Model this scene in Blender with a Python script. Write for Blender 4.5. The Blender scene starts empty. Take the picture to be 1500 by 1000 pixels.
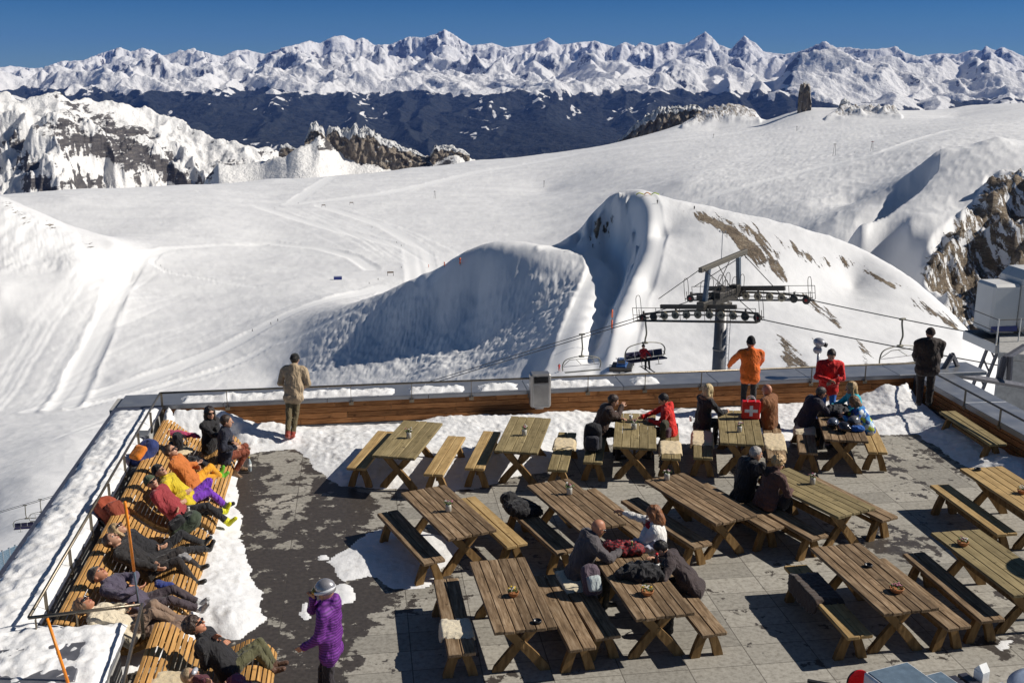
import bpy, math, random
import numpy as np
from mathutils import Vector, Matrix
random.seed(7)
F = 1580.0; TH = math.atan(405.0 / F); H = 7.7
R = math.radians
scene = bpy.context.scene
COL = scene.collection

def ray(px, py):
    cx = (px - 750) / F; cy = (500 - py) / F
    return np.array([cx, math.cos(TH) + cy * math.sin(TH), -math.sin(TH) + cy * math.cos(TH)])
def at(px, py, z=0.0):
    d = ray(px, py); t = (z - H) / d[2]
    return (float(d[0] * t), float(d[1] * t), z)
def atr(px, py, r):
    """point at horizontal distance r seen at a photo pixel"""
    d = ray(px, py); t = r / math.hypot(d[0], d[1])
    return (float(d[0] * t), float(d[1] * t), float(H + d[2] * t))

# ---------------- numpy gradient noise
_rs = np.random.RandomState(3)
_perm = np.concatenate([_rs.permutation(256)] * 3).astype(np.int32)
_g3 = _rs.normal(size=(256, 3)); _g3 /= np.linalg.norm(_g3, axis=1)[:, None]
_g3f = _g3.astype(np.float32)
def noise3(x, y, z=0.0):
    x = np.asarray(x, float); y = np.asarray(y, float); z = np.asarray(z, float)
    sc = x.ndim == 0 and y.ndim == 0 and z.ndim == 0
    x, y, z = np.broadcast_arrays(x, y, z)
    out = np.empty(x.size, np.float32); xr, yr, zr = x.reshape(-1), y.reshape(-1), z.reshape(-1); CH = 32768
    for s in range(0, x.size, CH):
        a, b, c = xr[s:s + CH], yr[s:s + CH], zr[s:s + CH]
        fa, fb, fc = np.floor(a), np.floor(b), np.floor(c)
        xi = fa.astype(np.int32); yi = fb.astype(np.int32); zi = fc.astype(np.int32)
        fx = (a - fa).astype(np.float32); fy = (b - fb).astype(np.float32); fz = (c - fc).astype(np.float32)
        u = fx**3 * (fx * (fx * 6 - 15) + 10); v = fy**3 * (fy * (fy * 6 - 15) + 10); w = fz**3 * (fz * (fz * 6 - 15) + 10)
        def cor(dx, dy, dz):
            g = _g3f[_perm[(_perm[(_perm[(xi + dx) & 255] + yi + dy) & 255] + zi + dz) & 255]]
            return g[:, 0] * (fx - dx) + g[:, 1] * (fy - dy) + g[:, 2] * (fz - dz)
        def pl(dz):
            p = cor(0, 0, dz); q = cor(1, 0, dz); r = cor(0, 1, dz); t = cor(1, 1, dz)
            p = p + u * (q - p); r = r + u * (t - r); return p + v * (r - p)
        k = pl(0)
        if zr.strides[0] if zr.size > 1 and False else (c != c.flat[0]).any() or fz[0] > 0: k2 = pl(1); k = k + w * (k2 - k)
        out[s:s + CH] = k * 1.6
    out = out.reshape(x.shape).astype(float)
    return float(out) if sc else out
def fbm(x, y, z=0.0, o=4, gain=0.5, lac=2.03):
    a = 1.0; s = 0
    for i in range(o):
        s = s + a * noise3(x + 17.3 * i, y - 9.1 * i, z); a *= gain
        x = x * lac; y = y * lac; z = np.asarray(z) * lac
    return s
def ridged(x, y, z=0.0, o=5, gain=0.5, lac=2.07):
    a = 1.0; s = 0; w = 1.0
    for i in range(o):
        n = 1 - np.abs(noise3(x + 31.7 * i, y + 11.9 * i, z)); n = n * n
        s = s + a * n * w; w = np.clip(n * 1.6, 0, 1); a *= gain
        x = x * lac; y = y * lac
    return s
def sstep(a, b, x):
    t = np.clip((np.asarray(x, float) - a) / (b - a), 0, 1); return t * t * (3 - 2 * t)

# ---------------- materials
def newmat(name):
    m = bpy.data.materials.new(name); m.use_nodes = True
    nt = m.node_tree; b = nt.nodes['Principled BSDF']
    return m, nt, b
def N(nt, t, **k):
    n = nt.nodes.new(t)
    for a, v in k.items():
        if a.startswith('i_'):
            n.inputs[int(a[2:]) if a[2:].isdigit() else a[2:].replace('_', ' ')].default_value = v
        else: setattr(n, a, v)
    return n
def L(nt, a, b): nt.links.new(a, b)
def mathn(nt, op, a, b=None, c=None, clamp=False):
    n = nt.nodes.new('ShaderNodeMath'); n.operation = op; n.use_clamp = clamp
    for i, v in enumerate((a, b, c)):
        if v is None: continue
        if isinstance(v, (int, float)): n.inputs[i].default_value = v
        else: nt.links.new(v, n.inputs[i])
    return n.outputs[0]
def mixc(nt, f, a, b):
    n = nt.nodes.new('ShaderNodeMix'); n.data_type = 'RGBA'
    for s, v in ((n.inputs[0], f), (n.inputs[6], a), (n.inputs[7], b)):
        if isinstance(v, (int, float)): s.default_value = v
        elif isinstance(v, tuple): s.default_value = v if len(v) == 4 else (*v, 1)
        else: nt.links.new(v, s)
    return n.outputs[2]
def ramp(nt, f, pts):
    n = nt.nodes.new('ShaderNodeValToRGB'); cr = n.color_ramp
    while len(cr.elements) < len(pts): cr.elements.new(0.5)
    for e, (p, c) in zip(cr.elements, pts):
        e.position = p; e.color = (c, c, c, 1) if isinstance(c, (int, float)) else (*c, 1)
    nt.links.new(f, n.inputs[0]); return n.outputs[0]
def noisen(nt, vec, scale, detail=4, rough=0.55, dist=0.0):
    n = N(nt, 'ShaderNodeTexNoise'); n.inputs['Scale'].default_value = scale
    n.inputs['Detail'].default_value = detail; n.inputs['Roughness'].default_value = rough
    n.inputs['Distortion'].default_value = dist
    if vec is not None: nt.links.new(vec, n.inputs['Vector'])
    return n.outputs[0]
def coords(nt, which='Object', scale=None, rot=None):
    tc = N(nt, 'ShaderNodeTexCoord').outputs[which]
    if scale or rot:
        m = N(nt, 'ShaderNodeMapping'); nt.links.new(tc, m.inputs[0])
        if scale: m.inputs['Scale'].default_value = scale
        if rot: m.inputs['Rotation'].default_value = rot
        return m.outputs[0]
    return tc
def bump(nt, b, h, strength=0.3, dist=0.02, prev=None):
    n = N(nt, 'ShaderNodeBump'); n.inputs['Strength'].default_value = strength; n.inputs['Distance'].default_value = dist
    nt.links.new(h, n.inputs['Height'])
    if prev is not None: nt.links.new(prev, n.inputs['Normal'])
    if b is not None: nt.links.new(n.outputs[0], b.inputs['Normal'])
    return n.outputs[0]
_mc = {}
def simple(name, col, rough=0.6, metal=0.0, var=0.18, ns=9.0, bs=0.25, bd=0.01, coat=0.0, sheen=0.0):
    """plain coloured material with some uneven tone, gloss and surface"""
    key = (name, col, rough, metal)
    if key in _mc: return _mc[key]
    m, nt, b = newmat(name)
    c = coords(nt)
    n = noisen(nt, c, ns, 5, 0.6)
    d = tuple(x * (1 - var) for x in col); l = tuple(min(1, x * (1 + var)) for x in col)
    L(nt, mixc(nt, ramp(nt, n, [(0.3, 0.0), (0.7, 1.0)]), d, l), b.inputs['Base Color'])
    L(nt, ramp(nt, n, [(0.2, max(0.03, rough - 0.12)), (0.8, min(1, rough + 0.12))]), b.inputs['Roughness'])
    b.inputs['Metallic'].default_value = metal
    b.inputs['Coat Weight'].default_value = coat
    b.inputs['Sheen Weight'].default_value = sheen
    if bs: bump(nt, b, noisen(nt, c, ns * 4, 4, 0.6), bs, bd)
    _mc[key] = m; return m

# ---------------- mesh building
class MB:
    def __init__(s): s.v = []; s.f = []; s.m = []; s.n = 0
    def add(s, v, f, M=None, mi=0):
        v = np.asarray(v, float).reshape(-1, 3)
        if M is not None:
            A = np.array(M); v = v @ A[:3, :3].T + A[:3, 3]
        s.v.append(v); n0 = s.n
        for q in f: s.f.append(tuple(int(i) + n0 for i in q)); s.m.append(mi)
        s.n += len(v); return s
    def box(s, c, d, rot=None, bev=0.008, mi=0):
        """chamfered box: centre, full size"""
        hx, hy, hz = (x / 2 for x in d); b = min(bev, hx * .45, hy * .45, hz * .45)
        vs = []; idx = {}
        for sx in (-1, 1):
            for sy in (-1, 1):
                for sz in (-1, 1):
                    idx[sx, sy, sz] = len(vs)
                    vs += [(sx * hx, sy * (hy - b), sz * (hz - b)), (sx * (hx - b), sy * hy, sz * (hz - b)), (sx * (hx - b), sy * (hy - b), sz * hz)]
        fs = []
        def face(keys, k, flip):
            q = [idx[t] + k for t in keys]; fs.append(q[::-1] if flip else q)
        for s_ in (-1, 1):
            fl = s_ < 0
            face([(s_, -1, -1), (s_, 1, -1), (s_, 1, 1), (s_, -1, 1)], 0, fl)
            face([(-1, s_, -1), (-1, s_, 1), (1, s_, 1), (1, s_, -1)], 1, fl)
            face([(-1, -1, s_), (1, -1, s_), (1, 1, s_), (-1, 1, s_)], 2, fl)
        for a in (-1, 1):
            for c2 in (-1, 1):
                p = a * c2 > 0
                q = [idx[a, c2, -1] + 0, idx[a, c2, -1] + 1, idx[a, c2, 1] + 1, idx[a, c2, 1] + 0]; fs.append(q if p else q[::-1])
                q = [idx[a, -1, c2] + 0, idx[a, 1, c2] + 0, idx[a, 1, c2] + 2, idx[a, -1, c2] + 2]; fs.append(q if p else q[::-1])
                q = [idx[-1, a, c2] + 1, idx[-1, a, c2] + 2, idx[1, a, c2] + 2, idx[1, a, c2] + 1]; fs.append(q if p else q[::-1])
        for k, i in idx.items():
            q = (i, i + 1, i + 2); fs.append(q if k[0] * k[1] * k[2] > 0 else q[::-1])
        M = Matrix.Translation(c)
        if rot is not None: M = M @ (rot if isinstance(rot, Matrix) else Matrix.Rotation(rot, 4, 'Z'))
        return s.add(vs, fs, M, mi)
    def tube(s, pts, r, n=8, mi=0, caps=True, flat=1.0):
        pts = [Vector(p) for p in pts]; rs = r if isinstance(r, (list, tuple)) else [r] * len(pts)
        vs = []; fs = []; up = None
        for i, p in enumerate(pts):
            t = (pts[min(i + 1, len(pts) - 1)] - pts[max(i - 1, 0)]).normalized()
            if up is None:
                up = Vector((0, 0, 1)) if abs(t.z) < 0.9 else Vector((1, 0, 0))
            a = t.cross(up)
            if a.length < 1e-5: a = t.orthogonal()
            a.normalize(); bb = a.cross(t).normalized(); up = bb
            for k in range(n):
                an = 2 * math.pi * k / n
                q = p + (a * math.cos(an) + bb * math.sin(an) * flat) * rs[i]; vs.append(tuple(q))
        for i in range(len(pts) - 1):
            for k in range(n):
                k2 = (k + 1) % n; fs.append((i * n + k, i * n + k2, (i + 1) * n + k2, (i + 1) * n + k))
        if caps:
            fs.append(tuple(range(n - 1, -1, -1))); fs.append(tuple((len(pts) - 1) * n + k for k in range(n)))
        return s.add(vs, fs, None, mi)
    def lathe(s, prof, n=24, M=None, mi=0, axis='Z'):
        vs = []; fs = []
        for (r, z) in prof:
            for k in range(n):
                a = 2 * math.pi * k / n; vs.append((r * math.cos(a), r * math.sin(a), z))
        for i in range(len(prof) - 1):
            for k in range(n):
                k2 = (k + 1) % n; fs.append((i * n + k, i * n + k2, (i + 1) * n + k2, (i + 1) * n + k))
        if prof[0][0] > 1e-4: fs.append(tuple(range(n - 1, -1, -1)))
        if prof[-1][0] > 1e-4: fs.append(tuple((len(prof) - 1) * n + k for k in range(n)))
        return s.add(vs, fs, M, mi)
    def ribbon(s, prof, w, M=None, mi=0):
        """closed 2-D outline [(x,z)...] extruded along y by w (centred)"""
        n = len(prof)
        vs = [(x, -w / 2, z) for x, z in prof] + [(x, w / 2, z) for x, z in prof]
        fs = [tuple(range(n - 1, -1, -1))[::-1], tuple(range(n, 2 * n))[::-1]]
        for k in range(n): k2 = (k + 1) % n; fs.append((k2, k, k + n, k2 + n))
        return s.add(vs, fs, M, mi)
    def mesh(s, name, mats, smooth=False):
        V = np.concatenate(s.v) if s.v else np.zeros((0, 3))
        me = bpy.data.meshes.new(name); me.from_pydata(V.tolist(), [], s.f)
        for m in (mats if isinstance(mats, (list, tuple)) else [mats]): me.materials.append(m)
        if any(s.m): me.polygons.foreach_set('material_index', s.m)
        if smooth: me.polygons.foreach_set('use_smooth', [True] * len(s.f))
        me.update(); return me
    def build(s, name, mats, parent=None, smooth=False, **k):
        o = bpy.data.objects.new(name, s.mesh(name, mats, smooth)); COL.objects.link(o)
        if parent is not None: o.parent = parent
        if smooth == 'auto': pass
        return tag(o, **k) if k else o
def tag(o, label=None, cat=None, group=None, kind=None):
    if label: o['label'] = label
    if cat: o['category'] = cat
    if group: o['group'] = group
    if kind: o['kind'] = kind
    return o
def thing(name, label, cat, loc=(0, 0, 0), rz=0.0, group=None):
    o = bpy.data.objects.new(name, None); COL.objects.link(o); o.location = loc; o.rotation_euler = (0, 0, rz)
    o.empty_display_size = 0.2
    return tag(o, label, cat, group)
def copy_tree(o, loc=None, rz=None, label=None, group=None, parent=None):
    c = o.copy(); COL.objects.link(c)
    if parent is not None:
        c.parent = parent; c.matrix_parent_inverse = o.matrix_parent_inverse.copy()
    if loc is not None: c.location = loc
    if rz is not None: c.rotation_euler = (0, 0, rz)
    if label: c['label'] = label
    if group: c['group'] = group
    for ch in list(o.children): copy_tree(ch, parent=c)
    return c
def gridmesh(name, X, Y, Z, mat, attrs=None, keep=None, smooth=True):
    """rows x cols height field as one mesh, with point attributes"""
    nr, nc = X.shape
    me = bpy.data.meshes.new(name)
    V = np.stack([X, Y, Z], -1).reshape(-1, 3).astype(np.float32)
    i = np.arange(nr * nc).reshape(nr, nc)
    Q = np.stack([i[:-1, :-1], i[:-1, 1:], i[1:, 1:], i[1:, :-1]], -1).reshape(-1, 4)
    if keep is not None:
        k = keep.reshape(-1)[Q].any(1); Q = Q[k]
        used = np.zeros(len(V), bool); used[Q.reshape(-1)] = True
        mp = np.cumsum(used) - 1; V = V[used]; Q = mp[Q]
    else: used = None
    me.vertices.add(len(V)); me.vertices.foreach_set('co', V.reshape(-1))
    me.loops.add(Q.size); me.loops.foreach_set('vertex_index', Q.reshape(-1).astype(np.int32))
    me.polygons.add(len(Q)); me.polygons.foreach_set('loop_start', (np.arange(len(Q)) * 4).astype(np.int32))
    me.polygons.foreach_set('loop_total', np.full(len(Q), 4, np.int32))
    me.polygons.foreach_set('use_smooth', np.full(len(Q), smooth))
    me.materials.append(mat); me.update(calc_edges=True)
    for a, v in (attrs or {}).items():
        at_ = me.attributes.new(a, 'FLOAT', 'POINT'); v = np.asarray(v, np.float32).reshape(-1)
        at_.data.foreach_set('value', v if used is None else v[used])
    o = bpy.data.objects.new(name, me); COL.objects.link(o); return o
# ---------------- camera, sun, sky, air
def mixc_mul(nt, a, c):
    n = nt.nodes.new('ShaderNodeMix'); n.data_type = 'RGBA'; n.blend_type = 'MULTIPLY'; n.inputs[0].default_value = 1
    nt.links.new(a, n.inputs[6]); n.inputs[7].default_value = (*c, 1); return n.outputs[2]
cam = bpy.data.objects.new('camera', bpy.data.cameras.new('camera')); COL.objects.link(cam)
cam.data.sensor_width = 36; cam.data.lens = F / 1500 * 36
cam.data.clip_start = 0.5; cam.data.clip_end = 200000
cam.location = (0, 0, H); cam.rotation_euler = (math.pi / 2 - TH, 0, 0)
scene.camera = cam
SUN_EL = R(38); SUN_AZ = R(84)          # azimuth clockwise from the view direction (+Y)
sdir = Vector((math.sin(SUN_AZ) * math.cos(SUN_EL), math.cos(SUN_AZ) * math.cos(SUN_EL), math.sin(SUN_EL)))
sl = bpy.data.lights.new('sun', 'SUN'); sl.energy = 5.0; sl.angle = R(0.53); sl.color = (1.0, 0.94, 0.85)
so = bpy.data.objects.new('sun', sl); COL.objects.link(so)
so.rotation_euler = sdir.to_track_quat('Z', 'Y').to_euler()
w = bpy.data.worlds.new('World'); scene.world = w; w.use_nodes = True
nt = w.node_tree; sky = nt.nodes.new('ShaderNodeTexSky'); sky.sky_type = 'NISHITA'; sky.sun_disc = False
sky.sun_elevation = SUN_EL; sky.sun_rotation = SUN_AZ; sky.altitude = 3000; sky.air_density = 1.0; sky.dust_density = 0.0; sky.ozone_density = 2.0
bg = nt.nodes['Background']; bg.inputs[1].default_value = 0.052
tcn = N(nt, 'ShaderNodeTexCoord'); spn = N(nt, 'ShaderNodeSeparateXYZ'); L(nt, tcn.outputs['Generated'], spn.inputs[0])
hor = mathn(nt, 'MULTIPLY', spn.outputs[2], 1.0, clamp=True)
tint = ramp(nt, hor, [(0.0, (.42, .72, 1.0)), (.055, (.17, .47, .88)), (.12, (.30, .58, .92)), (.35, (.82, .88, .88))]); tm = nt.nodes.new('ShaderNodeMix'); tm.data_type = 'RGBA'; tm.blend_type = 'MULTIPLY'; tm.inputs[0].default_value = 1
L(nt, sky.outputs[0], tm.inputs[6]); L(nt, tint, tm.inputs[7]); L(nt, tm.outputs[2], bg.inputs[0])
scene.view_settings.view_transform = 'Standard'; scene.view_settings.look = 'None'; scene.view_settings.gamma = 1
scene.view_settings.exposure = 0.04
scene.cycles.max_bounces = 6; scene.cycles.diffuse_bounces = 3; scene.cycles.volume_bounces = 0
scene.cycles.use_denoising = True
mb = MB(); mb.box((0, 25000, -1100), (90000, 70000, 5400), bev=0)
hm = bpy.data.materials.new('haze_air'); hm.use_nodes = True; nt = hm.node_tree
nt.nodes.remove(nt.nodes['Principled BSDF']); pv = nt.nodes.new('ShaderNodeVolumePrincipled')
pv.inputs['Color'].default_value = (0.14, 0.33, 1.0, 1); pv.inputs['Density'].default_value = 1.05e-5
nt.links.new(pv.outputs[0], nt.nodes['Material Output'].inputs['Volume'])
tag(mb.build('haze', hm), kind='stuff')
# ---------------- near snow terrain: control points (photo pixel, horizontal distance) or (pixel column, distance, height)
CP = [
 # foot of the slope below the terrace
 ('z',-300,22,-12),('z',300,22,-12),('z',900,22,-12),('z',1700,22,-12),('z',300,45,-24),('z',750,60,-30),('z',1100,60,-30),('z',1500,60,-26),
 ('p',0,860,60),('p',25,830,78),('p',0,760,190),('p',60,760,160),('p',45,700,250),('p',100,640,360),('z',200,150,-62),('z',400,200,-82),
 ('p',0,640,430),('p',0,570,620),('p',150,560,600),('z',-250,60,-22),('z',-250,200,-80),('z',-250,600,-160),
 ('z',600,150,-55),('z',800,150,-48),('z',1000,150,-48),('z',1250,150,-52),('z',1500,150,-62),
 # plain to the left
 ('p',300,560,560),('p',400,560,540),('p',250,480,760),('p',370,483,700),('p',100,470,780),('p',0,470,800),('p',180,400,1020),('p',300,400,1020),
 ('p',450,400,980),('p',500,408,930),('p',525,430,840),('p',600,390,1000),('p',660,380,1060),('p',380,360,1250),('p',500,330,1400),
 ('p',700,330,1350),('p',300,320,1450),('p',200,300,1650),('p',640,280,1900),('p',400,290,1850),('p',100,290,1700),('p',800,330,1300),('p',800,280,1900),
 ('z',0,1350,-175),('z',60,1330,-180),('z',110,1300,-182),
 ('p',0,383,950),('p',60,379,970),('p',110,391,930),('p',0,335,1030),('p',0,430,840),('z',-250,1000,-140),('z',-250,780,-165),
 # wind lip hill
 ('z',600,720,-160),('z',700,640,-142),('z',760,620,-138),('z',830,640,-138),
 ('p',440,520,565),('p',500,545,468),('p',560,500,498),('p',600,545,408),('p',640,470,474),('p',640,540,372),('p',700,440,458),('p',700,500,412),('p',760,420,428),('p',760,470,390),
 ('p',700,545,335),('p',780,545,280),('p',820,420,400),('p',820,540,254),('p',780,510,310),('p',800,470,348),
 ('p',880,318,464),('p',905,335,448),('p',925,352,425),('p',900,310,462),('p',865,335,468),
 ('p',968,345,400),('p',985,330,410),('p',950,420,336),('p',935,480,290),('p',930,540,245),
 ('z',905,640,-128),('z',950,640,-125),('z',1000,640,-125),
 # broad white flank and its right edge
 ('z',1100,640,-130),('z',1230,560,-125),('z',1330,560,-130),('z',1400,430,-92),
 ('p',1050,400,345),('p',1020,480,290),('p',1050,545,245),('p',1120,420,335),('p',1150,500,275),('p',1200,540,245),('p',1200,430,346),('p',1280,460,326),('p',1300,530,270),('p',1370,520,287),('p',1330,432,354),('p',1340,475,320),('p',1385,480,326),('p',1250,420,372),('p',1300,500,292),
 # glacier beyond
 ('p',1000,265,1350),('p',1100,290,1100),('p',1180,300,950),('p',1200,330,760),('p',1120,230,1800),('p',1000,225,2100),('p',900,250,1900),('p',1200,215,1900),('p',1300,200,2000),
 ('p',1250,297,960),('p',1310,250,1150),('p',1360,215,1300),('p',1420,190,1700),('p',1500,185,1800),
 # right lip and cliff
 ('p',1420,215,860),('p',1462,202,880),('p',1500,212,860),('p',1620,200,860),
 ('p',1330,345,600),('p',1400,300,660),('p',1440,262,720),('p',1500,255,720),('p',1350,390,560),('p',1395,440,500),('p',1430,500,440),('p',1450,400,540),('p',1500,380,540),('p',1500,470,450),('p',1470,540,360),('p',1600,400,500),('p',1600,300,640),
 ('z',1460,1050,-75),('z',1600,1100,-60),('z',1600,300,-90),('z',1700,100,-40),
 # rim of the plateau
 ('p',-100,290,1900),('p',50,283,1900),('p',130,276,2050),('p',270,271,2150),('p',400,262,2300),('p',500,257,2400),('p',600,246,2600),('p',700,235,2800),('p',800,227,2950),('p',900,213,3100),('p',950,198,3150),
 ('p',1000,182,3250),('p',1040,166,3300),('p',1072,160,3300),('p',1100,168,3250),('p',1116,178,3150),('p',1150,168,3050),('p',1182,158,2950),('p',1250,158,3000),('p',1330,164,3100),('p',1420,156,3200),('p',1500,160,3300),('p',1700,160,3300),
 ('p',1116,186,2800),('p',1050,190,2900),('p',1220,178,2600),('p',1400,172,2700),
]
LINES = [  # crests, paths and gullies, resampled closely so that they stay smooth
 [(480,455,640),(540,440,598),(600,412,562),(650,388,515),(700,371,480),(760,363,458),(830,366,440),(872,378,428),(884,402,400),(866,436,352),(840,478,302),(820,530,262)],
 [(-60,272,1140),(0,289,1125),(60,313,1100),(110,345,1065),(170,364,1045)],
 [(820,361,466),(850,368,450),(880,377,432),(897,395,408),(888,428,368),(866,468,312),(852,520,266),(836,560,236)],
 [(850,357,474),(882,355,466),(906,374,444),(913,400,420),(899,430,390),(886,460,350),(876,490,312),(866,530,266)],
 [(812,362,478),(850,340,474),(880,312,470),(905,290,468),(925,283,456),(942,305,432),(952,340,400),(935,388,356),(917,424,328),(904,455,302),(893,500,270),(878,548,243)],
 [(950,282,454),(1000,297,446),(1050,305,440),(1100,316,434),(1165,333,426),(1230,352,415),(1285,377,400),(1330,402,385),(1370,438,360),(1405,475,335),(1425,520,305),(1440,580,270)],
 [(1262,334,620),(1310,312,660),(1350,280,720),(1378,248,780),(1378,221,860)]]
for ln in LINES:
    a = np.array(ln, float); t = np.r_[0, np.cumsum(np.hypot(*np.diff(a[:, :2], axis=0).T))]; n = int(t[-1] / 16)
    tt = np.linspace(0, t[-1], n + 1)
    q = np.stack([np.interp(tt, t, a[:, k]) for k in range(3)], 1)
    q[1:-1] = (q[:-2] + 2 * q[1:-1] + q[2:]) / 4; q[1:-1] = (q[:-2] + 2 * q[1:-1] + q[2:]) / 4
    CP += [('p', *map(float, r)) for r in q]
for px in (-300, -100, 50, 200, 400, 500, 600, 700, 800, 900, 1000, 1100, 1200, 1330, 1500, 1800):
    CP.append(('z', px, 4600, -700 if px < 1000 else -600))
A_, B_, C_ = [], [], []
for c in CP:
    if c[0] == 'p':
        p = atr(*c[1:]); A_.append(math.atan2(p[0], p[1])); B_.append(math.log(c[3])); C_.append((p[2] - H) / c[3])
    else:
        A_.append(math.atan((c[1] - 750) / 1631.)); B_.append(math.log(c[2])); C_.append((c[3] - H) / c[2])
A_ = np.array(A_); B_ = np.array(B_); C_ = np.array(C_)
SA, SC = 3.0, 0.011
def _k(da, db): return np.sqrt((da * SA)**2 + db**2 + SC**2)
nP = len(A_)
M_ = np.zeros((nP + 3, nP + 3)); M_[:nP, :nP] = _k(A_[:, None] - A_[None], B_[:, None] - B_[None]) - 1e-3 * np.eye(nP)
Pm = np.stack([np.ones(nP), A_, B_], 1); M_[:nP, nP:] = Pm; M_[nP:, :nP] = Pm.T
W_ = np.linalg.solve(M_, np.concatenate([C_, np.zeros(3)]))
def basez(az, r):
    sh = az.shape; az = az.reshape(-1); b = np.log(r.reshape(-1)); out = np.empty(len(az))
    for i in range(0, len(az), 60000):
        a = az[i:i + 60000]; bb = b[i:i + 60000]
        out[i:i + 60000] = _k(a[:, None] - A_[None], bb[:, None] - B_[None]) @ W_[:nP] + W_[nP] + W_[nP + 1] * a + W_[nP + 2] * bb
    return (H + out * r.reshape(-1)).reshape(sh)
def hit(px, py, rmin=50., rmax=4500.):
    d = ray(px, py); az = math.atan2(d[0], d[1]); te = d[2] / math.hypot(d[0], d[1])
    rr = np.exp(np.linspace(math.log(rmin), math.log(rmax), 500))
    g = basez(np.full(500, az), rr) - (H + te * rr)
    k = int(np.argmax(g > 0)) if (g > 0).any() else 499
    r = rr[k]; return np.array([math.sin(az) * r, math.cos(az) * r])
def hz(px, py, rmin=50., rmax=4500.):
    p = hit(px, py, rmin, rmax); r = float(np.hypot(*p)); return (float(p[0]), float(p[1]), float(basez(np.array([math.atan2(p[0], p[1])]), np.array([r]))[0]))
def pdist(X, Y, pts, lim=60.):
    """distance to a world polyline, and signed side (near it only)"""
    P = np.array(pts); sel = (X > P[:, 0].min() - lim) & (X < P[:, 0].max() + lim) & (Y > P[:, 1].min() - lim) & (Y < P[:, 1].max() + lim)
    D = np.full(X.shape, 1e6); S = np.zeros(X.shape); a, b = _pdist(X[sel], Y[sel], pts); D[sel] = a; S[sel] = b; return D, S
def mz(mask, fn):
    """fn of X, Y where the mask is on"""
    o = np.zeros(X.shape); k = mask > 0; o[k] = fn(X[k], Y[k]); return o
def _pdist(X, Y, pts):
    best = np.full(X.shape, 1e9); side = np.zeros(X.shape)
    for a, b in zip(pts[:-1], pts[1:]):
        d = b - a; l2 = max(float(d @ d), 1e-6)
        t = np.clip(((X - a[0]) * d[0] + (Y - a[1]) * d[1]) / l2, 0, 1)
        q = np.hypot(X - a[0] - t * d[0], Y - a[1] - t * d[1])
        s = np.sign(d[0] * (Y - a[1]) - d[1] * (X - a[0])); k = q < best
        best = np.where(k, q, best); side = np.where(k, s, side)
    return best, side
TERRAIN_COLS, TERRAIN_ROWS = 1150, 640
az1 = np.concatenate([np.linspace(-48, -27, 60, endpoint=False), np.linspace(-27, 27, TERRAIN_COLS, endpoint=False), np.linspace(27, 55, 90)]) * math.pi / 180
lr = np.concatenate([np.linspace(math.log(20), math.log(60), 40, endpoint=False), np.linspace(math.log(60), math.log(4600), TERRAIN_ROWS)])
AZ, RR = np.meshgrid(az1, np.exp(lr))
X = np.sin(AZ) * RR; Y = np.cos(AZ) * RR
Z = basez(AZ, RR)
# pixel position of every vertex seen from the viewpoint, used only to find which slope it belongs to
D_ = Y * math.cos(TH) - (Z - H) * math.sin(TH); U_ = Y * math.sin(TH) + (Z - H) * math.cos(TH)
PX = 750 + F * X / D_; PY = 500 - F * U_ / D_
def inpoly(poly, soft=6.0):
    P = np.array(poly); sel = (PX > P[:, 0].min() - soft) & (PX < P[:, 0].max() + soft) & (PY > P[:, 1].min() - soft) & (PY < P[:, 1].max() + soft)
    o = np.zeros(X.shape); o[sel] = _inpoly(poly, soft, PX[sel], PY[sel]); return o
def _inpoly(poly, soft, PX, PY):
    X = PX; d = np.full(X.shape, 1e9); ins = np.zeros(X.shape, bool)
    for (x0, y0), (x1, y1) in zip(poly, poly[1:] + poly[:1]):
        dx, dy = x1 - x0, y1 - y0
        t = np.clip(((PX - x0) * dx + (PY - y0) * dy) / (dx * dx + dy * dy), 0, 1)
        d = np.minimum(d, np.hypot(PX - x0 - t * dx, PY - y0 - t * dy))
        c = ((y0 > PY) != (y1 > PY)) & (PX < dx * (PY - y0) / (dy if abs(dy) > 1e-9 else 1e-9) + x0)
        ins ^= c
    return np.clip(0.5 + np.where(ins, d, -d) / (2 * soft), 0, 1)
groom = np.zeros(X.shape); rock = np.zeros(X.shape)
# prepared runs: smooth bands with a low berm on either side
RUNS = [([(90,600),(120,545),(150,480),(185,410),(205,378),(245,366),(320,360),(400,358),(470,364),(520,378),(545,395)], 9, .9),
 ([(222,385),(245,400),(300,410),(380,422)], 3, .4), ([(222,385),(235,372),(262,366)], 3, .4),
 ([(60,600),(200,560),(330,510),(450,450),(560,420),(640,395)], 10, .5), ([(110,600),(260,560),(400,505),(520,455)], 5, .4),
 ([(425,300),(470,270),(492,258)], 14, .5), ([(380,305),(450,325),(520,345),(600,365),(650,388)], 10, .5), ([(470,303),(560,330),(620,365),(655,388)], 10, .4),
 ([(440,300),(560,285),(700,252),(850,225),(1000,205),(1110,190),(1175,165)], 16, .6),
 ([(1010,300),(1100,272),(1200,245),(1300,222),(1400,190),(1500,180)], 12, .6),
 ([(838,560),(850,520),(862,475),(878,430),(890,400),(876,378),(850,368),(815,364)], 8, .5),
 ([(938,284),(948,310),(956,345),(945,385),(925,430),(912,470),(900,520),(885,560)], 5.5, .22)]
for pl, wd, bm in RUNS:
    pts = [hit(*p, rmin=(640. if pl[0] == (1010,300) else 50.)) for p in pl]; d, s = pdist(X, Y, pts)
    groom = np.maximum(groom, 1 - sstep(wd * .85, wd * 1.1, d))
    Z = Z + bm * np.exp(-((d - wd) / np.maximum(np.maximum(1.6, wd * .16), RR * .0035))**2) * np.clip(500 / RR, .35, 1) * (0.9 + 0.25 * noise3(X / 40, Y / 40)) - bm * .5 * (1 - sstep(wd * .5, wd, d))
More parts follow.
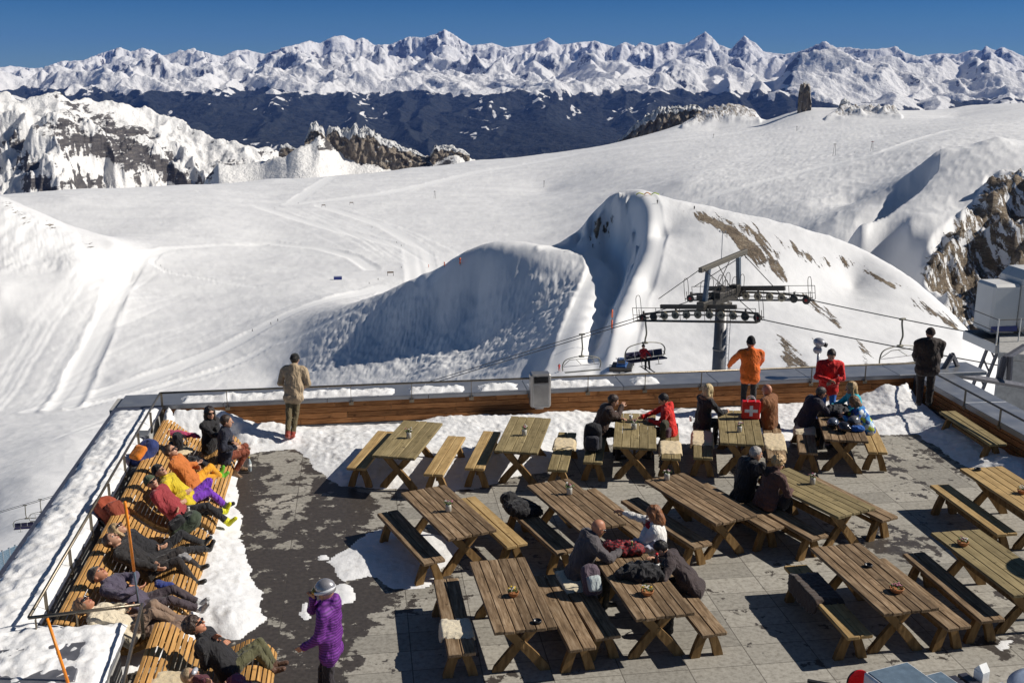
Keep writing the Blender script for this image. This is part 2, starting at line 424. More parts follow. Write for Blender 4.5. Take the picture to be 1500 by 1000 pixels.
track = np.zeros(X.shape)
for k in range(64):                                              # ski tracks: narrow bands of packed snow, slightly sunk
    f = k % 4
    if f == 0: x0 = random.uniform(-20, 380); y0 = random.uniform(455, 600); pl = [(x0 - 120, y0 + 62), (x0, y0), (x0 + 90, y0 - random.uniform(25, 45)), (x0 + 190, y0 - random.uniform(50, 80))]
    elif f == 1: x0 = random.uniform(0, 120); pl = [(x0 - 40, 600), (x0 + 10, 530), (x0 + 45, 470), (x0 + 80, 425), (x0 + 90 + random.uniform(0, 30), 400)]
    elif f == 2: x0 = random.uniform(450, 640); y0 = random.uniform(315, 340); pl = [(x0 - 60, y0 - 15), (x0, y0 + 8), (x0 + 50, y0 + 32), (x0 + 80, y0 + 52)]
    else: x0 = random.uniform(900, 1350); y0 = 200 + random.uniform(0, 70) - (x0 - 900) * .08; pl = [(x0 - 150, y0 + 30), (x0, y0 + 8), (x0 + 150, y0 - 22)]
    d, s = pdist(X, Y, [hit(*q, rmin=(700. if f > 1 else 50.)) for q in pl]); wd = random.uniform(.7, 1.6) + RR * .0006
    pr = np.exp(-(d / wd)**2); track = np.maximum(track, pr * random.uniform(.5, 1)); Z = Z - .20 * pr
g1 = 1 - groom * .85
near = sstep(50, 140, RR)
Z = Z + near * g1 * (1.0 * fbm(X / 70, Y / 70, 0, 4) * sstep(150, 700, RR) + .35 * fbm(X / 16, Y / 16, 2.2, 4) + .14 * ridged(X / 11 + .4 * Y / 11, Y / 30, 1, 3) )
# wind ripples on the glacier and the lip
wr = inpoly([(430,560),(470,470),(600,420),(860,380),(860,460),(700,560)], 25)
Z = Z + wr * g1 * mz(wr, lambda X, Y: .55 * ridged((X + .55 * Y) / 7.5, (Y - .4 * X) / 28, 5, 4) + .45 * fbm(X / 3, Y / 5, 3, 3))
wg = inpoly([(1000,300),(1000,180),(1500,170),(1500,330),(1250,350)], 20)
Z = Z + wg * g1 * mz(wg, lambda X, Y: .5 * ridged((X - .3 * Y) / 13, (Y + .4 * X) / 50, 3, 5))
wl = inpoly([(0,290),(110,345),(130,395),(0,400)], 6); Z = Z + wl * mz(wl, lambda X, Y: 1.6 * ridged(X / 12, Y / 50, 1, 3))
d, sd = pdist(X, Y, [hit(*p) for p in [(1262,336),(1300,318),(1345,284),(1374,250),(1377,224)]], 160)
e_ = hit(1377, 224); e2_ = hit(1262, 336); tp_ = (1 - np.exp(-((X - e_[0])**2 + (Y - e_[1])**2) / 55.**2)) * (1 - np.exp(-((X - e2_[0])**2 + (Y - e2_[1])**2) / 30.**2))
Z = Z - tp_ * (26 * np.exp(-(d / 34)**2) * sstep(-2, 8, d * sd) * sstep(0, 1, sd) + 6 * np.exp(-(d / 90)**2) * (sd > 0) * sstep(0, 20, d))  # ground scooped left of this crest so that side lies in shade
# cliffs on the right: ledges
cl = inpoly([(1345,398),(1372,350),(1405,322),(1436,292),(1450,262),(1505,250),(1700,250),(1700,640),(1440,600),(1425,500),(1385,440)], 7) * sstep(395, 440, RR)
kcl = cl > 0; led = np.zeros(X.shape); led[kcl] = fbm(X[kcl] / 40, Y[kcl] / 40, Z[kcl] / 18, 5)
Z = Z + cl * (mz(cl, lambda X, Y: 13 * ridged(X / 38, Y / 60, 4, 5) - 17) + 6 * led)
rock = np.maximum(rock, cl * .55)
sf = inpoly([(850,358),(905,288),(930,286),(952,345),(915,415),(880,400)], 5)
Z = Z + sf * g1 * mz(sf, lambda X, Y: 3.4 * ridged(X / 15, Y / 30, 4, 5) - 2.0)
for poly, v in (([(862,352),(872,325),(893,320),(898,345),(880,356)], .52), ([(905,292),(918,286),(922,294),(910,298)], .5),
                ([(0,298),(12,296),(30,305),(48,334),(40,336),(10,306)], .3), ([(66,327),(78,329),(82,336),(72,334)], .6), ([(120,353),(136,360),(140,364),(128,360)], .6),
                ([(1002,310),(1030,312),(1080,335),(1125,370),(1155,408),(1150,415),(1110,385),(1060,345)], .78), ([(1040,312),(1100,330),(1145,372),(1140,382),(1090,345)], .55),
                ([(1125,345),(1160,355),(1215,388),(1208,394),(1150,368)], .5), ([(1215,370),(1250,382),(1312,418),(1308,424),(1260,398)], .62), ([(1165,425),(1180,432),(1236,478),(1228,480),(1180,442)], .62),
                ([(1135,485),(1160,500),(1195,540),(1150,545)], .55), ([(1180,490),(1200,500),(1215,525),(1200,520)], .5), ([(1245,495),(1262,505),(1280,530),(1268,535)], .5), ([(1300,405),(1340,425),(1345,432),(1310,418)], .5),
                ([(1345,440),(1375,455),(1405,478),(1398,482),(1360,462)], .65), ([(1322,430),(1340,440),(1362,456),(1350,456)], .55)):
    rock = np.maximum(rock, inpoly(poly, 7) * (v * .8 + .13))
r2 = inpoly([(1000,186),(1040,160),(1075,152),(1108,168),(1112,178),(1060,178)], 4)
rock = np.maximum(rock, r2 * .42); Z = Z + r2 * mz(r2, lambda X, Y: 12 * ridged(X / 60, Y / 90, 2, 4))
r4 = inpoly([(1210,175),(1235,160),(1310,163),(1320,172),(1270,170)], 3); rock = np.maximum(rock, r4 * .35); Z = Z + r4 * mz(r4, lambda X, Y: 12 * ridged(X / 50, Y / 90, 7, 4))

def snow_material():
    m, nt, b = newmat('snow_and_rock')
    pos = N(nt, 'ShaderNodeNewGeometry').outputs['Position']
    aR = N(nt, 'ShaderNodeAttribute', attribute_name='rock').outputs['Fac']
    aG = N(nt, 'ShaderNodeAttribute', attribute_name='groom').outputs['Fac']
    def mp(sc, rz=0):
        k = N(nt, 'ShaderNodeMapping'); L(nt, pos, k.inputs[0]); k.inputs['Scale'].default_value = sc; k.inputs['Rotation'].default_value = (0, 0, rz); return k.outputs[0]
    streak = noisen(nt, mp((.42, .03, .12), R(8)), 1.0, 7, .66)
    fine = noisen(nt, mp((.9, .9, .9)), 1.0, 4, .6)
    rk = mathn(nt, 'ADD', aR, mathn(nt, 'MULTIPLY', mathn(nt, 'SUBTRACT', streak, .5), 2.3))
    rk = mathn(nt, 'ADD', rk, mathn(nt, 'MULTIPLY', mathn(nt, 'SUBTRACT', fine, .5), .5))
    rk = mathn(nt, 'MULTIPLY', ramp(nt, rk, [(.44, 0.), (.52, 1.)]), mathn(nt, 'GREATER_THAN', aR, .06))
    rcol = ramp(nt, noisen(nt, mp((.12, .12, .5)), 1.0, 8, .7), [(.3, (.10, .08, .055)), (.5, (.25, .19, .13)), (.7, (.46, .38, .27))])
    scol = mixc(nt, ramp(nt, noisen(nt, mp((.012, .02, .02)), 1.0, 6, .6), [(.35, 0.), (.7, 1.)]), (.71, .71, .715), (.81, .81, .805))
    scol = mixc(nt, mathn(nt, 'MAXIMUM', aG, N(nt, 'ShaderNodeAttribute', attribute_name='track').outputs['Fac']), scol, (.84, .84, .835))
    L(nt, mixc(nt, rk, scol, rcol), b.inputs['Base Color'])
    b.inputs['Roughness'].default_value = .65; b.inputs['Specular IOR Level'].default_value = .25
    h1 = noisen(nt, mp((.10, .035, .1), R(20)), 1.0, 6, .62)
    h2 = noisen(nt, mp((.55, .3, .5), R(20)), 1.0, 5, .6)
    rough = mathn(nt, 'SUBTRACT', 1.0, mathn(nt, 'MULTIPLY', aG, .8))
    b1 = bump(nt, None, mathn(nt, 'MULTIPLY', h1, rough), .30, .9)
    b2 = bump(nt, None, mathn(nt, 'MULTIPLY', h2, rough), .3, .25, b1)
    corr = N(nt, 'ShaderNodeTexWave'); corr.inputs['Scale'].default_value = 1.2; corr.inputs['Distortion'].default_value = 1.5; L(nt, mp((1, .15, 1), R(15)), corr.inputs[0])
    b3 = bump(nt, None, mathn(nt, 'MULTIPLY', corr.outputs['Fac'], aG), .12, .03, b2)
    bump(nt, b, mathn(nt, 'MULTIPLY', noisen(nt, mp((.35, .35, .9)), 1.0, 8, .7), rk), 1.0, 3.0, b3)
    return m
SNOW = snow_material()
o = gridmesh('snow_slopes', X, Y, Z, SNOW, {'rock': rock, 'groom': groom, 'track': track}); tag(o, kind='structure')

# ---------------- middle ridges beyond the glacier rim (3 to 7 km)
def interp(px, pts): return np.interp(px, [p[0] for p in pts], [p[1] for p in pts])
az2 = np.linspace(-40, 12, 1150) * math.pi / 180; r2_ = np.linspace(2300, 7600, 420)
A2, R2 = np.meshgrid(az2, r2_); X2 = np.sin(A2) * R2; Y2 = np.cos(A2) * R2
pxh = 750 + 1631 * np.tan(A2)
def elev(py): return -np.tan(TH - np.arctan((500 - np.asarray(py, float)) / F))   # tan of elevation for a photo row near the middle
skA = [(-400,120),(-60,118),(0,132),(40,143),(60,134),(80,133),(110,141),(150,140),(190,152),(225,163),(250,172),(275,188),(300,197),(345,205),(385,214),(430,220),(500,258),(600,300)]
cr = 4700 + 500 * noise3(pxh / 160, 0.3)
zc = H + elev(interp(pxh, skA)) * cr
dA = R2 - cr
noiA = ridged(X2 / 620 + .35 * Y2 / 620, Y2 / 1500 - .2 * X2 / 1500, 1, 7, .55) - 1.0
zA = zc - np.where(dA < 0, -dA * .44, dA * .6) + noiA * 125 * sstep(0, 500, np.abs(dA)) + 18 * noise3(X2 / 60, Y2 / 80) + 25 * (ridged(X2 / 150, Y2 / 200, 3, 4) - 1)
strata = np.sin((zA + .30 * X2 + 60 * fbm(X2 / 500, Y2 / 500)) / 42.0)
zA = zA + 7 * strata
skB = [(150,330),(255,276),(285,262),(296,248),(310,235),(330,236),(370,232),(412,226),(430,213),(450,207),(462,196),(475,200),(488,206),(500,209),(520,212),(560,221),(600,226),(640,228),(668,226),(690,232),(715,242),(760,300)]
crB = 3050 + 120 * noise3(pxh / 90, 5.3)
zcB = H + elev(interp(pxh, skB)) * crB
dB = R2 - crB
def _sm(z, n):
    k = np.hanning(n); k /= k.sum(); return np.convolve(np.pad(z[0], n // 2, 'edge'), k, 'valid')[None] * np.ones((z.shape[0], 1))
crB0 = crB.copy(); m1 = sstep(20, 170, np.abs(dB)); m2 = sstep(150, 420, np.abs(dB))
zcB = zcB * (1 - m1) + _sm(zcB, 61) * m1 * (1 - m2) + _sm(zcB, 161) * m1 * m2
rk1 = ((pxh > 405) & (pxh < 428)) | ((pxh > 452) & (pxh < 660))
tw = np.clip(noise3(pxh / 9, 3.1) + .35, 0, 1) * rk1
zB = zcB - np.where(dB < 0, -dB * .42, dB * .9) + 5 * fbm(X2 / 90, Y2 / 150, 9, 3)
lowB = pxh > 860
Zm = np.maximum(zA, zB); Zm = np.where(lowB, zB - 400, Zm)
Zm = np.maximum(Zm, -1100)
gx = np.gradient(Zm, axis=1) / (np.gradient(X2, axis=1) + 1e-6); gy = np.gradient(Zm, axis=0) / (r2_[1] - r2_[0])
slope = np.hypot(gx, gy)
isB = zB >= zA
rkm = np.where(isB, .42 * np.exp(-((dB + 20) / 90)**2) * sstep(440, 470, pxh) * (1 - sstep(640, 690, pxh)) + .16,
               .25 + .16 * (slope - .75) + .26 * noise3(X2 / 420, Y2 / 420, 2) + .42 * noise3((X2 * .8 + 1.4 * Zm) / 95, Y2 / 420, 4) + .18 * noise3((X2 - 1.1 * Zm) / 40, Y2 / 160, 8) + .10 * sstep(-150, -380, Zm) + .06 * strata)
rkm = np.clip(rkm + np.where(isB, .35 * np.exp(-((pxh - 298) / 9)**2) * np.exp(-(dB / 90)**2), 0), 0, 1)
def far_material(name, sc, kind):
    m, nt, b = newmat(name)
    pos = N(nt, 'ShaderNodeNewGeometry').outputs['Position']
    def mp(v, rz=0):
        k = N(nt, 'ShaderNodeMapping'); L(nt, pos, k.inputs[0]); k.inputs['Scale'].default_value = tuple(x * sc for x in v); k.inputs['Rotation'].default_value = (0, 0, rz); return k.outputs[0]
    aR = N(nt, 'ShaderNodeAttribute', attribute_name='rock').outputs['Fac']
    n1 = noisen(nt, mp((1.5, .55, 2.4), R(-20)), 1.0, 9, .72)
    rk = ramp(nt, mathn(nt, 'ADD', aR, mathn(nt, 'MULTIPLY', mathn(nt, 'SUBTRACT', n1, .5), 1.5)), [(.46, 0.), (.54, 1.)])
    rc = ramp(nt, noisen(nt, mp((2, 1, 9)), 1.0, 6, .7), [(.3, (.045, .043, .046)), (.55, (.105, .097, .095)), (.75, (.22, .195, .17))])
    col = mixc(nt, rk, (.80, .79, .77), rc)
    if kind:
        aF = N(nt, 'ShaderNodeAttribute', attribute_name='forest').outputs['Fac']
        nf = noisen(nt, mp((1.2, .5, 1.5)), 1.0, 8, .62)
        ff = ramp(nt, mathn(nt, 'ADD', aF, mathn(nt, 'MULTIPLY', mathn(nt, 'SUBTRACT', nf, .5), 1.3)), [(.47, 0.), (.53, 1.)])
        fc = ramp(nt, noisen(nt, mp((5, 3, 5)), 1.0, 6, .7), [(.35, (.010, .015, .020)), (.7, (.050, .054, .054))])
        col = mixc(nt, ff, col, fc)
    L(nt, col, b.inputs['Base Color']); b.inputs['Roughness'].default_value = .8; b.inputs['Specular IOR Level'].default_value = .1
    bump(nt, b, noisen(nt, mp((3, 2, 3)), 1.0, 8, .65), .7, .25 / sc)
    return m
o = gridmesh('rocky_ridges', X2, Y2, Zm, far_material('ridge_snow_and_rock', 1 / 70., 0), {'rock': rkm}); tag(o, kind='structure')

# ---------------- far range across the valley (11 to 48 km)
az3 = np.linspace(-38, 38, 1700) * math.pi / 180
r3_ = np.concatenate([np.linspace(9000, 26000, 330, endpoint=False), np.linspace(26000, 50000, 330)])
A3, R3 = np.meshgrid(az3, r3_); X3 = np.sin(A3) * R3; Y3 = np.cos(A3) * R3; px3 = 750 + 1631 * np.tan(A3)
sky_pts = [(-600,100),(-200,98),(0,99),(13,97),(45,100),(65,99),(90,90),(122,89),(150,78),(178,70),(195,76),(210,71),(225,74),(240,82),(262,76),(285,71),(310,80),(325,83),(345,75),(360,73),(390,80),(418,69),(440,64),(455,60),(470,64),(490,54),(505,53),(520,60),(533,55),(550,66),(575,65),(600,54),(620,56),(640,50),(652,43),(665,51),(690,67),(720,63),(740,70),(770,66),(785,64),(803,55),(820,66),(850,62),(870,60),(885,65),(900,69),(915,62),(930,68),(938,62),(960,68),(980,61),(1000,66),(1008,62),(1019,54),(1031,47),(1040,54),(1052,66),(1070,72),(1078,63),(1088,52),(1098,60),(1105,63),(1118,76),(1150,80),(1175,75),(1190,68),(1207,60),(1222,70),(1245,70),(1260,73),(1285,72),(1300,70),(1310,68),(1325,78),(1345,83),(1375,78),(1400,80),(1412,76),(1425,73),(1436,75),(1441,67),(1450,72),(1456,74),(1465,69),(1480,75),(1500,84),(1700,90),(2100,95)]
wx = X3 + 900 * noise3(X3 / 3500, Y3 / 3500, 1); wy = Y3 + 900 * noise3(X3 / 3500, Y3 / 3500, 7)
rg = ridged((wx + .3 * wy) / 5600, (wy - .3 * wx) / 8000, 0, 7, .46)            # 0..~1.9
rg2 = ridged((wx + .5 * wy) / 1700, (wy - .5 * wx) / 2300, 4, 6, .44)
amp = 170 + 800 * sstep(17000, 34000, R3)
base = np.interp(R3, [9000, 12000, 15000, 19000, 22500, 28000, 34000, 39000, 42000, 50000], [-1500, -1400, -1150, -860, -700, -420, -60, 330, 350, -900])
Z3 = base + amp * (rg - .95) + (60 + 230 * sstep(15000, 27000, R3)) * (rg2 - .95)
# deep valley notch on the right with its long shaded spur
vx = interp(R3, [(9000, 1130), (16000, 1095), (22000, 1100), (32000, 1150), (50000, 1170)])
notch = np.exp(-((px3 - vx) / 46)**2) * sstep(48000, 24000, R3); Z3 = Z3 - 620 * notch
sp = np.exp(-np.abs(px3 - (1130 + 90 * sstep(14000, 36000, R3))) / 34) ; Z3 = Z3 + 420 * sp * sstep(16000, 30000, R3) * sstep(44000, 34000, R3)
rg3 = ridged((X3 - .4 * Y3) / 480, (Y3 + .4 * X3) / 560, 2, 5, .5)
# spurs running down from the crest toward the valley
rs = np.random.RandomState(11); tent = np.full(X3.shape, -5000.)
def P3(px, r): a = math.atan((px - 750) / 1631.); return math.sin(a) * r, math.cos(a) * r
SP = []
for k in range(46):
    px = -250 + 2050 * (k + rs.uniform(.1, .9)) / 46; r1 = rs.uniform(29000, 35000); r0 = rs.uniform(19500, 22500)
    lean = rs.uniform(-150, 150); z1 = rs.uniform(-60, 330) * (r1 / 33000); z0 = rs.uniform(-820, -560)
    SP.append((P3(px, r1), P3(px + lean, r0), z1, z0))
    if k % 2: SP.append((P3(px + lean * .5, .5 * (r0 + r1)), P3(px + lean * .5 + rs.choice([-1, 1]) * rs.uniform(50, 110), r0 + 2500), .5 * (z0 + z1) - 20, z0 + 60))
for k in range(26):
    px = -250 + 2050 * (k + rs.uniform(.1, .9)) / 26; z1 = rs.uniform(-560, -440); SP.append((P3(px, 21500), P3(px + rs.uniform(-90, 90), 12000), z1, -1330))
wob = 110 * noise3(X3 / 900, Y3 / 900, 4) + 260 * noise3(X3 / 2600, Y3 / 2600, 5)
for a, b_, z1, z0 in SP:
    mx = 3600.; sel = (X3 > min(a[0], b_[0]) - mx) & (X3 < max(a[0], b_[0]) + mx) & (Y3 > min(a[1], b_[1]) - mx) & (Y3 < max(a[1], b_[1]) + mx)
    x_ = X3[sel] + wob[sel]; y_ = Y3[sel]; dx, dy = b_[0] - a[0], b_[1] - a[1]
    t = np.clip(((x_ - a[0]) * dx + (y_ - a[1]) * dy) / (dx * dx + dy * dy), 0, 1)
    d = np.hypot(x_ - a[0] - t * dx, y_ - a[1] - t * dy)
    tent[sel] = np.maximum(tent[sel], z1 + (z0 - z1) * t**.8 + 60 * np.sin(t * 19 + z1) * t * (1 - t) * 3 - d * (.60 if z0 > -1000 else .46))
Z3 = np.maximum(Z3, tent + 80 * (rg2 - .9))
# named summits as pyramids on the main crest
for px, rr_, h, wd in ((652, 41000, 700, 2600), (1031, 40000, 750, 1500), (1090, 44000, 650, 1200), (803, 41000, 420, 1500), (500, 42000, 420, 1800), (1207, 36000, 560, 2000), (1440, 27000, 430, 1100), (1466, 27500, 400, 900), (1420, 30000, 380, 1500), (180, 43000, 350, 2000), (285, 43000, 350, 2200), (905, 41000, 300, 1000), (600, 38000, 380, 1500), (1160, 24000, 420, 1500), (1265, 24000, 380, 1200)):
    a = math.atan((px - 750) / 1631.); cx, cy = math.sin(a) * rr_, math.cos(a) * rr_
    dd = np.maximum(np.abs((X3 - cx) * .8 + (Y3 - cy) * .6), np.abs(-(X3 - cx) * .6 + (Y3 - cy) * .8)) * .6 + .4 * np.hypot(X3 - cx, Y3 - cy)
    Z3 = Z3 + h * np.clip(1 - dd / wd, 0, 1) * (1 + .25 * (rg2 - .9))
# raise or lower the crest zone so that every column's highest point meets the real skyline
want = interp(750 + 1631 * np.tan(az3), sky_pts)
twant = np.array([-(math.tan(TH - math.atan((500 - y) / F))) for y in want]) * np.cos(np.arctan(np.tan(az3) * math.cos(TH)))**0
def colelev(z):
    # exact photo row of each vertex
    d = Y3 * math.cos(TH) - (z - H) * math.sin(TH); u = Y3 * math.sin(TH) + (z - H) * math.cos(TH)
    return 500 - F * u / d
w1_ = sstep(25000, 37000, R3); w2_ = sstep(33500, 39000, R3)
for it, kn in enumerate((161, 81, 41, 21, 11, 7, 5)):
    PY3 = colelev(Z3); top = PY3.min(0); k = PY3.argmin(0)
    dz = (top - want) / F * r3_[k] * .98
    ker = np.hanning(kn); ker /= ker.sum(); dz = np.convolve(np.pad(dz, kn // 2, 'edge'), ker, 'valid')
    Z3 = Z3 + dz[None] * (w1_ if it < 3 else w2_)
PY3 = colelev(Z3); Z3 = Z3 + (rg3 - .95) * 26 * sstep(17000, 24000, R3) * (1 - .75 * sstep(38000, 43000, R3))
gx = np.gradient(Z3, axis=1) / (np.gradient(X3, axis=1) + 1e-6); gy = np.gradient(Z3, axis=0) / np.gradient(R3, axis=0)
sl3 = np.hypot(gx, gy)
PY3 = colelev(Z3)
snl = -500 + 120 * noise3(X3 / 2500, Y3 / 2500) - 130 * np.clip(noise3(X3 / 330, Y3 / 5200, 8) - .15, 0, 1) + 45 * noise3(X3 / 220, Y3 / 4000, 2) + 60 * noise3(X3 / 700, Y3 / 700) - 160 * sstep(1150, 1250, px3)
forest = np.clip(.5 + (snl - Z3) / 260, 0, 1) * .98
clear = (.55 + .45 * sstep(-.2, .2, noise3(X3 / 90, Y3 / 260, 5))) * sstep(.0, .22, noise3(X3 / 170, Y3 / 480, 9)) * sstep(.02, .3, noise3(X3 / 1100, Y3 / 2600, 3))
forest = forest - .50 * clear * (Z3 > -1150)
lefty = np.clip(gx, -1.5, 1.5)  # left-facing slopes take extra dark rock tone
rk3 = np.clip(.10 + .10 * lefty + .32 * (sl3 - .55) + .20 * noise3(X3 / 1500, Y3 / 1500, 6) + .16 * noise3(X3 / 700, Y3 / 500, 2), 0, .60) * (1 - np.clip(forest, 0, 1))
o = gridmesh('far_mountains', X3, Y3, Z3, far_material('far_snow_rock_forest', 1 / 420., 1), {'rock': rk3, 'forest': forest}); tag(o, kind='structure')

def outcrop(name, prof, mat, depth, label=None, cat=None, seed=0, step=1.0, rough=1.0, snowcap=0):
    """weathered rock formation: prof = (pixel column, top row, foot row, distance) along its length"""
    ln = [p[0] for p in prof]; n = max(8, int((ln[-1] - ln[0]) / step)); u = np.linspace(ln[0], ln[-1], n)
    top = np.interp(u, ln, [p[1] for p in prof]); bot = np.interp(u, ln, [p[2] for p in prof]); rr = np.interp(u, ln, [p[3] for p in prof])
    m = 64; t = np.linspace(-1, 1, m); t = (np.sign(t) * np.abs(t)**.8)[None]; U = u[:, None]
    pt = np.array([atr(a, b, c) for a, b, c in zip(u, top, rr)]); pb = np.array([atr(a, b + 2, c) for a, b, c in zip(u, bot, rr)])
    h = np.maximum(pt[:, 2] - pb[:, 2], 2.0)[:, None]; edge = 1 - np.abs(t)**(1.7 if step >= 1 else 5)
    nz = fbm(U / 8.0 + seed, t * 7, seed, 5); nz2 = ridged(U / 9.0 + seed + t * .8, t * 7, seed + 3, 5); jag = (.90 + .10 * np.clip(ridged(U / 11.0, seed * 1.3, 0, 4) , 0, 1.4) / 1.2) if step >= 1 else 1.0
    V = np.zeros((n, m, 3)); V[..., 2] = pb[:, 2:3] - h * .5 + h * 1.5 * edge * jag + h * .16 * nz - h * .15 * (1 - nz2 * .6) * rough
    off = depth * (t + .35 * nz * rough)
    for k in (0, 1): V[..., k] = pt[:, k:k + 1] + pt[:, k:k + 1] / rr[:, None] * off
    Rk = np.where(np.abs(t) > .35, .66, .75 - snowcap) * np.ones((n, 1))
    o = gridmesh(name, V[..., 0].copy(), V[..., 1].copy(), V[..., 2].copy(), mat, {'rock': Rk})
    return o
RIDGE = bpy.data.materials['ridge_snow_and_rock']
def crag_material():
    m, nt, b = newmat('limestone_crag')
    pos = N(nt, 'ShaderNodeNewGeometry').outputs['Position']
    def mp(v):
        k = N(nt, 'ShaderNodeMapping'); L(nt, pos, k.inputs[0]); k.inputs['Scale'].default_value = v; return k.outputs[0]
    aR = N(nt, 'ShaderNodeAttribute', attribute_name='rock').outputs['Fac']
    n = noisen(nt, mp((.05, .03, .09)), 1.0, 8, .7)
    rk = ramp(nt, mathn(nt, 'ADD', aR, mathn(nt, 'MULTIPLY', mathn(nt, 'SUBTRACT', n, .5), 1.5)), [(.44, 0.), (.5, 1.)])
    rc = ramp(nt, noisen(nt, mp((.06, .04, .03)), 1.0, 8, .75), [(.3, (.10, .08, .065)), (.5, (.26, .215, .165)), (.72, (.46, .40, .32))])
    L(nt, mixc(nt, rk, (.72, .72, .71), rc), b.inputs['Base Color']); b.inputs['Roughness'].default_value = .9
    bump(nt, b, noisen(nt, mp((.12, .12, .07)), 1.0, 8, .7), 1.0, 8.0)
    return m
CRAG = crag_material()
if 1:
  pass
for i, (pf, dp, sd) in enumerate([
  ([(408,224,226,3020),(411,212,226,3020),(420,210,226,3020),(428,214,222,3020),(440,219,225,3020),(466,224,228,3020)], 14, 1),
  ([(446,206,208,3080),(451,196,208,3080),(455,180,206,3080),(463,179,206,3080),(471,184,208,3080),(477,197,210,3080),(482,187,212,3080),(492,184,214,3080),(500,190,216,3080),(520,186,224,3060),(540,188,228,3060),(565,203,232,3060),(590,215,233,3060),(612,222,233,3060),(624,230,232,3060)], 45, 2),
  ([(630,228,230,3040),(636,214,232,3040),(650,211,233,3040),(664,213,233,3040),(676,219,231,3040),(688,226,229,3040)], 35, 3),
  ([(900,210,212,3300),(912,200,206,3300),(925,186,203,3300),(945,172,198,3300),(965,158,192,3300),(985,157,184,3300),(1003,155,178,3300),(1022,153,172,3300),(1030,160,168,3300)], 60, 4),
  ([(1226,160,162,2850),(1232,148,163,2850),(1238,145,164,2850),(1245,146,163,2850),(1249,158,162,2850)], 9, 5)]):
    o = outcrop('rock_outcrop', pf, CRAG, dp, seed=sd * 7.3, snowcap=.46); tag(o, kind='structure')
# ---------------- terrace
OX, OY = -7.50, 22.03; DA = R(8)
DECK = Matrix.Translation((OX, OY, 0)) @ Matrix.Rotation(DA, 4, 'Z')      # local x along the back wall, local -y towards the viewer
def dk(v, w, z=0.0): return DECK @ Vector((v, -w, z))
def dpx(px, py, z=0.0):
    p = DECK.inverted() @ Vector(at(px, py, z)); return (p.x, -p.y)
def on_deck(o): o.matrix_world = DECK; return o
def plank_mat(name, cols, grain=(38, 1.6, 38), rough=.75, var=.35, axis='Y'):
    m, nt, b = newmat(name)
    sc = grain if axis == 'Y' else ((grain[1], grain[0], grain[2]) if axis == 'X' else grain)
    g = N(nt, 'ShaderNodeNewGeometry'); rnd = g.outputs['Random Per Island']
    tc = N(nt, 'ShaderNodeTexCoord').outputs['Object']
    off = N(nt, 'ShaderNodeVectorMath', operation='ADD'); L(nt, tc, off.inputs[0])
    cmb = N(nt, 'ShaderNodeCombineXYZ'); L(nt, mathn(nt, 'MULTIPLY', rnd, 37.), cmb.inputs[0]); L(nt, mathn(nt, 'MULTIPLY', rnd, 91.), cmb.inputs[1]); L(nt, cmb.outputs[0], off.inputs[1])
    mp = N(nt, 'ShaderNodeMapping'); mp.inputs['Scale'].default_value = sc; L(nt, off.outputs[0], mp.inputs[0])
    gr = noisen(nt, mp.outputs[0], 1.0, 7, .65, .4)
    blot = noisen(nt, off.outputs[0], 2.2, 4, .6)
    base = ramp(nt, gr, [(.28, cols[0]), (.5, cols[1]), (.74, cols[2])])
    tone = mathn(nt, 'ADD', mathn(nt, 'MULTIPLY', rnd, var), 1 - var / 2)
    tone = mathn(nt, 'MULTIPLY', tone, mathn(nt, 'ADD', mathn(nt, 'MULTIPLY', blot, 1.1), .45)); kn = noisen(nt, off.outputs[0], 7.0, 3, .5); tone = mathn(nt, 'MULTIPLY', tone, ramp(nt, kn, [(.26, .45), (.38, 1.)]))
    sc_ = N(nt, 'ShaderNodeVectorMath', operation='SCALE'); L(nt, base, sc_.inputs[0]); L(nt, tone, sc_.inputs['Scale'])
    L(nt, sc_.outputs[0], b.inputs['Base Color']); b.inputs['Roughness'].default_value = rough; b.inputs['Specular IOR Level'].default_value = .15
    bump(nt, b, gr, .55, .006); return m
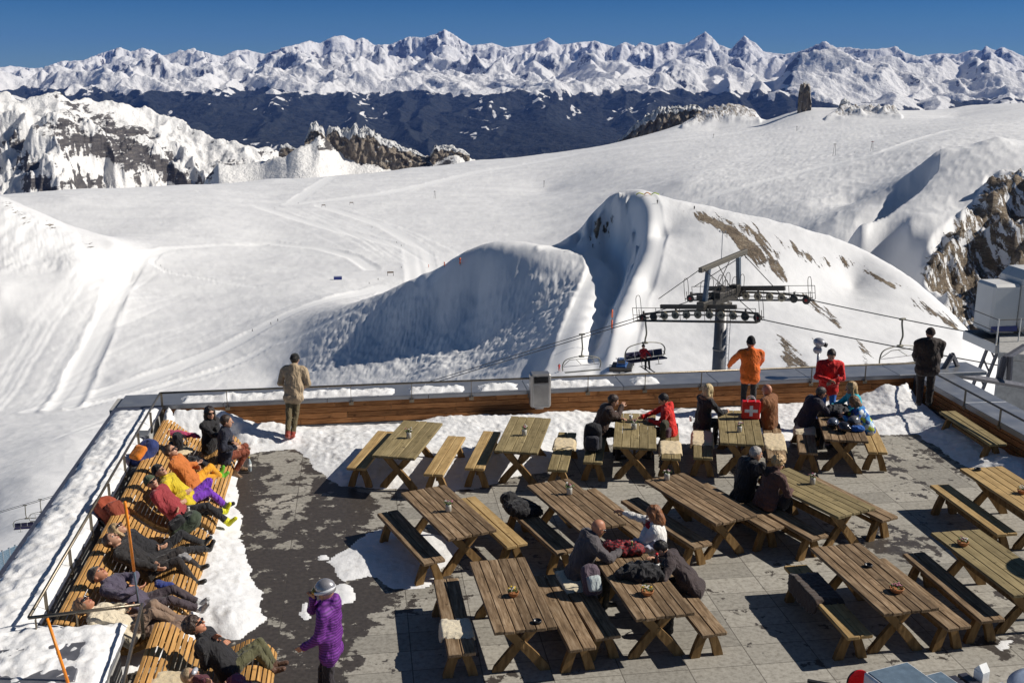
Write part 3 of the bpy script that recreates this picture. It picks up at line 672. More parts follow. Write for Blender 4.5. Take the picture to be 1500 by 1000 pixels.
def plainmat_pavers():
    m, nt, b = newmat('stone_pavers')
    tc = N(nt, 'ShaderNodeTexCoord').outputs['Object']; sp = N(nt, 'ShaderNodeSeparateXYZ'); L(nt, tc, sp.inputs[0])
    wv = noisen(nt, tc, 1.1, 3)
    def joint(c, period, ph, wdt):
        f = mathn(nt, 'FRACT', mathn(nt, 'DIVIDE', mathn(nt, 'ADD', c, ph), period))
        return mathn(nt, 'LESS_THAN', mathn(nt, 'ABSOLUTE', mathn(nt, 'SUBTRACT', f, .5)), wdt / period)
    def cell(c, period, ph): return mathn(nt, 'FLOOR', mathn(nt, 'ADD', mathn(nt, 'DIVIDE', mathn(nt, 'ADD', c, ph), period), .5))
    jx = joint(sp.outputs[0], .90, .12, .007); jy = joint(sp.outputs[1], .49, .1, .006)
    jn = mathn(nt, 'MAXIMUM', jx, jy)
    cc = N(nt, 'ShaderNodeCombineXYZ'); L(nt, cell(sp.outputs[0], .90, .12), cc.inputs[0]); L(nt, cell(sp.outputs[1], .49, .1), cc.inputs[1])
    wn = N(nt, 'ShaderNodeTexWhiteNoise'); L(nt, cc.outputs[0], wn.inputs[0]); rnd = wn.outputs[0]
    aW = N(nt, 'ShaderNodeAttribute', attribute_name='wet').outputs['Fac']
    n1 = noisen(nt, tc, 3.2, 7, .68); n2 = noisen(nt, tc, 14, 6, .7); n0 = noisen(nt, tc, .8, 4, .5)
    dry = ramp(nt, n2, [(.28, (.17, .155, .13)), (.5, (.31, .29, .25)), (.75, (.41, .39, .34))])
    tone = mathn(nt, 'ADD', mathn(nt, 'MULTIPLY', rnd, .34), .83)
    s1 = N(nt, 'ShaderNodeVectorMath', operation='SCALE'); L(nt, dry, s1.inputs[0]); L(nt, tone, s1.inputs['Scale'])
    wet = ramp(nt, n2, [(.3, (.036, .030, .026)), (.7, (.085, .072, .062))])
    wf = mathn(nt, 'ADD', aW, mathn(nt, 'MULTIPLY', mathn(nt, 'SUBTRACT', n1, .5), 2.1)); wf = mathn(nt, 'ADD', wf, mathn(nt, 'MULTIPLY', mathn(nt, 'SUBTRACT', n0, .5), .7)); wf = mathn(nt, 'ADD', wf, mathn(nt, 'MULTIPLY', mathn(nt, 'SUBTRACT', rnd, .5), .18))
    wm = ramp(nt, wf, [(.50, 0.), (.56, 1.)])
    col = mixc(nt, wm, s1.outputs[0], wet)
    col = mixc(nt, mathn(nt, 'MULTIPLY', jn, .75), col, (.06, .052, .042))
    L(nt, col, b.inputs['Base Color'])
    L(nt, mathn(nt, 'SUBTRACT', .85, mathn(nt, 'MULTIPLY', wm, .38)), b.inputs['Roughness'])
    b1 = bump(nt, None, mathn(nt, 'SUBTRACT', 1., jn), .5, .006)
    bump(nt, b, n2, .35, .004, b1); return m
def snow_small():
    m, nt, b = newmat('old_snow')
    tc = N(nt, 'ShaderNodeTexCoord').outputs['Object']
    n = noisen(nt, tc, 5, 6, .65); n2 = noisen(nt, tc, 28, 4, .6)
    L(nt, ramp(nt, n, [(.22, (.62, .60, .57)), (.48, (.80, .80, .80)), (.8, (.84, .84, .84))]), b.inputs['Base Color']); b.inputs['Roughness'].default_value = .6
    b.inputs['Subsurface Weight'].default_value = 0.0
    b1 = bump(nt, None, n, .45, .04); bump(nt, b, n2, .5, .010, b1); return m
DSNOW = snow_small()
STONE = plainmat_pavers()
CONC = simple('grey_concrete', (.36, .355, .34), .8, ns=6, var=.2)
METAL = simple('galvanised_metal', (.42, .42, .43), .42, .85, ns=20)
CAPM = simple('painted_metal_coping', (.30, .31, .33), .42, .6, ns=3, var=.12, bs=.05)
RAILM = simple('brown_grey_rail_metal', (.20, .17, .13), .4, .8)
WALLWOOD = plank_mat('stained_larch_boards', [(.11, .042, .016), (.34, .15, .055), (.52, .26, .11)], (3.0, 60, 60), .6, .7, 'Y')
OLIVE = plank_mat('olive_larch', [(.13, .10, .048), (.24, .188, .095), (.345, .28, .155)], var=.34)
AGED = plank_mat('aged_brown_wood', [(.055, .036, .021), (.195, .13, .075), (.37, .275, .18)], (30, 2.2, 30), var=.6)
HONEY = plank_mat('honey_coloured_wood', [(.24, .15, .06), (.40, .27, .12), (.52, .38, .19)], var=.25)
LEGW = plank_mat('leg_timber', [(.12, .068, .026), (.24, .145, .06), (.35, .225, .10)], (14, 14, 3), var=.2)
SLAT = plank_mat('larch_slats', [(.29, .145, .042), (.46, .25, .085), (.58, .36, .14)], (50, 2.0, 50), .55, .35)

# deck sheet with wet patches
g = .1; vx_ = np.arange(-1.2, 19.0, g); wy_ = np.arange(-1.1, 16.0, g)
Vd, Wd = np.meshgrid(vx_, wy_)
def poly_sd(poly, A, B):
    d = np.full(A.shape, 1e9); ins = np.zeros(A.shape, bool)
    for (x0, y0), (x1, y1) in zip(poly, poly[1:] + poly[:1]):
        dx, dy = x1 - x0, y1 - y0; t = np.clip(((A - x0) * dx + (B - y0) * dy) / (dx * dx + dy * dy + 1e-9), 0, 1)
        d = np.minimum(d, np.hypot(A - x0 - t * dx, B - y0 - t * dy))
        ins ^= ((y0 > B) != (y1 > B)) & (A < dx * (B - y0) / (dy if abs(dy) > 1e-9 else 1e-9) + x0)
    return np.where(ins, d, -d)
def PP(pts): return [dpx(*p) for p in pts]
SN = [
 PP([(330,648),(352,668),(392,660),(436,655),(458,684),(500,712),(560,716),(640,720),(700,716),(745,700),(800,690),(862,650),(1000,650),(1050,640),(1142,660),(1170,640),(1290,636),(1345,636),(1385,664),(1430,690),(1500,735)]) + [(18.0, 4.9), (17.3, 4.0), (17.1, -.05), (0, -.05), (0.0, 1.0), (1.2, 1.9)],
 [(-.05, -.05), (1.4, 0.2), (1.6, 1.2)] + PP([(350,690),(346,740),(352,770),(358,810),(372,850),(392,905),(350,938),(300,930)]) + [(1.2, 9.7), (-.05, 9.9)],
 PP([(480,822),(512,796),(555,775),(615,778),(662,788),(690,800),(660,822),(625,858),(575,862),(540,842),(505,850)]),
 PP([(484,868),(500,850),(520,862),(514,880),(500,884)]), PP([(436,900),(438,884),(452,880),(458,902),(448,908)]),
 PP([(1452,944),(1462,936),(1480,938),(1482,950),(1465,954)]), PP([(466,814),(478,812),(480,820),(468,821)])]
wet = np.full(Vd.shape, .21)
for poly, val in ((PP([(335,700),(350,660),(400,690),(432,668),(470,700),(520,720),(560,735),(525,790),(530,850),(590,870),(540,905),(515,1010),(500,1100),(200,1100),(290,900)]), .78), (PP([(400,690),(432,664),(455,690),(450,760),(400,775),(380,740)]), .38),
                  (PP([(1080,790),(1290,760),(1400,800),(1340,840),(1200,800)]), .55), (PP([(1230,640),(1350,640),(1420,700),(1380,720),(1300,700)]), .42), (PP([(1440,930),(1500,920),(1500,965),(1440,962)]), .5), (PP([(620,830),(700,830),(690,900),(560,900)]), .45)):
    wet = np.maximum(np.where(poly_sd(poly, Vd, Wd) > 0, val, 0), wet) if val > .4 else np.where(poly_sd(poly, Vd, Wd) > 0, val, wet)
for p in SN:
    sd = poly_sd(p, Vd, Wd); wet = np.maximum(wet, .62 * sstep(-.45, -.05, sd + .15 * noise3(Vd * 2, Wd * 2)))
kk = np.hanning(7); kk /= kk.sum(); wet = np.apply_along_axis(lambda a: np.convolve(np.pad(a, 3, 'edge'), kk, 'valid'), 0, wet); wet = np.apply_along_axis(lambda a: np.convolve(np.pad(a, 3, 'edge'), kk, 'valid'), 1, wet)
keep = (Vd > 0) | (Wd < 9.9); keep = np.ones(Vd.shape, bool)
o = on_deck(gridmesh('terrace_paving', Vd, -Wd, np.zeros(Vd.shape), STONE, {'wet': wet}, keep)); tag(o, kind='structure')
# snow lying on the terrace
g = .035; vx_ = np.arange(-.1, 18.2, g); wy_ = np.arange(-.1, 13.2, g); Vs, Ws = np.meshgrid(vx_, wy_)
lump = fbm(Vs * 2.2, Ws * 2.2, 1, 3); lump2 = ridged(Vs * 6, Ws * 6, 3, 3)
hs = np.full(Vs.shape, -1.0)
for i, p in enumerate(SN):
    sd = poly_sd(p, Vs, Ws) + .10 * fbm(Vs * 1.7, Ws * 1.7, i, 5)
    slope_, mx = ((.22, .16), (.45, .20), (.16, .06), (.3, .06), (.3, .07), (.2, .03), (.3, .03))[i]
    h = mx * (1 - np.exp(-np.maximum(sd, 0) * slope_ / mx)) ; 
    if i == 0:
        bank = np.interp(Vs, [0, 1.3, 2.0, 3.3, 4.5, 5.3, 6.2, 8.5, 10, 12.5, 14.0, 15.5, 16.2, 17.2], [.75, .60, .28, .02, .02, .08, .19, .17, .08, .08, .12, .18, .46, .40])
        h = h + bank * np.exp(-(Ws / .75)**2) * sstep(0, .4, sd)
        rb = sstep(17.2, 16.0, Vs) ; h = h + .16 * sstep(15.6, 17.1, Vs) * sstep(0, .5, sd)
    if i == 1: h = h + .58 * np.exp(-(Vs / .30)**6) * sstep(0, .4, sd) + .2 * np.exp(-((Ws) / 1.2)**2) * sstep(0, .4, sd)
    h = h + (lump * .030 + (lump2 - 1) * .016 + .012 * fbm(Vs * 11, Ws * 11, 4, 2)) * sstep(0, .3, sd) * (.5 if i in (2,) else 1)
    hs = np.maximum(hs, np.where(sd > 0, np.maximum(h, .006), -1))
keep = hs > 0
o = on_deck(gridmesh('snow_on_terrace', Vs, -Ws, np.where(keep, hs, -.004), DSNOW, None, keep)); tag(o, kind='structure')

# the building mass below and the parapet walls
mb = MB()
mb.box((8.55, -11.0, -8.2), (19.0, 23.8, 16.0), bev=0); o = on_deck(mb.build('restaurant_building_below_the_terrace', CONC)); tag(o, 'grey concrete restaurant block carrying the paved sun terrace', 'building')
def boards(mb, x0, x1, y, z0, z1, n, face, axis='x', seed=0):
    """overlapping horizontal boards, butted end to end"""
    rs_ = random.Random(seed); h = (z1 - z0) / n
    for k in range(n):
        x = x0 - rs_.uniform(0, 2.5)
        while x < x1:
            e = x + rs_.uniform(2.6, 4.2); a, b_ = max(x, x0), min(e, x1); x = e
            if b_ - a < .05: continue
            c = ((a + b_) / 2, y, z0 + h * (k + .5)); d = (b_ - a - .006, .045, h - .012)
            M = Matrix.Rotation(R(5) * face, 4, 'X')
            if axis == 'x': mb.box(c, d, M, .004)
            else: mb.box((c[1], -c[0], c[2]), (d[1], d[0], d[2]), Matrix.Rotation(R(5) * face, 4, 'Y'), .004)
W0 = thing('back_parapet_wall', 'low back terrace wall clad in orange brown boards under grey metal coping', 'wall', dk(0, 0, 0), DA)
mb = MB(); boards(mb, .02, 17.15, .03, .06, .572, 4, -1, seed=3); mb.build('board_cladding', WALLWOOD, W0)
mb = MB(); mb.box((8.2, .49, .28), (18.6, .84, .56), bev=.0); mb.build('wall_core', CONC, W0)
mb = MB(); mb.box((8.575, .006, .028), (17.13, .06, .056), bev=.004); mb.build('plinth', CONC, W0)
mb = MB()
for k in range(9):
    a = -.92 + k * 2.21; mb.box((a + 1.1, .42, .622), (2.2, .92, .05), Matrix.Rotation(R(-1.2), 4, 'X'), .006)
    mb.box((a + 1.1, -.035, .600), (2.2, .012, .075), None, .003)
mb.build('coping', CAPM, W0)
W1 = thing('right_parapet_wall', 'right-hand terrace wall with shaded brown boards and pale coping', 'wall', dk(17.17, 0, 0), DA)
mb = MB(); boards(mb, .04, 13.0, .03, .06, .555, 4, -1, 'y', 5); mb.build('board_cladding', WALLWOOD, W1)
mb = MB(); mb.box((.47, -6.5, .28), (.80, 13.0, .56), bev=0); mb.build('wall_core', CONC, W1)
mb = MB()
for k in range(6): mb.box((.43, -.05 - 2.21 * (k + .5), .622), (.96, 2.2, .05), Matrix.Rotation(R(1.2), 4, 'Y'), .006); mb.box((-.045, -.05 - 2.21 * (k + .5), .586), (.012, 2.2, .10), None, .003)
mb.build('coping', CAPM, W1)
W2 = thing('left_parapet_wall', 'left terrace wall almost buried under a long snow cap', 'wall', dk(0, 0, 0), DA)
mb = MB(); mb.box((-.47, -4.9, .28), (.84, 9.9, .56), bev=0); mb.build('wall_core', CONC, W2)
mb = MB()
for k in range(4): mb.box((-.46, -.05 - 2.6 * (k + .5) + .02, .615), (.98, 2.59, .05), None, .006)
mb.box((-.962, -5.2, .56), (.016, 10.4, .16), None, .004)
mb.build('coping', simple('dark_blue_grey_coping', (.10, .11, .15), .45, .5), W2)
W3 = thing('corner_parapet_wall', 'snow covered wall block in the bottom left corner of the terrace', 'wall', dk(0, 9.85, 0), DA)
mb = MB(); mb.box((.12, -2.2, .28), (2.0, 4.3, .56), bev=0); mb.build('wall_core', CONC, W3)
mb = MB(); mb.box((.13, -2.2, .60), (2.10, 4.40, .06), None, .006); mb.build('coping', CAPM, W3)
# snow lying along the copings
def capsnow(x0, x1, y0, y1, hmax, seed, gaps=None, label='', z0=.655, gg=.04):
    xs = np.arange(x0, x1, gg); ys = np.arange(y0, y1, gg); A, B = np.meshgrid(xs, ys)
    sd = np.minimum(np.minimum(A - x0, x1 - A), np.minimum(B - y0, y1 - B)) + .05 * fbm(A * 2.5, B * 2.5, seed, 4) - .03
    if gaps is not None: sd = np.minimum(sd, gaps(A, B) + .06 * fbm(A * 3, B * 3, seed + 2, 4))
    h = hmax * (1 - np.exp(-np.maximum(sd, 0) * 9)) + .05 * fbm(A * 2.4, B * 2.4, seed + 5, 4) * sstep(0, .15, sd) + (ridged(A * 6, B * 6, seed, 3) - 1) * .03 * sstep(0, .1, sd)
    keep = sd > 0
    o = gridmesh('snow_on_coping', A, B, np.where(keep, z0 + np.maximum(h, .01), z0 - .006), DSNOW, None, keep); on_deck(o); return tag(o, kind='structure')
capsnow(-.9, .06, -10.6, -.35, .12, 1, z0=.64)
capsnow(-.9, 1.22, -14.2, -9.55, .17, 2, z0=.63)
def gp(A, B):
    s = np.full(A.shape, -1.0)
    for a, b in ((.4, 4.95), (5.3, 6.5), (6.9, 7.7), (8.0, 8.15), (8.2, 9.9), (10.4, 11.0)): s = np.maximum(s, np.minimum(A - a, b - A))
    return s
capsnow(.1, 12.5, .02, .52, .10, 3, gp, z0=.652)
# handrails: thin top bar on bracketed posts
def handrail(label, pts, posts, brk):
    """pts, posts in deck coordinates"""
    t = thing('handrail', label, 'railing', dk(0, 0, 0), DA)
    mb = MB(); mb.tube([(a, -b, .94) for a, b in pts], .023, 8); mb.build('top_bar', RAILM, t, True)
    for a, b in posts:
        mb = MB(); mb.box((a, -b, .72), (.012, .045, .42), Matrix.Rotation(brk, 4, 'Z') if brk else None, .002)
        mb.box((a + (0 if brk == 0 else .0), -b, .535), (.10, .035, .07), Matrix.Rotation(brk, 4, 'Z') if brk else None, .004); mb.build('post', RAILM, t)
    return t
handrail('thin brown handrail along the back wall of the terrace', [(0, .07), (17.1, .07)], [(.06 + 1.318 * k, .085) for k in range(1, 13)], 0)
handrail('brown handrail running down the snowy left wall', [(0, .07), (.03, 9.78)], [(0.03, .1 + 1.28 * k) for k in range(8)], R(90))
handrail('short handrail turning the corner above the bottom left snow', [(.03, 9.80), (1.36, 9.64)], [(.12, 9.83), (.60, 9.76)], 0)
handrail('grey handrail leading toward the viewer beside the third lounger', [(1.38, 9.62), (1.52, 11.5), (1.62, 14)], [(1.38, 9.7), (1.5, 11.3)], R(90))
handrail('grey handrail along the right wall coping', [(17.1, .07), (17.12, 13)], [(17.12, .9 + 1.32 * k) for k in range(8)], R(90))
# ---------------- tables and benches
def plank(mb, x, y, z, wx, ly, hz, rs_, bev=.008):
    mb.box((x, y + rs_.uniform(-.006, .006), z + rs_.uniform(-.002, .002)), (wx, ly + rs_.uniform(-.012, .012), hz), Matrix.Rotation(rs_.uniform(-.002, .002), 4, 'Z'), bev)
def curved_leg(mb, pts, wd, th, y):
    """flat curved timber following pts (x, z), wd wide, th thick along y"""
    P = [Vector((a, 0, b)) for a, b in pts]; Lf, Rt = [], []
    for i, p in enumerate(P):
        t = (P[min(i + 1, len(P) - 1)] - P[max(i - 1, 0)]).normalized(); n = Vector((-t.z, 0, t.x))
        k = wd[i] / 2; Lf.append((p + n * k)); Rt.append((p - n * k))
    if pts[-1][1] < .1:
        for q in (Lf, Rt): q[-1] = Vector((q[-1].x, 0, 0.0))
    prof = [(q.x, q.z) for q in Lf] + [(q.x, q.z) for q in reversed(Rt)]
    n = len(P); vs = [(a, y - th / 2, b) for a, b in prof] + [(a, y + th / 2, b) for a, b in prof]; fs = []
    m = len(prof)
    for i in range(n - 1): fs.append((i, i + 1, m - 2 - i, m - 1 - i)); fs.append((m + i, 2 * m - 1 - i, 2 * m - 2 - i, m + i + 1))
    for k in range(m): k2 = (k + 1) % m; fs.append((k2, k, k + m, k2 + m))
    mb.add(vs, fs)
def spline(pts, n=5):
    out = []
    P = [pts[0]] + list(pts) + [pts[-1]]
    for i in range(1, len(P) - 2):
        for k in range(n):
            t = k / n; q = []
            for c in range(len(pts[0])):
                a, b, c2, d = P[i - 1][c], P[i][c], P[i + 1][c], P[i + 2][c]
                q.append(.5 * ((2 * b) + (-a + c2) * t + (2 * a - 5 * b + 4 * c2 - d) * t * t + (-a + 3 * b - 3 * c2 + d) * t**3))
            out.append(tuple(q))
    out.append(tuple(pts[-1])); return out
def make_table(mat, seed, length=2.05, n=5, label=''):
    t = thing('picnic_table', label, 'table'); rs_ = random.Random(seed)
    mb = MB(); wd = .82 / n
    for k in range(n): plank(mb, -.41 + wd * (k + .5), 0, .735, wd - .006, length, .05, rs_, .007)
    mb.build('tabletop', mat, t)
    for y in (-length / 2 + .30, length / 2 - .30):
        mb = MB()
        for s in (-1, 1):
            pts = spline([(.25 * s, .70), (.11 * s, .52), (0, .40), (-.14 * s, .24), (-.33 * s, 0.0)])
            curved_leg(mb, pts, [.11 + .05 * abs(i / (len(pts) - 1) - .45) for i in range(len(pts))], .06, y + s * .031)
        mb.box((0, y, .69), (.66, .125, .045), None, .006); mb.build('leg', LEGW, t)
    mb = MB(); mb.box((0, 0, .40), (.05, length - .46, .11), None, .006); mb.build('stretcher', LEGW, t)
    return t
def make_bench(mat, seed, length=2.1, n=2, label=''):
    t = thing('bench', label, 'bench'); rs_ = random.Random(seed); wd = .37 / n
    mb = MB()
    for k in range(n): plank(mb, -.185 + wd * (k + .5), 0, .433, wd - .006, length, .055, rs_, .01)
    mb.build('seat', mat, t)
    for y in (-length / 2 + .24, length / 2 - .24):
        mb = MB()
        for s in (-1, 1):
            pts = spline([(.03 * s, .385), (.085 * s, .27), (.135 * s, .13), (.17 * s, 0.0)])
            curved_leg(mb, pts, [.10 + .03 * i / len(pts) for i in range(len(pts))], .075, y + s * .002)
        mb.box((0, y, .392), (.32, .12, .028), None, .004); mb.build('leg', LEGW, t)
    mb = MB(); mb.box((0, 0, .25), (.04, length - .56, .07), None, .004); mb.build('stretcher', LEGW, t)
    return t
nM = at(975, 901, .76); aM = R(-13)
MX, MY = nM[0] + math.sin(aM) * 1.02, nM[1] + math.cos(aM) * 1.02
TB = [  # x, y, heading, timber, label
 (-1.98, 19.60, 11, 'o', 'olive brown table at the left end of the back row by the snow'),
 (.23, 19.87, 9, 'o', 'olive brown empty table with a posy, in front of the grey bin'),
 (2.42, 20.10, 7, 'o', 'olive brown table between the man in brown and the person in red'),
 (4.51, 20.30, 9, 'o', 'olive brown table carrying the red shopping bag with a white cross'),
 (6.57, 20.50, 10, 'a', 'worn brown table heaped with ski helmets at the end of the back row'),
 (-1.05, 16.15, -26, 'a', 'weathered brown table with one posy beside the melting snow patch'),
 (1.02, 16.44, -23, 'a', 'weathered brown table beside the bench with the black coat'),
 (3.10, 16.71, -26, 'a', 'long brown table with a posy at its far end, behind the couple'),
 (5.05, 16.97, -28, 'o', 'pale olive table in front of the embracing couple'),
 (8.50, 17.05, -8, 'h', 'orange yellow table cut by the right edge of the picture, with an ashtray'),
 (7.00, 14.35, -10, 'o', 'olive table at the right edge crossed by a round shadow'),
 (5.04, 13.85, -12, 'a', 'rustic brown table with an ashtray and a planted bowl, lower right'),
 (-.02, 13.37, -11, 'a', 'rustic brown table in the centre foreground with flower pot and ashtray'),
 (MX, MY, -13, 'a', 'brown table covered with gear where the bald man sits')]
BN = [
 (-2.72, 19.76, 9, 'h', 'honey bench left of the leftmost back-row table, half in its shadow', None),
 (-1.27, 19.45, 9, 'h', 'bright honey bench right of the leftmost back-row table', None),
 (-.55, 19.75, 8, 'h', 'honey bench left of the empty table in front of the bin', None),
 (.98, 19.69, 8, 'o', 'olive bench with a cream sheepskin in front of the bin', None),
 (1.66, 20.08, 8, 'o', 'bench under the man in brown with a black rucksack on its end', None),
 (3.14, 20.28, 7, 'o', 'bench with a fluffy cream sheepskin under the person in red', None),
 (3.79, 20.31, 9, 'o', 'bench with a sheepskin under the blonde woman in black', None),
 (5.20, 20.27, 10, 'a', 'worn bench with a long sheepskin under the bald man in leather', None),
 (5.91, 20.57, 12, 'a', 'worn bench with a sheepskin under the man in the navy coat', None),
 (7.22, 20.60, 10, 'h', 'yellowish bench under the child in the patterned jacket', None),
 (-1.63, 15.86, -26, 'a', 'weathered bench in the melting snow left of the table with one posy', None),
 (-.36, 16.44, -25, 'h', 'yellow bench right of the table next to the melting snow patch', None),
 (.42, 16.22, -24, 'a', 'weathered bench with a black coat thrown over its far end', None),
 (1.72, 16.80, -23, 'a', 'weathered bench behind the woman in the white sweater', None),
 (2.50, 16.42, -27, 'a', 'long brown bench just right of the woman in white', None),
 (3.80, 17.06, -26, 'a', 'brown bench between the second row tables, mostly hidden', None),
 (4.42, 16.72, -26, 'a', 'brown bench carrying the embracing couple', None),
 (5.78, 17.45, -26, 'a', 'short visible bench on the far side of the pale olive table', None),
 (7.76, 16.95, -8, 'h', 'tan bench left of the orange yellow table at the right edge', None),
 (6.32, 14.19, -9, 'a', 'brown bench left of the table with the round shadow', None),
 (4.40, 13.76, -9, 'h', 'yellow bench with a dark brown fur hanging over it', None),
 (5.72, 13.98, -13, 'a', 'rustic bench right of the rustic table, lower right', None),
 (MX - .75, MY + .02, -13, 'a', 'brown bench under the bald man in grey', None),
 (MX + .66, MY + .10, -13, 'a', 'brown bench under the boy in the brown jacket', None),
 (-.80, 13.33, -9, 'a', 'brown bench with a cream and grey sheepskin in the foreground', None),
 (.69, 13.45, -12, 'a', 'wide empty brown bench between the two foreground tables', None),
 (9.53, 19.15, None, 'o', 'olive bench standing in the snow against the right wall', None)]
TM = {'o': OLIVE, 'a': AGED, 'h': HONEY}
tp = {}; bp_ = {}
for k, (x, y, a, m, lab) in enumerate(TB):
    if m not in tp: t = tp[m] = make_table(TM[m], 5 + k, n=6 if m == 'a' else 5)
    else: t = copy_tree(tp[m])
    t.location = (x, y, 0); t.rotation_euler = (0, 0, -R(a)); tag(t, lab, 'table', 'wooden tables on the terrace')
wb0, wb1 = dk(17.0 - .28, 2.15), dk(16.86 - .25, 4.45)
for k, (x, y, a, m, lab, _) in enumerate(BN):
    if m not in bp_: t = bp_[m] = make_bench(TM[m], 25 + k)
    else: t = copy_tree(bp_[m])
    z = 0
    if a is None: c = (wb0 + wb1) / 2; x, y = c.x, c.y; a = math.degrees(math.atan2(wb0.x - wb1.x, wb0.y - wb1.y)); z = .03
    if y > 19 and x < 9: z = .03
    t.location = (x, y, z); t.rotation_euler = (0, 0, -R(a)); tag(t, lab, 'bench', 'wooden benches on the terrace')

# wavy slatted loungers
def make_lounger(label, v0, w0, length, sx=1.0):
    t = thing('slatted_lounger', label, 'sun lounger', dk(v0, w0, 0), DA)
    prof = spline([(.06, .71), (.16, .725), (.34, .69), (.62, .50), (.95, .33), (1.22, .28), (1.45, .33), (1.66, .39), (1.86, .36), (2.04, .24), (2.12, .12)], 10)
    P = np.array(prof); P[:, 0] *= sx; s = np.r_[0, np.cumsum(np.hypot(*np.diff(P, axis=0).T))]; mb = MB(); d = 0.03
    while d < s[-1] - .02:
        x = np.interp(d, s, P[:, 0]); z = np.interp(d, s, P[:, 1]); x2 = np.interp(d + .01, s, P[:, 0]); z2 = np.interp(d + .01, s, P[:, 1])
        M = Matrix.Rotation(-math.atan2(z2 - z, x2 - x), 4, 'Y'); mb.box((x, -length / 2, z), (.054, length, .024), M, .004); d += .072
    mb.build('slats', SLAT, t)
    for yy in np.linspace(.12, length - .12, 4):
        q = [(a, b - .02) for a, b in P[::3]]; prof2 = q + [(a, b - .11) for a, b in reversed(q)]
        mb = MB(); n = len(q); vs = [(a, -yy - .02, b) for a, b in prof2] + [(a, -yy + .02, b) for a, b in prof2]; m = len(prof2); fs = []
        for i in range(n - 1): fs += [(i, m - 1 - i, m - 2 - i, i + 1), (m + i, m + i + 1, 2 * m - 2 - i, 2 * m - 1 - i)]
        for k in range(m): k2 = (k + 1) % m; fs.append((k, k2, k2 + m, k + m))
        for xx in (.30 * sx, 1.62 * sx): zt = np.interp(xx, P[:, 0], P[:, 1]) - .06; mb.box((xx, -yy, zt / 2), (.07, .038, zt), None, .004)
        mb.add(vs, fs); mb.build('side_rib', LEGW, t)
    return t
LG = [make_lounger('far wavy slatted lounger shared by the couple and two skiers', .20, 1.30, 4.45, .74),
      make_lounger('middle wavy slatted lounger with four people stretched out', .20, 5.98, 3.62, .74),
      make_lounger('near wavy slatted lounger under the curly haired man', 1.50, 9.75, 4.0, .74)]
for q in LG: q['group'] = 'wavy slatted loungers along the left wall'
# ---------------- people: one continuous surface per body, grown from limb volumes
def surface_nets(fn, lo, hi, res):
    nx, ny, nz = (int(math.ceil((b - a) / res)) + 1 for a, b in zip(lo, hi))
    gx_ = lo[0] + np.arange(nx) * res; gy_ = lo[1] + np.arange(ny) * res; gz_ = lo[2] + np.arange(nz) * res
    P = np.stack(np.meshgrid(gx_, gy_, gz_, indexing='ij'), -1).astype(np.float32)
    D = fn(P.reshape(-1, 3)).reshape(nx, ny, nz)
    ins = D < 0
    c = np.zeros((nx - 1, ny - 1, nz - 1), int)
    for a in (0, 1):
        for b in (0, 1):
            for d in (0, 1): c += ins[a:nx - 1 + a, b:ny - 1 + b, d:nz - 1 + d]
    act = (c > 0) & (c < 8); ids = -np.ones(act.shape, int); ids[act] = np.arange(act.sum())
    I = np.argwhere(act); acc = np.zeros((len(I), 3)); cnt = np.zeros(len(I))
    offs = [(0, 0, 0), (1, 0, 0), (0, 1, 0), (0, 0, 1), (1, 1, 0), (1, 0, 1), (0, 1, 1), (1, 1, 1)]
    for p in offs:
        for ax in range(3):
            if p[ax]: continue
            q = list(p); q[ax] = 1
            da = D[I[:, 0] + p[0], I[:, 1] + p[1], I[:, 2] + p[2]]; db = D[I[:, 0] + q[0], I[:, 1] + q[1], I[:, 2] + q[2]]
            m = (da < 0) != (db < 0); t = np.where(m, da / np.where(np.abs(da - db) < 1e-9, 1e-9, da - db), 0)
            pt = np.array(p, float)[None] * np.ones((len(I), 1)); pt[:, ax] += t; acc += pt * m[:, None]; cnt += m
    V = np.array(lo) + (I + acc / np.maximum(cnt, 1)[:, None]) * res
    F = []
    for ax in range(3):
        sl = [slice(1, None)] * 3; sl[ax] = slice(None)
        A = ins; 
        s0 = [slice(1, n - 1) for n in (nx, ny, nz)]; s1 = list(s0); s0[ax] = slice(0, (nx, ny, nz)[ax] - 1); s1[ax] = slice(1, (nx, ny, nz)[ax])
        a0 = A[tuple(s0)]; a1 = A[tuple(s1)]; ch = np.argwhere(a0 != a1)
        if not len(ch): continue
        sgn = a0[tuple(ch.T)]
        base = ch.copy(); o1, o2 = [k for k in range(3) if k != ax]; base[:, o1] += 1; base[:, o2] += 1
        def g(d1, d2):
            q = base.copy(); q[:, o1] -= d1; q[:, o2] -= d2; return ids[q[:, 0], q[:, 1], q[:, 2]]
        q = np.stack([g(0, 0), g(1, 0), g(1, 1), g(0, 1)], 1)
        flip = sgn if ax != 1 else ~sgn
        q = np.where(flip[:, None], q, q[:, ::-1]); F.append(q)
    F = np.concatenate(F); F = F[(F >= 0).all(1)]
    return V, F
def smin(a, b, k):
    h = np.clip(.5 + .5 * (b - a) / k, 0, 1); return b + (a - b) * h - k * h * (1 - h)
def seg(P, a, b, ra, rb, sq=None):
    a = np.array(a, np.float32); b = np.array(b, np.float32); d = b - a; t = np.clip(((P - a) @ d) / max(float(d @ d), 1e-8), 0, 1)
    v = P - a - t[:, None] * d
    if sq is not None:                      # squash: (unit vector, factor) makes the section narrower along it
        ax, f = sq; ax = np.array(ax, np.float32); v = v + ((v @ ax) * (f - 1))[:, None] * ax
    return np.sqrt((v * v).sum(1)) - (ra + (rb - ra) * t)
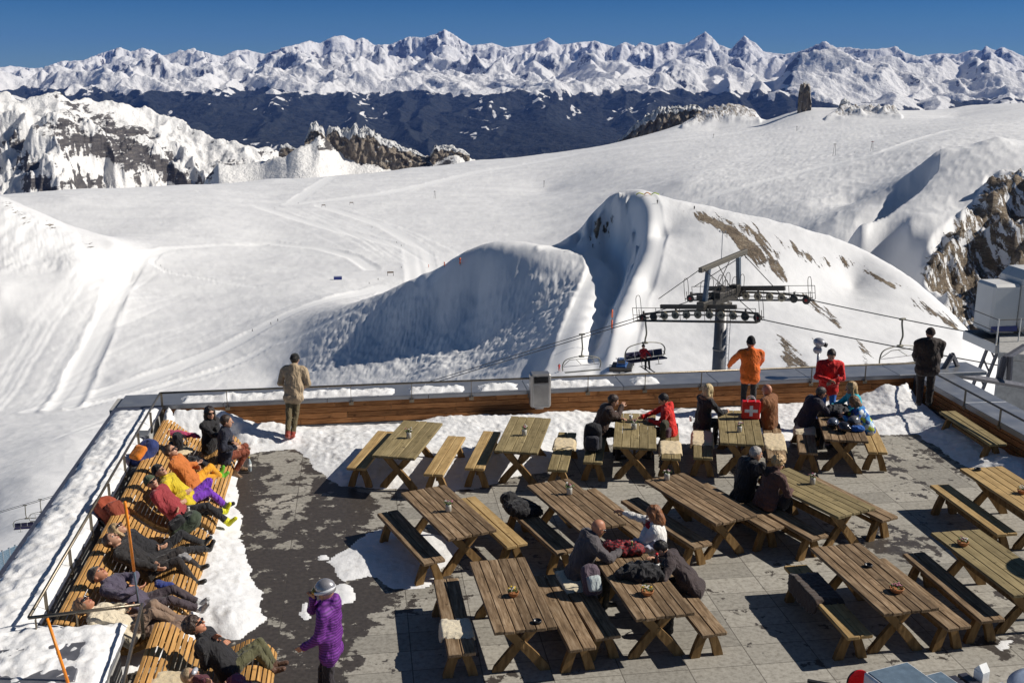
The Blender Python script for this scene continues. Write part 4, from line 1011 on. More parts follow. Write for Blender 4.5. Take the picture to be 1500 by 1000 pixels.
def ell(P, c, r, Mx=None):
    v = P - np.array(c, np.float32)
    if Mx is not None: v = v @ Mx
    r = np.array(r, np.float32); k = np.sqrt(((v / r)**2).sum(1)); k2 = np.sqrt(((v / r**2)**2).sum(1)) + 1e-6
    return k * (k - 1) / k2
MATS = {}
def cloth(c, rough=.75, var=.16):
    k = ('cloth', c, rough)
    if k not in MATS:
        m, nt, b = newmat('fabric'); tc = coords(nt)
        n = noisen(nt, tc, 5, 5, .6); L(nt, mixc(nt, ramp(nt, n, [(.3, 0.), (.7, 1.)]), tuple(x * (1 - var) for x in c), tuple(min(1, x * (1 + var)) for x in c)), b.inputs['Base Color'])
        b.inputs['Roughness'].default_value = rough; b.inputs['Sheen Weight'].default_value = .15; b.inputs['Specular IOR Level'].default_value = .3
        fo = noisen(nt, coords(nt, scale=(1, 1, .6)), 9, 3, .5, 1.2)
        bump(nt, b, noisen(nt, tc, 120, 2), .15, .002, bump(nt, None, fo, 1.0, .05)); MATS[k] = m
    return MATS[k]
def patterned(kind):
    m, nt, b = newmat(kind); tc = coords(nt)
    if kind == 'striped_purple_fabric':
        w = N(nt, 'ShaderNodeTexWave', wave_type='BANDS', bands_direction='Z'); w.inputs['Scale'].default_value = 9; w.inputs['Distortion'].default_value = 1.5; L(nt, tc, w.inputs[0])
        L(nt, mixc(nt, w.outputs['Fac'], (.07, .008, .12), (.19, .030, .29)), b.inputs['Base Color'])
    elif kind == 'patchwork_ski_fabric':
        v = N(nt, 'ShaderNodeTexVoronoi'); v.inputs['Scale'].default_value = 11; L(nt, tc, v.inputs[0])
        s_ = N(nt, 'ShaderNodeSeparateColor'); L(nt, v.outputs['Color'], s_.inputs[0])
        n = ramp(nt, s_.outputs[0], [(.0, (.02, .10, .42)), (.3, (.45, .62, .75)), (.45, (.03, .25, .55)), (.6, (.42, .55, .05)), (.75, (.70, .74, .74)), (.9, (.02, .06, .2))])
        nt.nodes[-1].color_ramp.interpolation = 'CONSTANT'; L(nt, n, b.inputs['Base Color'])
    elif kind == 'checked_red_fabric':
        w = N(nt, 'ShaderNodeTexVoronoi'); w.inputs['Scale'].default_value = 30; L(nt, tc, w.inputs[0]); L(nt, ramp(nt, w.outputs['Distance'], [(.3, (.30, .01, .015)), (.6, (.05, .01, .015))]), b.inputs['Base Color'])
    b.inputs['Roughness'].default_value = .7; bump(nt, b, noisen(nt, tc, 9, 3, .5, 1.2), .7, .03); return m
SKIN = simple('skin', (.50, .27, .17), .5, ns=12, var=.10, bs=.1)
SKIN_T = simple('sunburnt_skin', (.48, .21, .12), .5, ns=12, var=.12, bs=.1)
LIP = simple('lips', (.32, .09, .07), .5, bs=0); EYEW = simple('eye_white', (.65, .63, .6), .3, bs=0); EYED = simple('eye_dark', (.02, .015, .01), .2, bs=0)
DARKGL = simple('dark_lens', (.012, .012, .014), .08, bs=0)
def hairmat(c):
    k = ('hair', c)
    if k not in MATS:
        m, nt, b = newmat('hair'); tc = coords(nt); n = noisen(nt, coords(nt, scale=(60, 60, 7)), 1.0, 4, .7)
        L(nt, mixc(nt, ramp(nt, n, [(.35, 0.), (.65, 1.)]), tuple(x * .45 for x in c), tuple(min(1, x * 1.3) for x in c)), b.inputs['Base Color']); b.inputs['Roughness'].default_value = .5
        bump(nt, b, n, .9, .01); MATS[k] = m
    return MATS[k]
# head template: centre of the skull at the origin, face toward +y, up +z
def head_fn(P):
    d = ell(P, (0, -.006, .012), (.076, .096, .100))
    d = smin(d, ell(P, (0, .024, -.052), (.056, .064, .062)), .03)
    d = smin(d, ell(P, (0, .060, -.096), (.026, .024, .020)), .02)         # chin
    d = smin(d, seg(P, (0, .088, .012), (0, .112, -.026), .009, .014), .012)  # nose
    d = smin(d, seg(P, (-.034, .084, .026), (.034, .084, .026), .010, .010), .014)  # brow
    d = smin(d, seg(P, (-.020, .088, -.060), (.020, .088, -.060), .009, .009), .010)
    for s in (-1, 1):
        d = np.maximum(d, -ell(P, (.031 * s, .100, .006), (.020, .018, .011)) ) if False else -smin(-d, ell(P, (.031 * s, .104, .004), (.019, .020, .012)), .012)
        d = smin(d, ell(P, (.078 * s, -.006, -.008), (.010, .019, .030)), .008)
    return d
HV, HF = surface_nets(head_fn, (-.10, -.115, -.135), (.10, .14, .125), .0085)
def hand_fn(P, curl):
    """palm from the wrist at the origin toward -z, palm facing +y, thumb toward +x"""
    d = ell(P, (0, 0, -.048), (.040, .017, .052))
    d = smin(d, seg(P, (0, 0, .015), (0, 0, -.02), .026, .026, ((0, 1, 0), 1.25)), .015)
    for i, (x, ln) in enumerate(((.028, .068), (.010, .077), (-.009, .071), (-.026, .055))):
        a = np.array((x, 0, -.088)); an = curl * .7
        b = a + np.array((x * .12, math.sin(an), -math.cos(an))) * ln * .45
        c = b + np.array((0, math.sin(an + curl * .9), -math.cos(an + curl * .9))) * ln * .33
        e = c + np.array((0, math.sin(an + curl * 1.5), -math.cos(an + curl * 1.5))) * ln * .25
        f = np.minimum(np.minimum(seg(P, a, b, .0098, .009), seg(P, b, c, .009, .0082)), seg(P, c, e, .0082, .007)); d = smin(d, f, .004)
    a = (.030, .004, -.028); b = (.056, .016, -.058); c = (.062, .030, -.084)
    return smin(d, np.minimum(seg(P, a, b, .014, .011), seg(P, b, c, .011, .009)), .006)
HANDS = [surface_nets(lambda P, c=c: hand_fn(P, c), (-.05, -.03, -.18), (.085, .10, .05), .0062) for c in (.45, 1.15)]
def frame_from(z, yhint):
    z = Vector(z).normalized(); y = Vector(yhint) - z * z.dot(Vector(yhint))
    if y.length < 1e-4: y = z.orthogonal()
    y.normalize(); x = y.cross(z); return Matrix((x, y, z)).transposed()
def ik(a, c, l1, l2, hint):
    a, c = Vector(a), Vector(c); d = c - a; D = d.length; D2 = min(D, (l1 + l2) * .995)
    c = a + d.normalized() * D2; x = (l1 * l1 - l2 * l2 + D2 * D2) / (2 * D2); hgt = math.sqrt(max(l1 * l1 - x * x, 1e-6))
    h = Vector(hint); n = d.normalized(); h = h - n * h.dot(n)
    if h.length < 1e-5: h = n.orthogonal()
    return a + n * x + h.normalized() * hgt, c
def person(label, loc, yaw, group=None, pelvis=(0, 0, .95), lean=(0, 0), twist=0, hands=None, feet=None, elbow=None, knee=None, look=0, nod=0, roll=0,
           jacket=(.1, .1, .1), pants=(.03, .03, .03), shoe=(.03, .03, .03), skin=None, sc=1.0, hem=.22, puff=0, hair=None, hat=None, wear=(), collar=True, bulk=1.0, curls=(0, 0), glove=None, hood=0, jmat=None, slim=1.0, cuffs=None, soles=None):
    """local frame: +y is where the person faces, x to the right; hands, feet, knees in that frame"""
    up = Vector((math.sin(lean[1]), math.sin(lean[0]) * math.cos(lean[1]), math.cos(lean[0]) * math.cos(lean[1])))   # lean[0]>0 forward
    rgt = Vector((math.cos(twist), math.sin(twist), 0)); rgt = (rgt - up * rgt.dot(up)).normalized(); fwd = up.cross(rgt)
    S = sc; pv = Vector(pelvis); rg0 = Vector((1, 0, 0)); 
    ch = pv + up * .36 * S; nk = pv + up * .53 * S; hd = nk + up * (.135 * S) + fwd * .025 * S
    hipw, shw = .092 * S * slim, .195 * S * bulk
    sh = [nk - up * .055 * S + rgt * s * shw for s in (-1, 1)]; hp = [pv + rg0 * s * hipw for s in (-1, 1)]
    if hands is None: hands = [(-.25, .05, .85), (.25, .05, .85)]
    if feet is None: feet = [(-.11, .0, .09), (.11, 0, .09)]
    elbow = elbow or [(-.6, -.5, -.3), (.6, -.5, -.3)]; knee = knee or [(0, 1, .3), (0, 1, .3)]
    arms = [];legs = []
    for i in (0, 1):
        e, w_ = ik(sh[i], hands[i], .285 * S, .255 * S, elbow[i]); arms.append((sh[i], e, w_))
        k, an = ik(hp[i], feet[i], .43 * S, .42 * S, knee[i]); legs.append((hp[i], k, an))
    rj = .057 * S * bulk
    sq = (tuple(fwd), 1.22)
    def groups(P):
        J = seg(P, pv + up * .10 * S, ch, .155 * S * bulk, .178 * S * bulk, sq)
        J = smin(J, seg(P, sh[0] * .75 + nk * .25, sh[1] * .75 + nk * .25, .085 * S * bulk, .085 * S * bulk), .09 * S)
        hz_ = up * (.02 - hem * .5) * S; J = smin(J, seg(P, hp[0] + hz_ - fwd * .012, hp[1] + hz_ - fwd * .012, .128 * S * slim, .128 * S * slim), .07)
        J = smin(J, seg(P, hp[0] + up * .12 * S, hp[1] + up * .12 * S, .125 * S * slim, .125 * S * slim), .07)
        cu_ = (P - np.array(tuple(pv), np.float32)) @ np.array(tuple(up), np.float32); J = np.maximum(J, -(cu_ + hem * S))
        if collar: J = smin(J, seg(P, nk - up * .02 * S, nk + up * .045 * S, .078 * S, .068 * S), .03)
        if hood: J = smin(J, ell(P, nk - fwd * .095 * S + up * .0 * S, (.10 * S, .07 * S, .10 * S)), .04)
        for (a, b, c) in arms:
            J = smin(J, seg(P, a, b, rj * 1.28, rj * 1.02), .035 * S); J = smin(J, seg(P, b, c, rj * 1.02, rj * .80), .015 * S)
        T = seg(P, hp[0], hp[1], .100 * S * slim, .100 * S * slim)
        for (a, b, c) in legs:
            T = smin(T, seg(P, a, b, .088 * S * slim, .066 * S * slim), .04 * S); T = smin(T, seg(P, b, c, .066 * S * slim, .056 * S * slim), .015 * S)
        n = seg(P, nk - up * .04 * S, hd - up * .02 * S, .056 * S, .052 * S)
        B = None
        for i, (a, b, c) in enumerate(legs):
            sdir = (c - b).normalized(); f = (toes[i] if toes else (Vector(knee[i]) * .2 + Vector((0, 1, 0)))).copy(); f = f - sdir * f.dot(sdir)
            if f.length < 1e-3: f = Vector((0, 1, 0))
            f.normalize(); q = seg(P, c - sdir * .02 * S, c + sdir * .055 * S, .052 * S, .046 * S); q = smin(q, seg(P, c + sdir * .062 * S - f * .02 * S, c + sdir * .068 * S + f * .155 * S, .044 * S, .036 * S), .03)
            B = q if B is None else np.minimum(B, q)
        return J, T, n, B
    toes = None
    if soles: toes = [Vector(t) for t in soles]
    pts = [pv, nk, hd] + [p for a in arms + legs for p in a]
    if not soles: fpt = [l[2] + Vector((0, .2, 0)) * S for l in legs] + [l[2] - Vector((0, 0, .1)) for l in legs]
    else: fpt = [l[2] + t.normalized() * .22 * S for l, t in zip(legs, toes)] + [l[2] + (l[2] - l[1]).normalized() * .12 for l in legs]
    A = np.array([tuple(p) for p in pts + fpt]); lo = A.min(0) - .24 * S; hi = A.max(0) + .2 * S
    sd_ = hash(label) % 97 if False else sum(ord(ch_) for ch_ in label) % 97
    def fn(P):
        J, T, n, B = groups(P)
        wr_ = fbm(P[:, 0] * 9 + sd_, P[:, 1] * 9, P[:, 2] * 6, 3) * .014
        if puff: 
            ax = (P - np.array(tuple(pv), np.float32)) @ np.array(tuple(up), np.float32); wr_ = wr_ + .010 * np.abs(np.sin(ax * 34)) * puff
        J = J - wr_; T = T - wr_ * .8
        d = smin(J, T, .02); d = smin(d, n, .02); return smin(d, B, .012)
    V, Fq = surface_nets(fn, lo, hi, .0165 * S**.5)
    C = V[Fq].mean(1).astype(np.float32); J, T, n, B = groups(C)
    cut = (C - np.array(tuple(pv), np.float32)) @ np.array(tuple(up), np.float32)
    lab = np.argmin(np.stack([J, T + .010, n, B + .004], 0), 0)
    mats = [jmat or cloth(jacket), cloth(pants), skin or SKIN, cloth(shoe, .5), LIP, EYEW, EYED]
    vs = [V]; fs = [Fq]; ml = [lab]; nv = len(V)
    # head
    hf = Matrix(((math.cos(look), -math.sin(look), 0), (math.sin(look), math.cos(look), 0), (0, 0, 1)))
    base = Matrix((rgt, fwd, up)).transposed()
    nodM = Matrix.Rotation(-nod, 3, 'X'); rollM = Matrix.Rotation(roll, 3, 'Y')
    HM = (base @ hf @ nodM @ rollM).to_4x4(); HM = Matrix.Translation(hd + up * .035 * S) @ HM @ Matrix.Scale(1.08 * S, 4)
    Ha = np.array(HM); hv = HV @ Ha[:3, :3].T + Ha[:3, 3]; cH = HV[HF].mean(1)
    hl = np.full(len(HF), 2); hl[(np.abs(cH[:, 0]) < .022) & (np.abs(cH[:, 2] + .060) < .006) & (cH[:, 1] > .085)] = 4
    vs.append(hv); fs.append(HF + nv); ml.append(hl); nv += len(hv)
    for s in (-1, 1):
        e = MB(); e.lathe([(0, -.013), (.009, -.009), (.013, 0), (.009, .009), (0, .013)], 8); ev = np.concatenate(e.v) + np.array((.031 * s, .082, .004))
        fq = [f if len(f) == 4 else f for f in e.f]; fq = np.array([f for f in fq if len(f) == 4])
        ey = ev @ Ha[:3, :3].T + Ha[:3, 3]; cE = ev[fq].mean(1)
        vs.append(ey); fs.append(fq + nv); ml.append(np.where(np.hypot(cE[:, 0] - .031 * s, cE[:, 2] - .004) < .007, 6, 5)); nv += len(ey)
    for i, (a, b, c) in enumerate(arms):
        hvv, hff = HANDS[curls[i]]; dirn = (c - b).normalized()
        fr = frame_from(-dirn, fwd * .6 - rgt * (-1 if i == 0 else 1) * .9 - Vector((0, 0, .25)))
        q = hvv.copy()
        if i == 1: q[:, 0] *= -1
        q = q * 1.06 * S; An = np.array(fr); q = q @ An.T + np.array(tuple(c))
        ff = hff if i == 0 else hff[:, ::-1]
        vs.append(q); fs.append(ff + nv); ml.append(np.full(len(ff), 2)); nv += len(q)
    me = bpy.data.meshes.new('person_body'); Vv = np.concatenate(vs).astype(np.float32); Ff = np.concatenate(fs); Mm = np.concatenate(ml)
    me.vertices.add(len(Vv)); me.vertices.foreach_set('co', Vv.reshape(-1)); me.loops.add(Ff.size); me.loops.foreach_set('vertex_index', Ff.reshape(-1).astype(np.int32))
    me.polygons.add(len(Ff)); me.polygons.foreach_set('loop_start', (np.arange(len(Ff)) * 4).astype(np.int32)); me.polygons.foreach_set('loop_total', np.full(len(Ff), 4, np.int32))
    me.polygons.foreach_set('use_smooth', np.ones(len(Ff), bool))
    if glove: mats.append(cloth(glove)); hs_ = len(mats) - 1; Mm[-sum(len(HANDS[curls[i]][1]) for i in (0, 1)):] = hs_
    for m in mats: me.materials.append(m)
    me.polygons.foreach_set('material_index', Mm.astype(np.int32)); me.update(calc_edges=True)
    o = bpy.data.objects.new('person', me); COL.objects.link(o); o.location = loc; o.rotation_euler = (0, 0, -R(yaw)); tag(o, label, 'person', group)
    def child(name, fn_, lo_, hi_, mat, res=.010):
        v, f = surface_nets(fn_, lo_, hi_, res); v = v @ Ha[:3, :3].T + Ha[:3, 3]
        mb = MB(); mb.add(v, f.tolist()); return mb.build(name, mat, o, True)
    if hair:
        st, colr = hair; rsd = sd_
        def hfn(P):
            if st == 'short': d = ell(P, (0, -.014, .022), (.086, .104, .102)); d = np.maximum(d, -(P[:, 2] + .030 - np.clip(P[:, 1], -1, .06) * 1.0 - np.where(P[:, 1] > .03, (P[:, 1] - .03) * 1.2, 0)))
            elif st == 'curly': d = ell(P, (0, -.020, .030), (.104, .112, .112)) ; d = np.maximum(d, -(P[:, 2] + .045 - np.clip(P[:, 1], -1, .06) * 1.35))
            elif st == 'fringe': d = ell(P, (0, -.022, .022), (.098, .112, .108)); d = np.maximum(d, P[:, 1] - .062 - .5 * np.maximum(P[:, 2] - .03, 0)); d = np.maximum(d, -(P[:, 2] + .06))
            else:
                d = ell(P, (0, -.014, .020), (.090, .106, .104)); d = np.minimum(d, 1)
                d = smin(d, ell(P, (0, -.060, -.090), (.092, .058, .120)), .04)
                for s in (-1, 1): d = smin(d, seg(P, (.074 * s, .005, .01), (.082 * s, .010, -.15), .030, .026), .03)
                d = np.maximum(d, -ell(P, (0, .105, -.04), (.062, .062, .105)))
            amp = {'short': .006, 'curly': .016, 'long': .010, 'fringe': .008}[st]
            return d - amp * fbm(P[:, 0] * 32 + rsd, P[:, 1] * 32, P[:, 2] * (14 if st in ('long', 'fringe') else 32), 3)
        child('hair', hfn, (-.14, -.16, -.25), (.14, .10, .16), hairmat(colr))
    if hat:
        st, colr = hat
        if st in ('beanie', 'pointed'):
            def hfn(P):
                d = ell(P, (0, -.010, .034), (.090, .108, .100 if st == 'beanie' else .135)); d = np.maximum(d, .020 - P[:, 2] + P[:, 1] * .18 - .0)
                d = smin(d, np.abs(np.sqrt((P[:, 0] / .088)**2 + ((P[:, 1] + .010) / .107)**2) - 1) * .09 + np.maximum(np.abs(P[:, 2] - .030 - P[:, 1] * .18) - .012, 0) - .008, .01)
                return d - .003 * fbm(P[:, 0] * 30, P[:, 1] * 30, P[:, 2] * 8, 2)
            child('beanie', hfn, (-.12, -.14, -.03), (.12, .12, .20), cloth(colr, .9), .009)
        if st == 'helmet':
            child('helmet', lambda P: np.maximum(np.maximum(ell(P, (0, -.008, .028), (.100, .122, .112)), -(P[:, 2] + .03 - np.where(P[:, 1] > .02, (P[:, 1] - .02) * 1.0, 0) )), -ell(P, (0, 0, .0), (.085, .10, .105))), (-.13, -.16, -.06), (.13, .14, .17), simple('helmet_shell', colr, .25, .3, bs=0, coat=.4), .010)
        if st == 'helmet':
            mb = MB(); pts = [(.104 * math.sin(a), .004 + .124 * math.cos(a) * 1.0, .022) for a in np.linspace(-math.pi, math.pi, 25)]
            mb.tube(pts, .012, 6, 0, False, 1.6); v = np.concatenate(mb.v) @ Ha[:3, :3].T + Ha[:3, 3]; mb.v = [v]; mb.build('goggle_strap', simple('white_strap', (.7, .7, .72), .5), o, True)
            child('goggles', lambda P: ell(P, (0, .112, .030), (.078, .045, .040)), (-.1, .05, -.03), (.1, .18, .09), simple('amber_lens', (.55, .32, .05), .12, .3, bs=0), .010)
    if 'shades' in wear:
        child('sunglasses', lambda P: np.minimum(np.minimum(ell(P, (-.033, .100, .006), (.028, .014, .020)), ell(P, (.033, .100, .006), (.028, .014, .020))),
              np.minimum(seg(P, (-.05, .108, .014), (.05, .108, .014), .005, .005), np.minimum(seg(P, (-.062, .098, .012), (-.086, 0, .004), .005, .005), seg(P, (.062, .098, .012), (.086, 0, .004), .005, .005)))), (-.1, -.02, -.03), (.1, .13, .04), DARKGL, .006)
    if 'goggles' in wear:
        child('goggles', lambda P: ell(P, (0, .092, .012), (.078, .036, .036)), (-.1, .03, -.05), (.1, .15, .08), simple('pale_goggles', (.55, .56, .60), .2, .2, bs=0), .009)
    if 'fur' in wear:
        mb = MB(); c = nk + up * .01; pts = [c + (rgt * math.sin(a) * .115 + fwd * math.cos(a) * .095) * S for a in np.linspace(.5, 2 * math.pi - .5, 16)]
        mb.tube([tuple(p) for p in pts], .042 * S, 8); v = np.concatenate(mb.v); v = v + .014 * np.stack([noise3(v[:, 0] * 60, v[:, 1] * 60, v[:, 2] * 60 + k * 7) for k in range(3)], 1); mb.v = [v]; mb.build('fur_collar', cloth((.16, .10, .06), .95), o, True)
    return o

def loc_of(root, yaw, p):
    """world point -> person's local frame"""
    a = R(yaw); dx, dy = p[0] - root[0], p[1] - root[1]
    return (dx * math.cos(a) - dy * math.sin(a), dx * math.sin(a) + dy * math.cos(a), p[2] - root[2])
def dressed(label, head, zh, back, yaw, feetpx=None, zf=.12, handspx=None, bulk=1.12, pelz=.47, lean=-.85, **k):
    """someone whose head is seen at a photo pixel at height zh; the hips lie `back` metres ahead of it along yaw"""
    h = at(head[0], head[1], zh); a = R(yaw); root = (h[0] + math.sin(a) * back, h[1] + math.cos(a) * back, 0)
    k.setdefault('hem', .12)
    if feetpx:
        fl = [Vector(loc_of(root, yaw, at(f[0], f[1], f[2] if len(f) > 2 else zf))) for f in feetpx]; pv_ = Vector((0, 0, pelz)); mxl = .80 * k.get('sc', 1) if lean < -.3 else .78
        fl = [f if (f - pv_).length < mxl else pv_ + (f - pv_).normalized() * mxl for f in fl]
        k['feet'] = [(f.x, f.y, max(f.z, .13) + (.05 if lean < -.3 else 0)) for f in fl]
    if handspx: k['hands'] = [loc_of(root, yaw, at(*f)) for f in handspx]
    return person(label, root, yaw, pelvis=(0, 0, pelz), lean=(lean, 0), **k)
BLK = (.014, .013, .015)
b1 = dk(2.9, 1.0)
person('man in beige jacket and black cap leaning on the back handrail, seen from behind', (at(427, 590, 1)[0] - .14, b1.y, .08), 4, pelvis=(.03, .30, .93), lean=(.30, 0), feet=[(-.03, -.12, .10), (.04, .05, .10)], hands=[(-.22, .62, 1.0), (.22, .60, 1.02)], elbow=[(-.35, -.3, -1), (.35, -.3, -1)],
       jacket=(.40, .30, .19), pants=(.13, .10, .05), shoe=(.30, .05, .03), hat=('beanie', (.012, .012, .012)), hair=('short', (.04, .03, .02)), hem=.24, bulk=1.12, hood=1)
person('man in bright orange jacket and dark pointed beanie looking out over the back wall', (5.28, 23.0, .10), 2, pelvis=(0, .0, .94), lean=(.10, 0), feet=[(-.12, -.05, .10), (.12, -.02, .10)], hands=[(-.42, .48, .98), (.30, .52, 1.0)], elbow=[(-1, -.2, -.3), (1, -.1, -.5)],
       jacket=(.78, .15, .012), pants=BLK, hat=('pointed', (.010, .010, .012)), hem=.19, bulk=1.18, hood=1, look=.0)
person('man in red jacket and blue trousers standing with folded hands, head bowed', (6.80, 22.2, .08), 188, feet=[(-.12, 0, .10), (.12, 0, .10)], hands=[(-.03, .24, 1.10), (.05, .26, 1.15)], elbow=[(-1, -.1, -.4), (1, -.1, -.4)], nod=.55, pelvis=(0, 0, .95), lean=(.05, 0),
       jacket=(.62, .012, .010), pants=(.02, .12, .42), hair=('short', (.03, .018, .012)), bulk=1.08)
person('heavy man in dark brown padded suit standing in the snow at the right corner', (9.18, 22.95, .34), 4, feet=[(-.11, 0, .10), (.12, .03, .10)], hands=[(-.18, .26, 1.0), (.18, .26, 1.0)], elbow=[(-.5, -.6, -.8), (.5, -.6, -.8)], jacket=(.030, .018, .013), pants=(.022, .014, .011), hat=('beanie', (.035, .022, .017)), hem=.24, bulk=1.28, slim=1.25, hood=1)
person('woman in striped purple jacket with silver ski helmet walking left in the foreground', (-2.20, 11.72, 0), -82, feet=[(-.10, -.12, .10), (.10, .16, .10)], hands=[(-.20, .26, .98), (.03, .20, 1.50)], elbow=[(-.5, -1, -.3), (.8, -.2, -1)], nod=.32, jacket=(.2, .03, .3), jmat=patterned('striped_purple_fabric'), pants=(.022, .016, .02), hat=('helmet', (.30, .29, .30)), hem=.24, bulk=1.05, hood=1, pelvis=(0, 0, .93))
SIT = dict(hem=.10, feet=[(-.13, .42, .09), (.13, .40, .09)])
def sit(label, x, y, yaw, z=.57, lean=.3, **k):
    q = dict(SIT); q.update(k); return person(label, (x, y, 0), yaw, pelvis=(0, 0, z), lean=(lean, 0), **q)
sit('blonde woman in black coat with fur collar seated left of the red shopping bag', 3.92, 21.10, 66, lean=.12, hands=[(-.14, .34, .80), (.16, .46, .80)], jacket=BLK, pants=BLK, hair=('long', (.62, .47, .24)), wear=('fur',), look=.35, hem=.26)
sit('bald man in tan leather jacket seated right of the red shopping bag', 5.30, 21.05, -52, lean=.12, hands=[(-.14, .40, .80), (.14, .40, .80)], jacket=(.20, .075, .022), pants=BLK, skin=SKIN_T, hair=None, bulk=1.2, look=-.2)
sit('dark haired man in brown jacket leaning on the table with his chin on his hand', 1.72, 20.55, 80, lean=.42, hands=[(-.02, .46, .80), (-.12, .52, 1.02)], jacket=(.050, .026, .018), pants=BLK, hair=('short', (.045, .025, .018)), bulk=1.15, nod=.1)
sit('dark haired person in red jacket facing the man in brown across the table', 3.20, 20.62, -84, lean=.22, hands=[(-.12, .42, .80), (.12, .56, .80)], jacket=(.66, .02, .012), pants=BLK, hair=('short', (.015, .01, .008)), nod=.35, sc=.95, hood=1)
sit('man in navy coat with sunglasses leaning over the crowded end table', 6.00, 21.12, 76, lean=.50, hands=[(-.10, .52, .82), (.10, .60, .84)], jacket=(.022, .018, .032), pants=(.02, .02, .03), hair=('short', (.06, .05, .045)), wear=('shades',), skin=SKIN_T, bulk=1.15)
sit('blonde woman in white and turquoise jacket at the far right of the end table', 7.18, 21.35, -92, lean=.22, hands=[(-.12, .50, .82), (.14, .50, .82)], jacket=(.02, .42, .52), pants=BLK, hair=('long', (.45, .30, .14)))
sit('child in blue, white and lime patchwork ski jacket at the end table', 7.22, 20.72, -78, lean=.50, hands=[(-.12, .50, .82), (.14, .46, .82)], jmat=patterned('patchwork_ski_fabric'), pants=BLK, hair=('long', (.20, .11, .05)), sc=.92)
sit('grey haired man in black jacket with his arm round the curly haired woman', 3.98, 17.38, 66, lean=.30, hands=[(-.14, .30, .72), (.50, .16, .98)], elbow=[(-1, -.3, -.5), (1, -.2, .3)], jacket=(.011, .010, .011), pants=BLK, hair=('short', (.42, .38, .34)), bulk=1.22, hem=.26, look=-.3)
sit('curly blonde woman in brown jacket leaning against the man in black', 4.27, 16.93, 62, lean=.30, hands=[(-.10, .36, .72), (.14, .42, .74)], jacket=(.095, .045, .035), pants=BLK, hair=('curly', (.55, .36, .17)), puff=.7, nod=.3, roll=-.15)
hM = lambda dx, dy: (MX + dx, MY + dy)
sit('bald man in dark grey jacket with sunglasses, elbows on the gear-covered table', MX - .82, MY + .72, 78, lean=.42, hands=[(-.08, .54, .82), (.10, .60, .84)], jacket=(.085, .074, .078), pants=(.05, .042, .025), skin=SKIN_T, wear=('shades',), bulk=1.22, hem=.26, hood=1)
w_ = sit('auburn haired woman in white sweater and red scarf stretching out her arm', MX + .42, MY + 1.12, -74, lean=.10, hands=[(-.05, .20, 1.02), (.30, .66, 1.10)], elbow=[(-1, -.2, -.6), (.6, .0, -1)], jacket=(.78, .75, .70), pants=BLK, hair=('long', (.26, .10, .035)), nod=.35, collar=False)
mb = MB(); mb.tube([(.095 * math.sin(a), .10 + .085 * math.cos(a), 1.06 + .02 * math.cos(a)) for a in np.linspace(0, 2 * math.pi, 17)], .030, 8, caps=False); mb.build('scarf', cloth((.50, .012, .015)), w_, True)
sit('black haired boy in dark brown jacket sprawled forward over the table', MX + .78, MY + .28, -74, lean=.72, hands=[(-.22, .50, .82), (.14, .56, .82)], jacket=(.045, .030, .030), pants=BLK, hair=('short', (.012, .008, .007)), sc=.94, hem=.26, nod=.1)
# the row of sunbathers
LZ = 'sunbathers on the loungers'
sitw = dressed('woman in black with sunglasses sitting up at the far end of the loungers', (302, 606), 1.12, .06, 112, feetpx=[(352, 652, .12), (366, 658, .12)], handspx=[(322, 646, .75), (330, 640, .78)], pelz=.46, lean=.0, knee=[(0, .5, 1)] * 2, jacket=BLK, pants=(.03, .035, .06), shoe=(.14, .09, .05), hair=('long', (.02, .012, .01)), wear=('shades',), look=-.5, group=LZ)
dressed('man in navy jacket sitting with his back turned beside the woman in black', (320, 619), 1.14, .08, 74, feetpx=[(352, 682, .12), (345, 690, .12)], handspx=[(340, 648, .80), (344, 655, .72)], pelz=.46, lean=.06, knee=[(0, .5, 1)] * 2, jacket=(.014, .016, .030), pants=(.22, .055, .025), shoe=(.18, .10, .05), hair=('short', (.05, .03, .02)), bulk=1.15, group=LZ)
dressed('man in orange jacket and yellow ski trousers with green boots', (247, 668), .98, .38, 90, feetpx=[(340, 700, .16), (352, 692, .16)], handspx=[(288, 683, .70), (292, 678, .72)], bulk=1.12, pelz=.47, lean=-.55, knee=[(0, .2, 1)] * 2, jacket=(.55, .16, .03), pants=(.72, .33, .015), shoe=(.12, .40, .02), hair=('short', (.08, .04, .02)), wear=('shades',), soles=[(.3, .2, 1)] * 2, nod=-.0, group=LZ)
dressed('skier in black beanie, yellow jacket and purple trousers with knees drawn up', (234, 696), .92, .46, 92, feetpx=[(300, 742, .22), (328, 742, .18)], handspx=[(262, 714, .66), (270, 722, .66)], bulk=1.12, pelz=.47, lean=-.75, knee=[(0, .1, 1)] * 2, jacket=(.62, .46, .02), pants=(.17, .035, .42), shoe=(.03, .03, .03), hat=('beanie', (.012, .010, .010)), look=-.4, group=LZ)
dressed('man in red vest, green beanie and sunglasses with yellow shoes crossed', (220, 716), .90, .46, 94, feetpx=[(338, 768, .16), (345, 752, .20)], handspx=[(258, 744, .62), (262, 738, .64)], bulk=1.12, pelz=.47, lean=-.70, knee=[(0, .1, 1)] * 2, jacket=(.30, .035, .04), pants=BLK, shoe=(.72, .70, .02), hat=('beanie', (.07, .09, .05)), wear=('shades',), look=-.7, soles=[(.2, .3, 1)] * 2, group=LZ)
dressed('blonde woman in black lying back with black boots in the air', (183, 779), .86, .44, 88, feetpx=[(318, 793, .30), (322, 806, .26)], handspx=[(228, 800, .60), (232, 803, .60)], bulk=1.12, pelz=.47, lean=-.95, knee=[(0, .1, 1)] * 2, jacket=BLK, pants=BLK, hair=('long', (.50, .34, .17)), wear=('shades',), nod=-.1, soles=[(.3, .4, 1)] * 2, group=LZ)
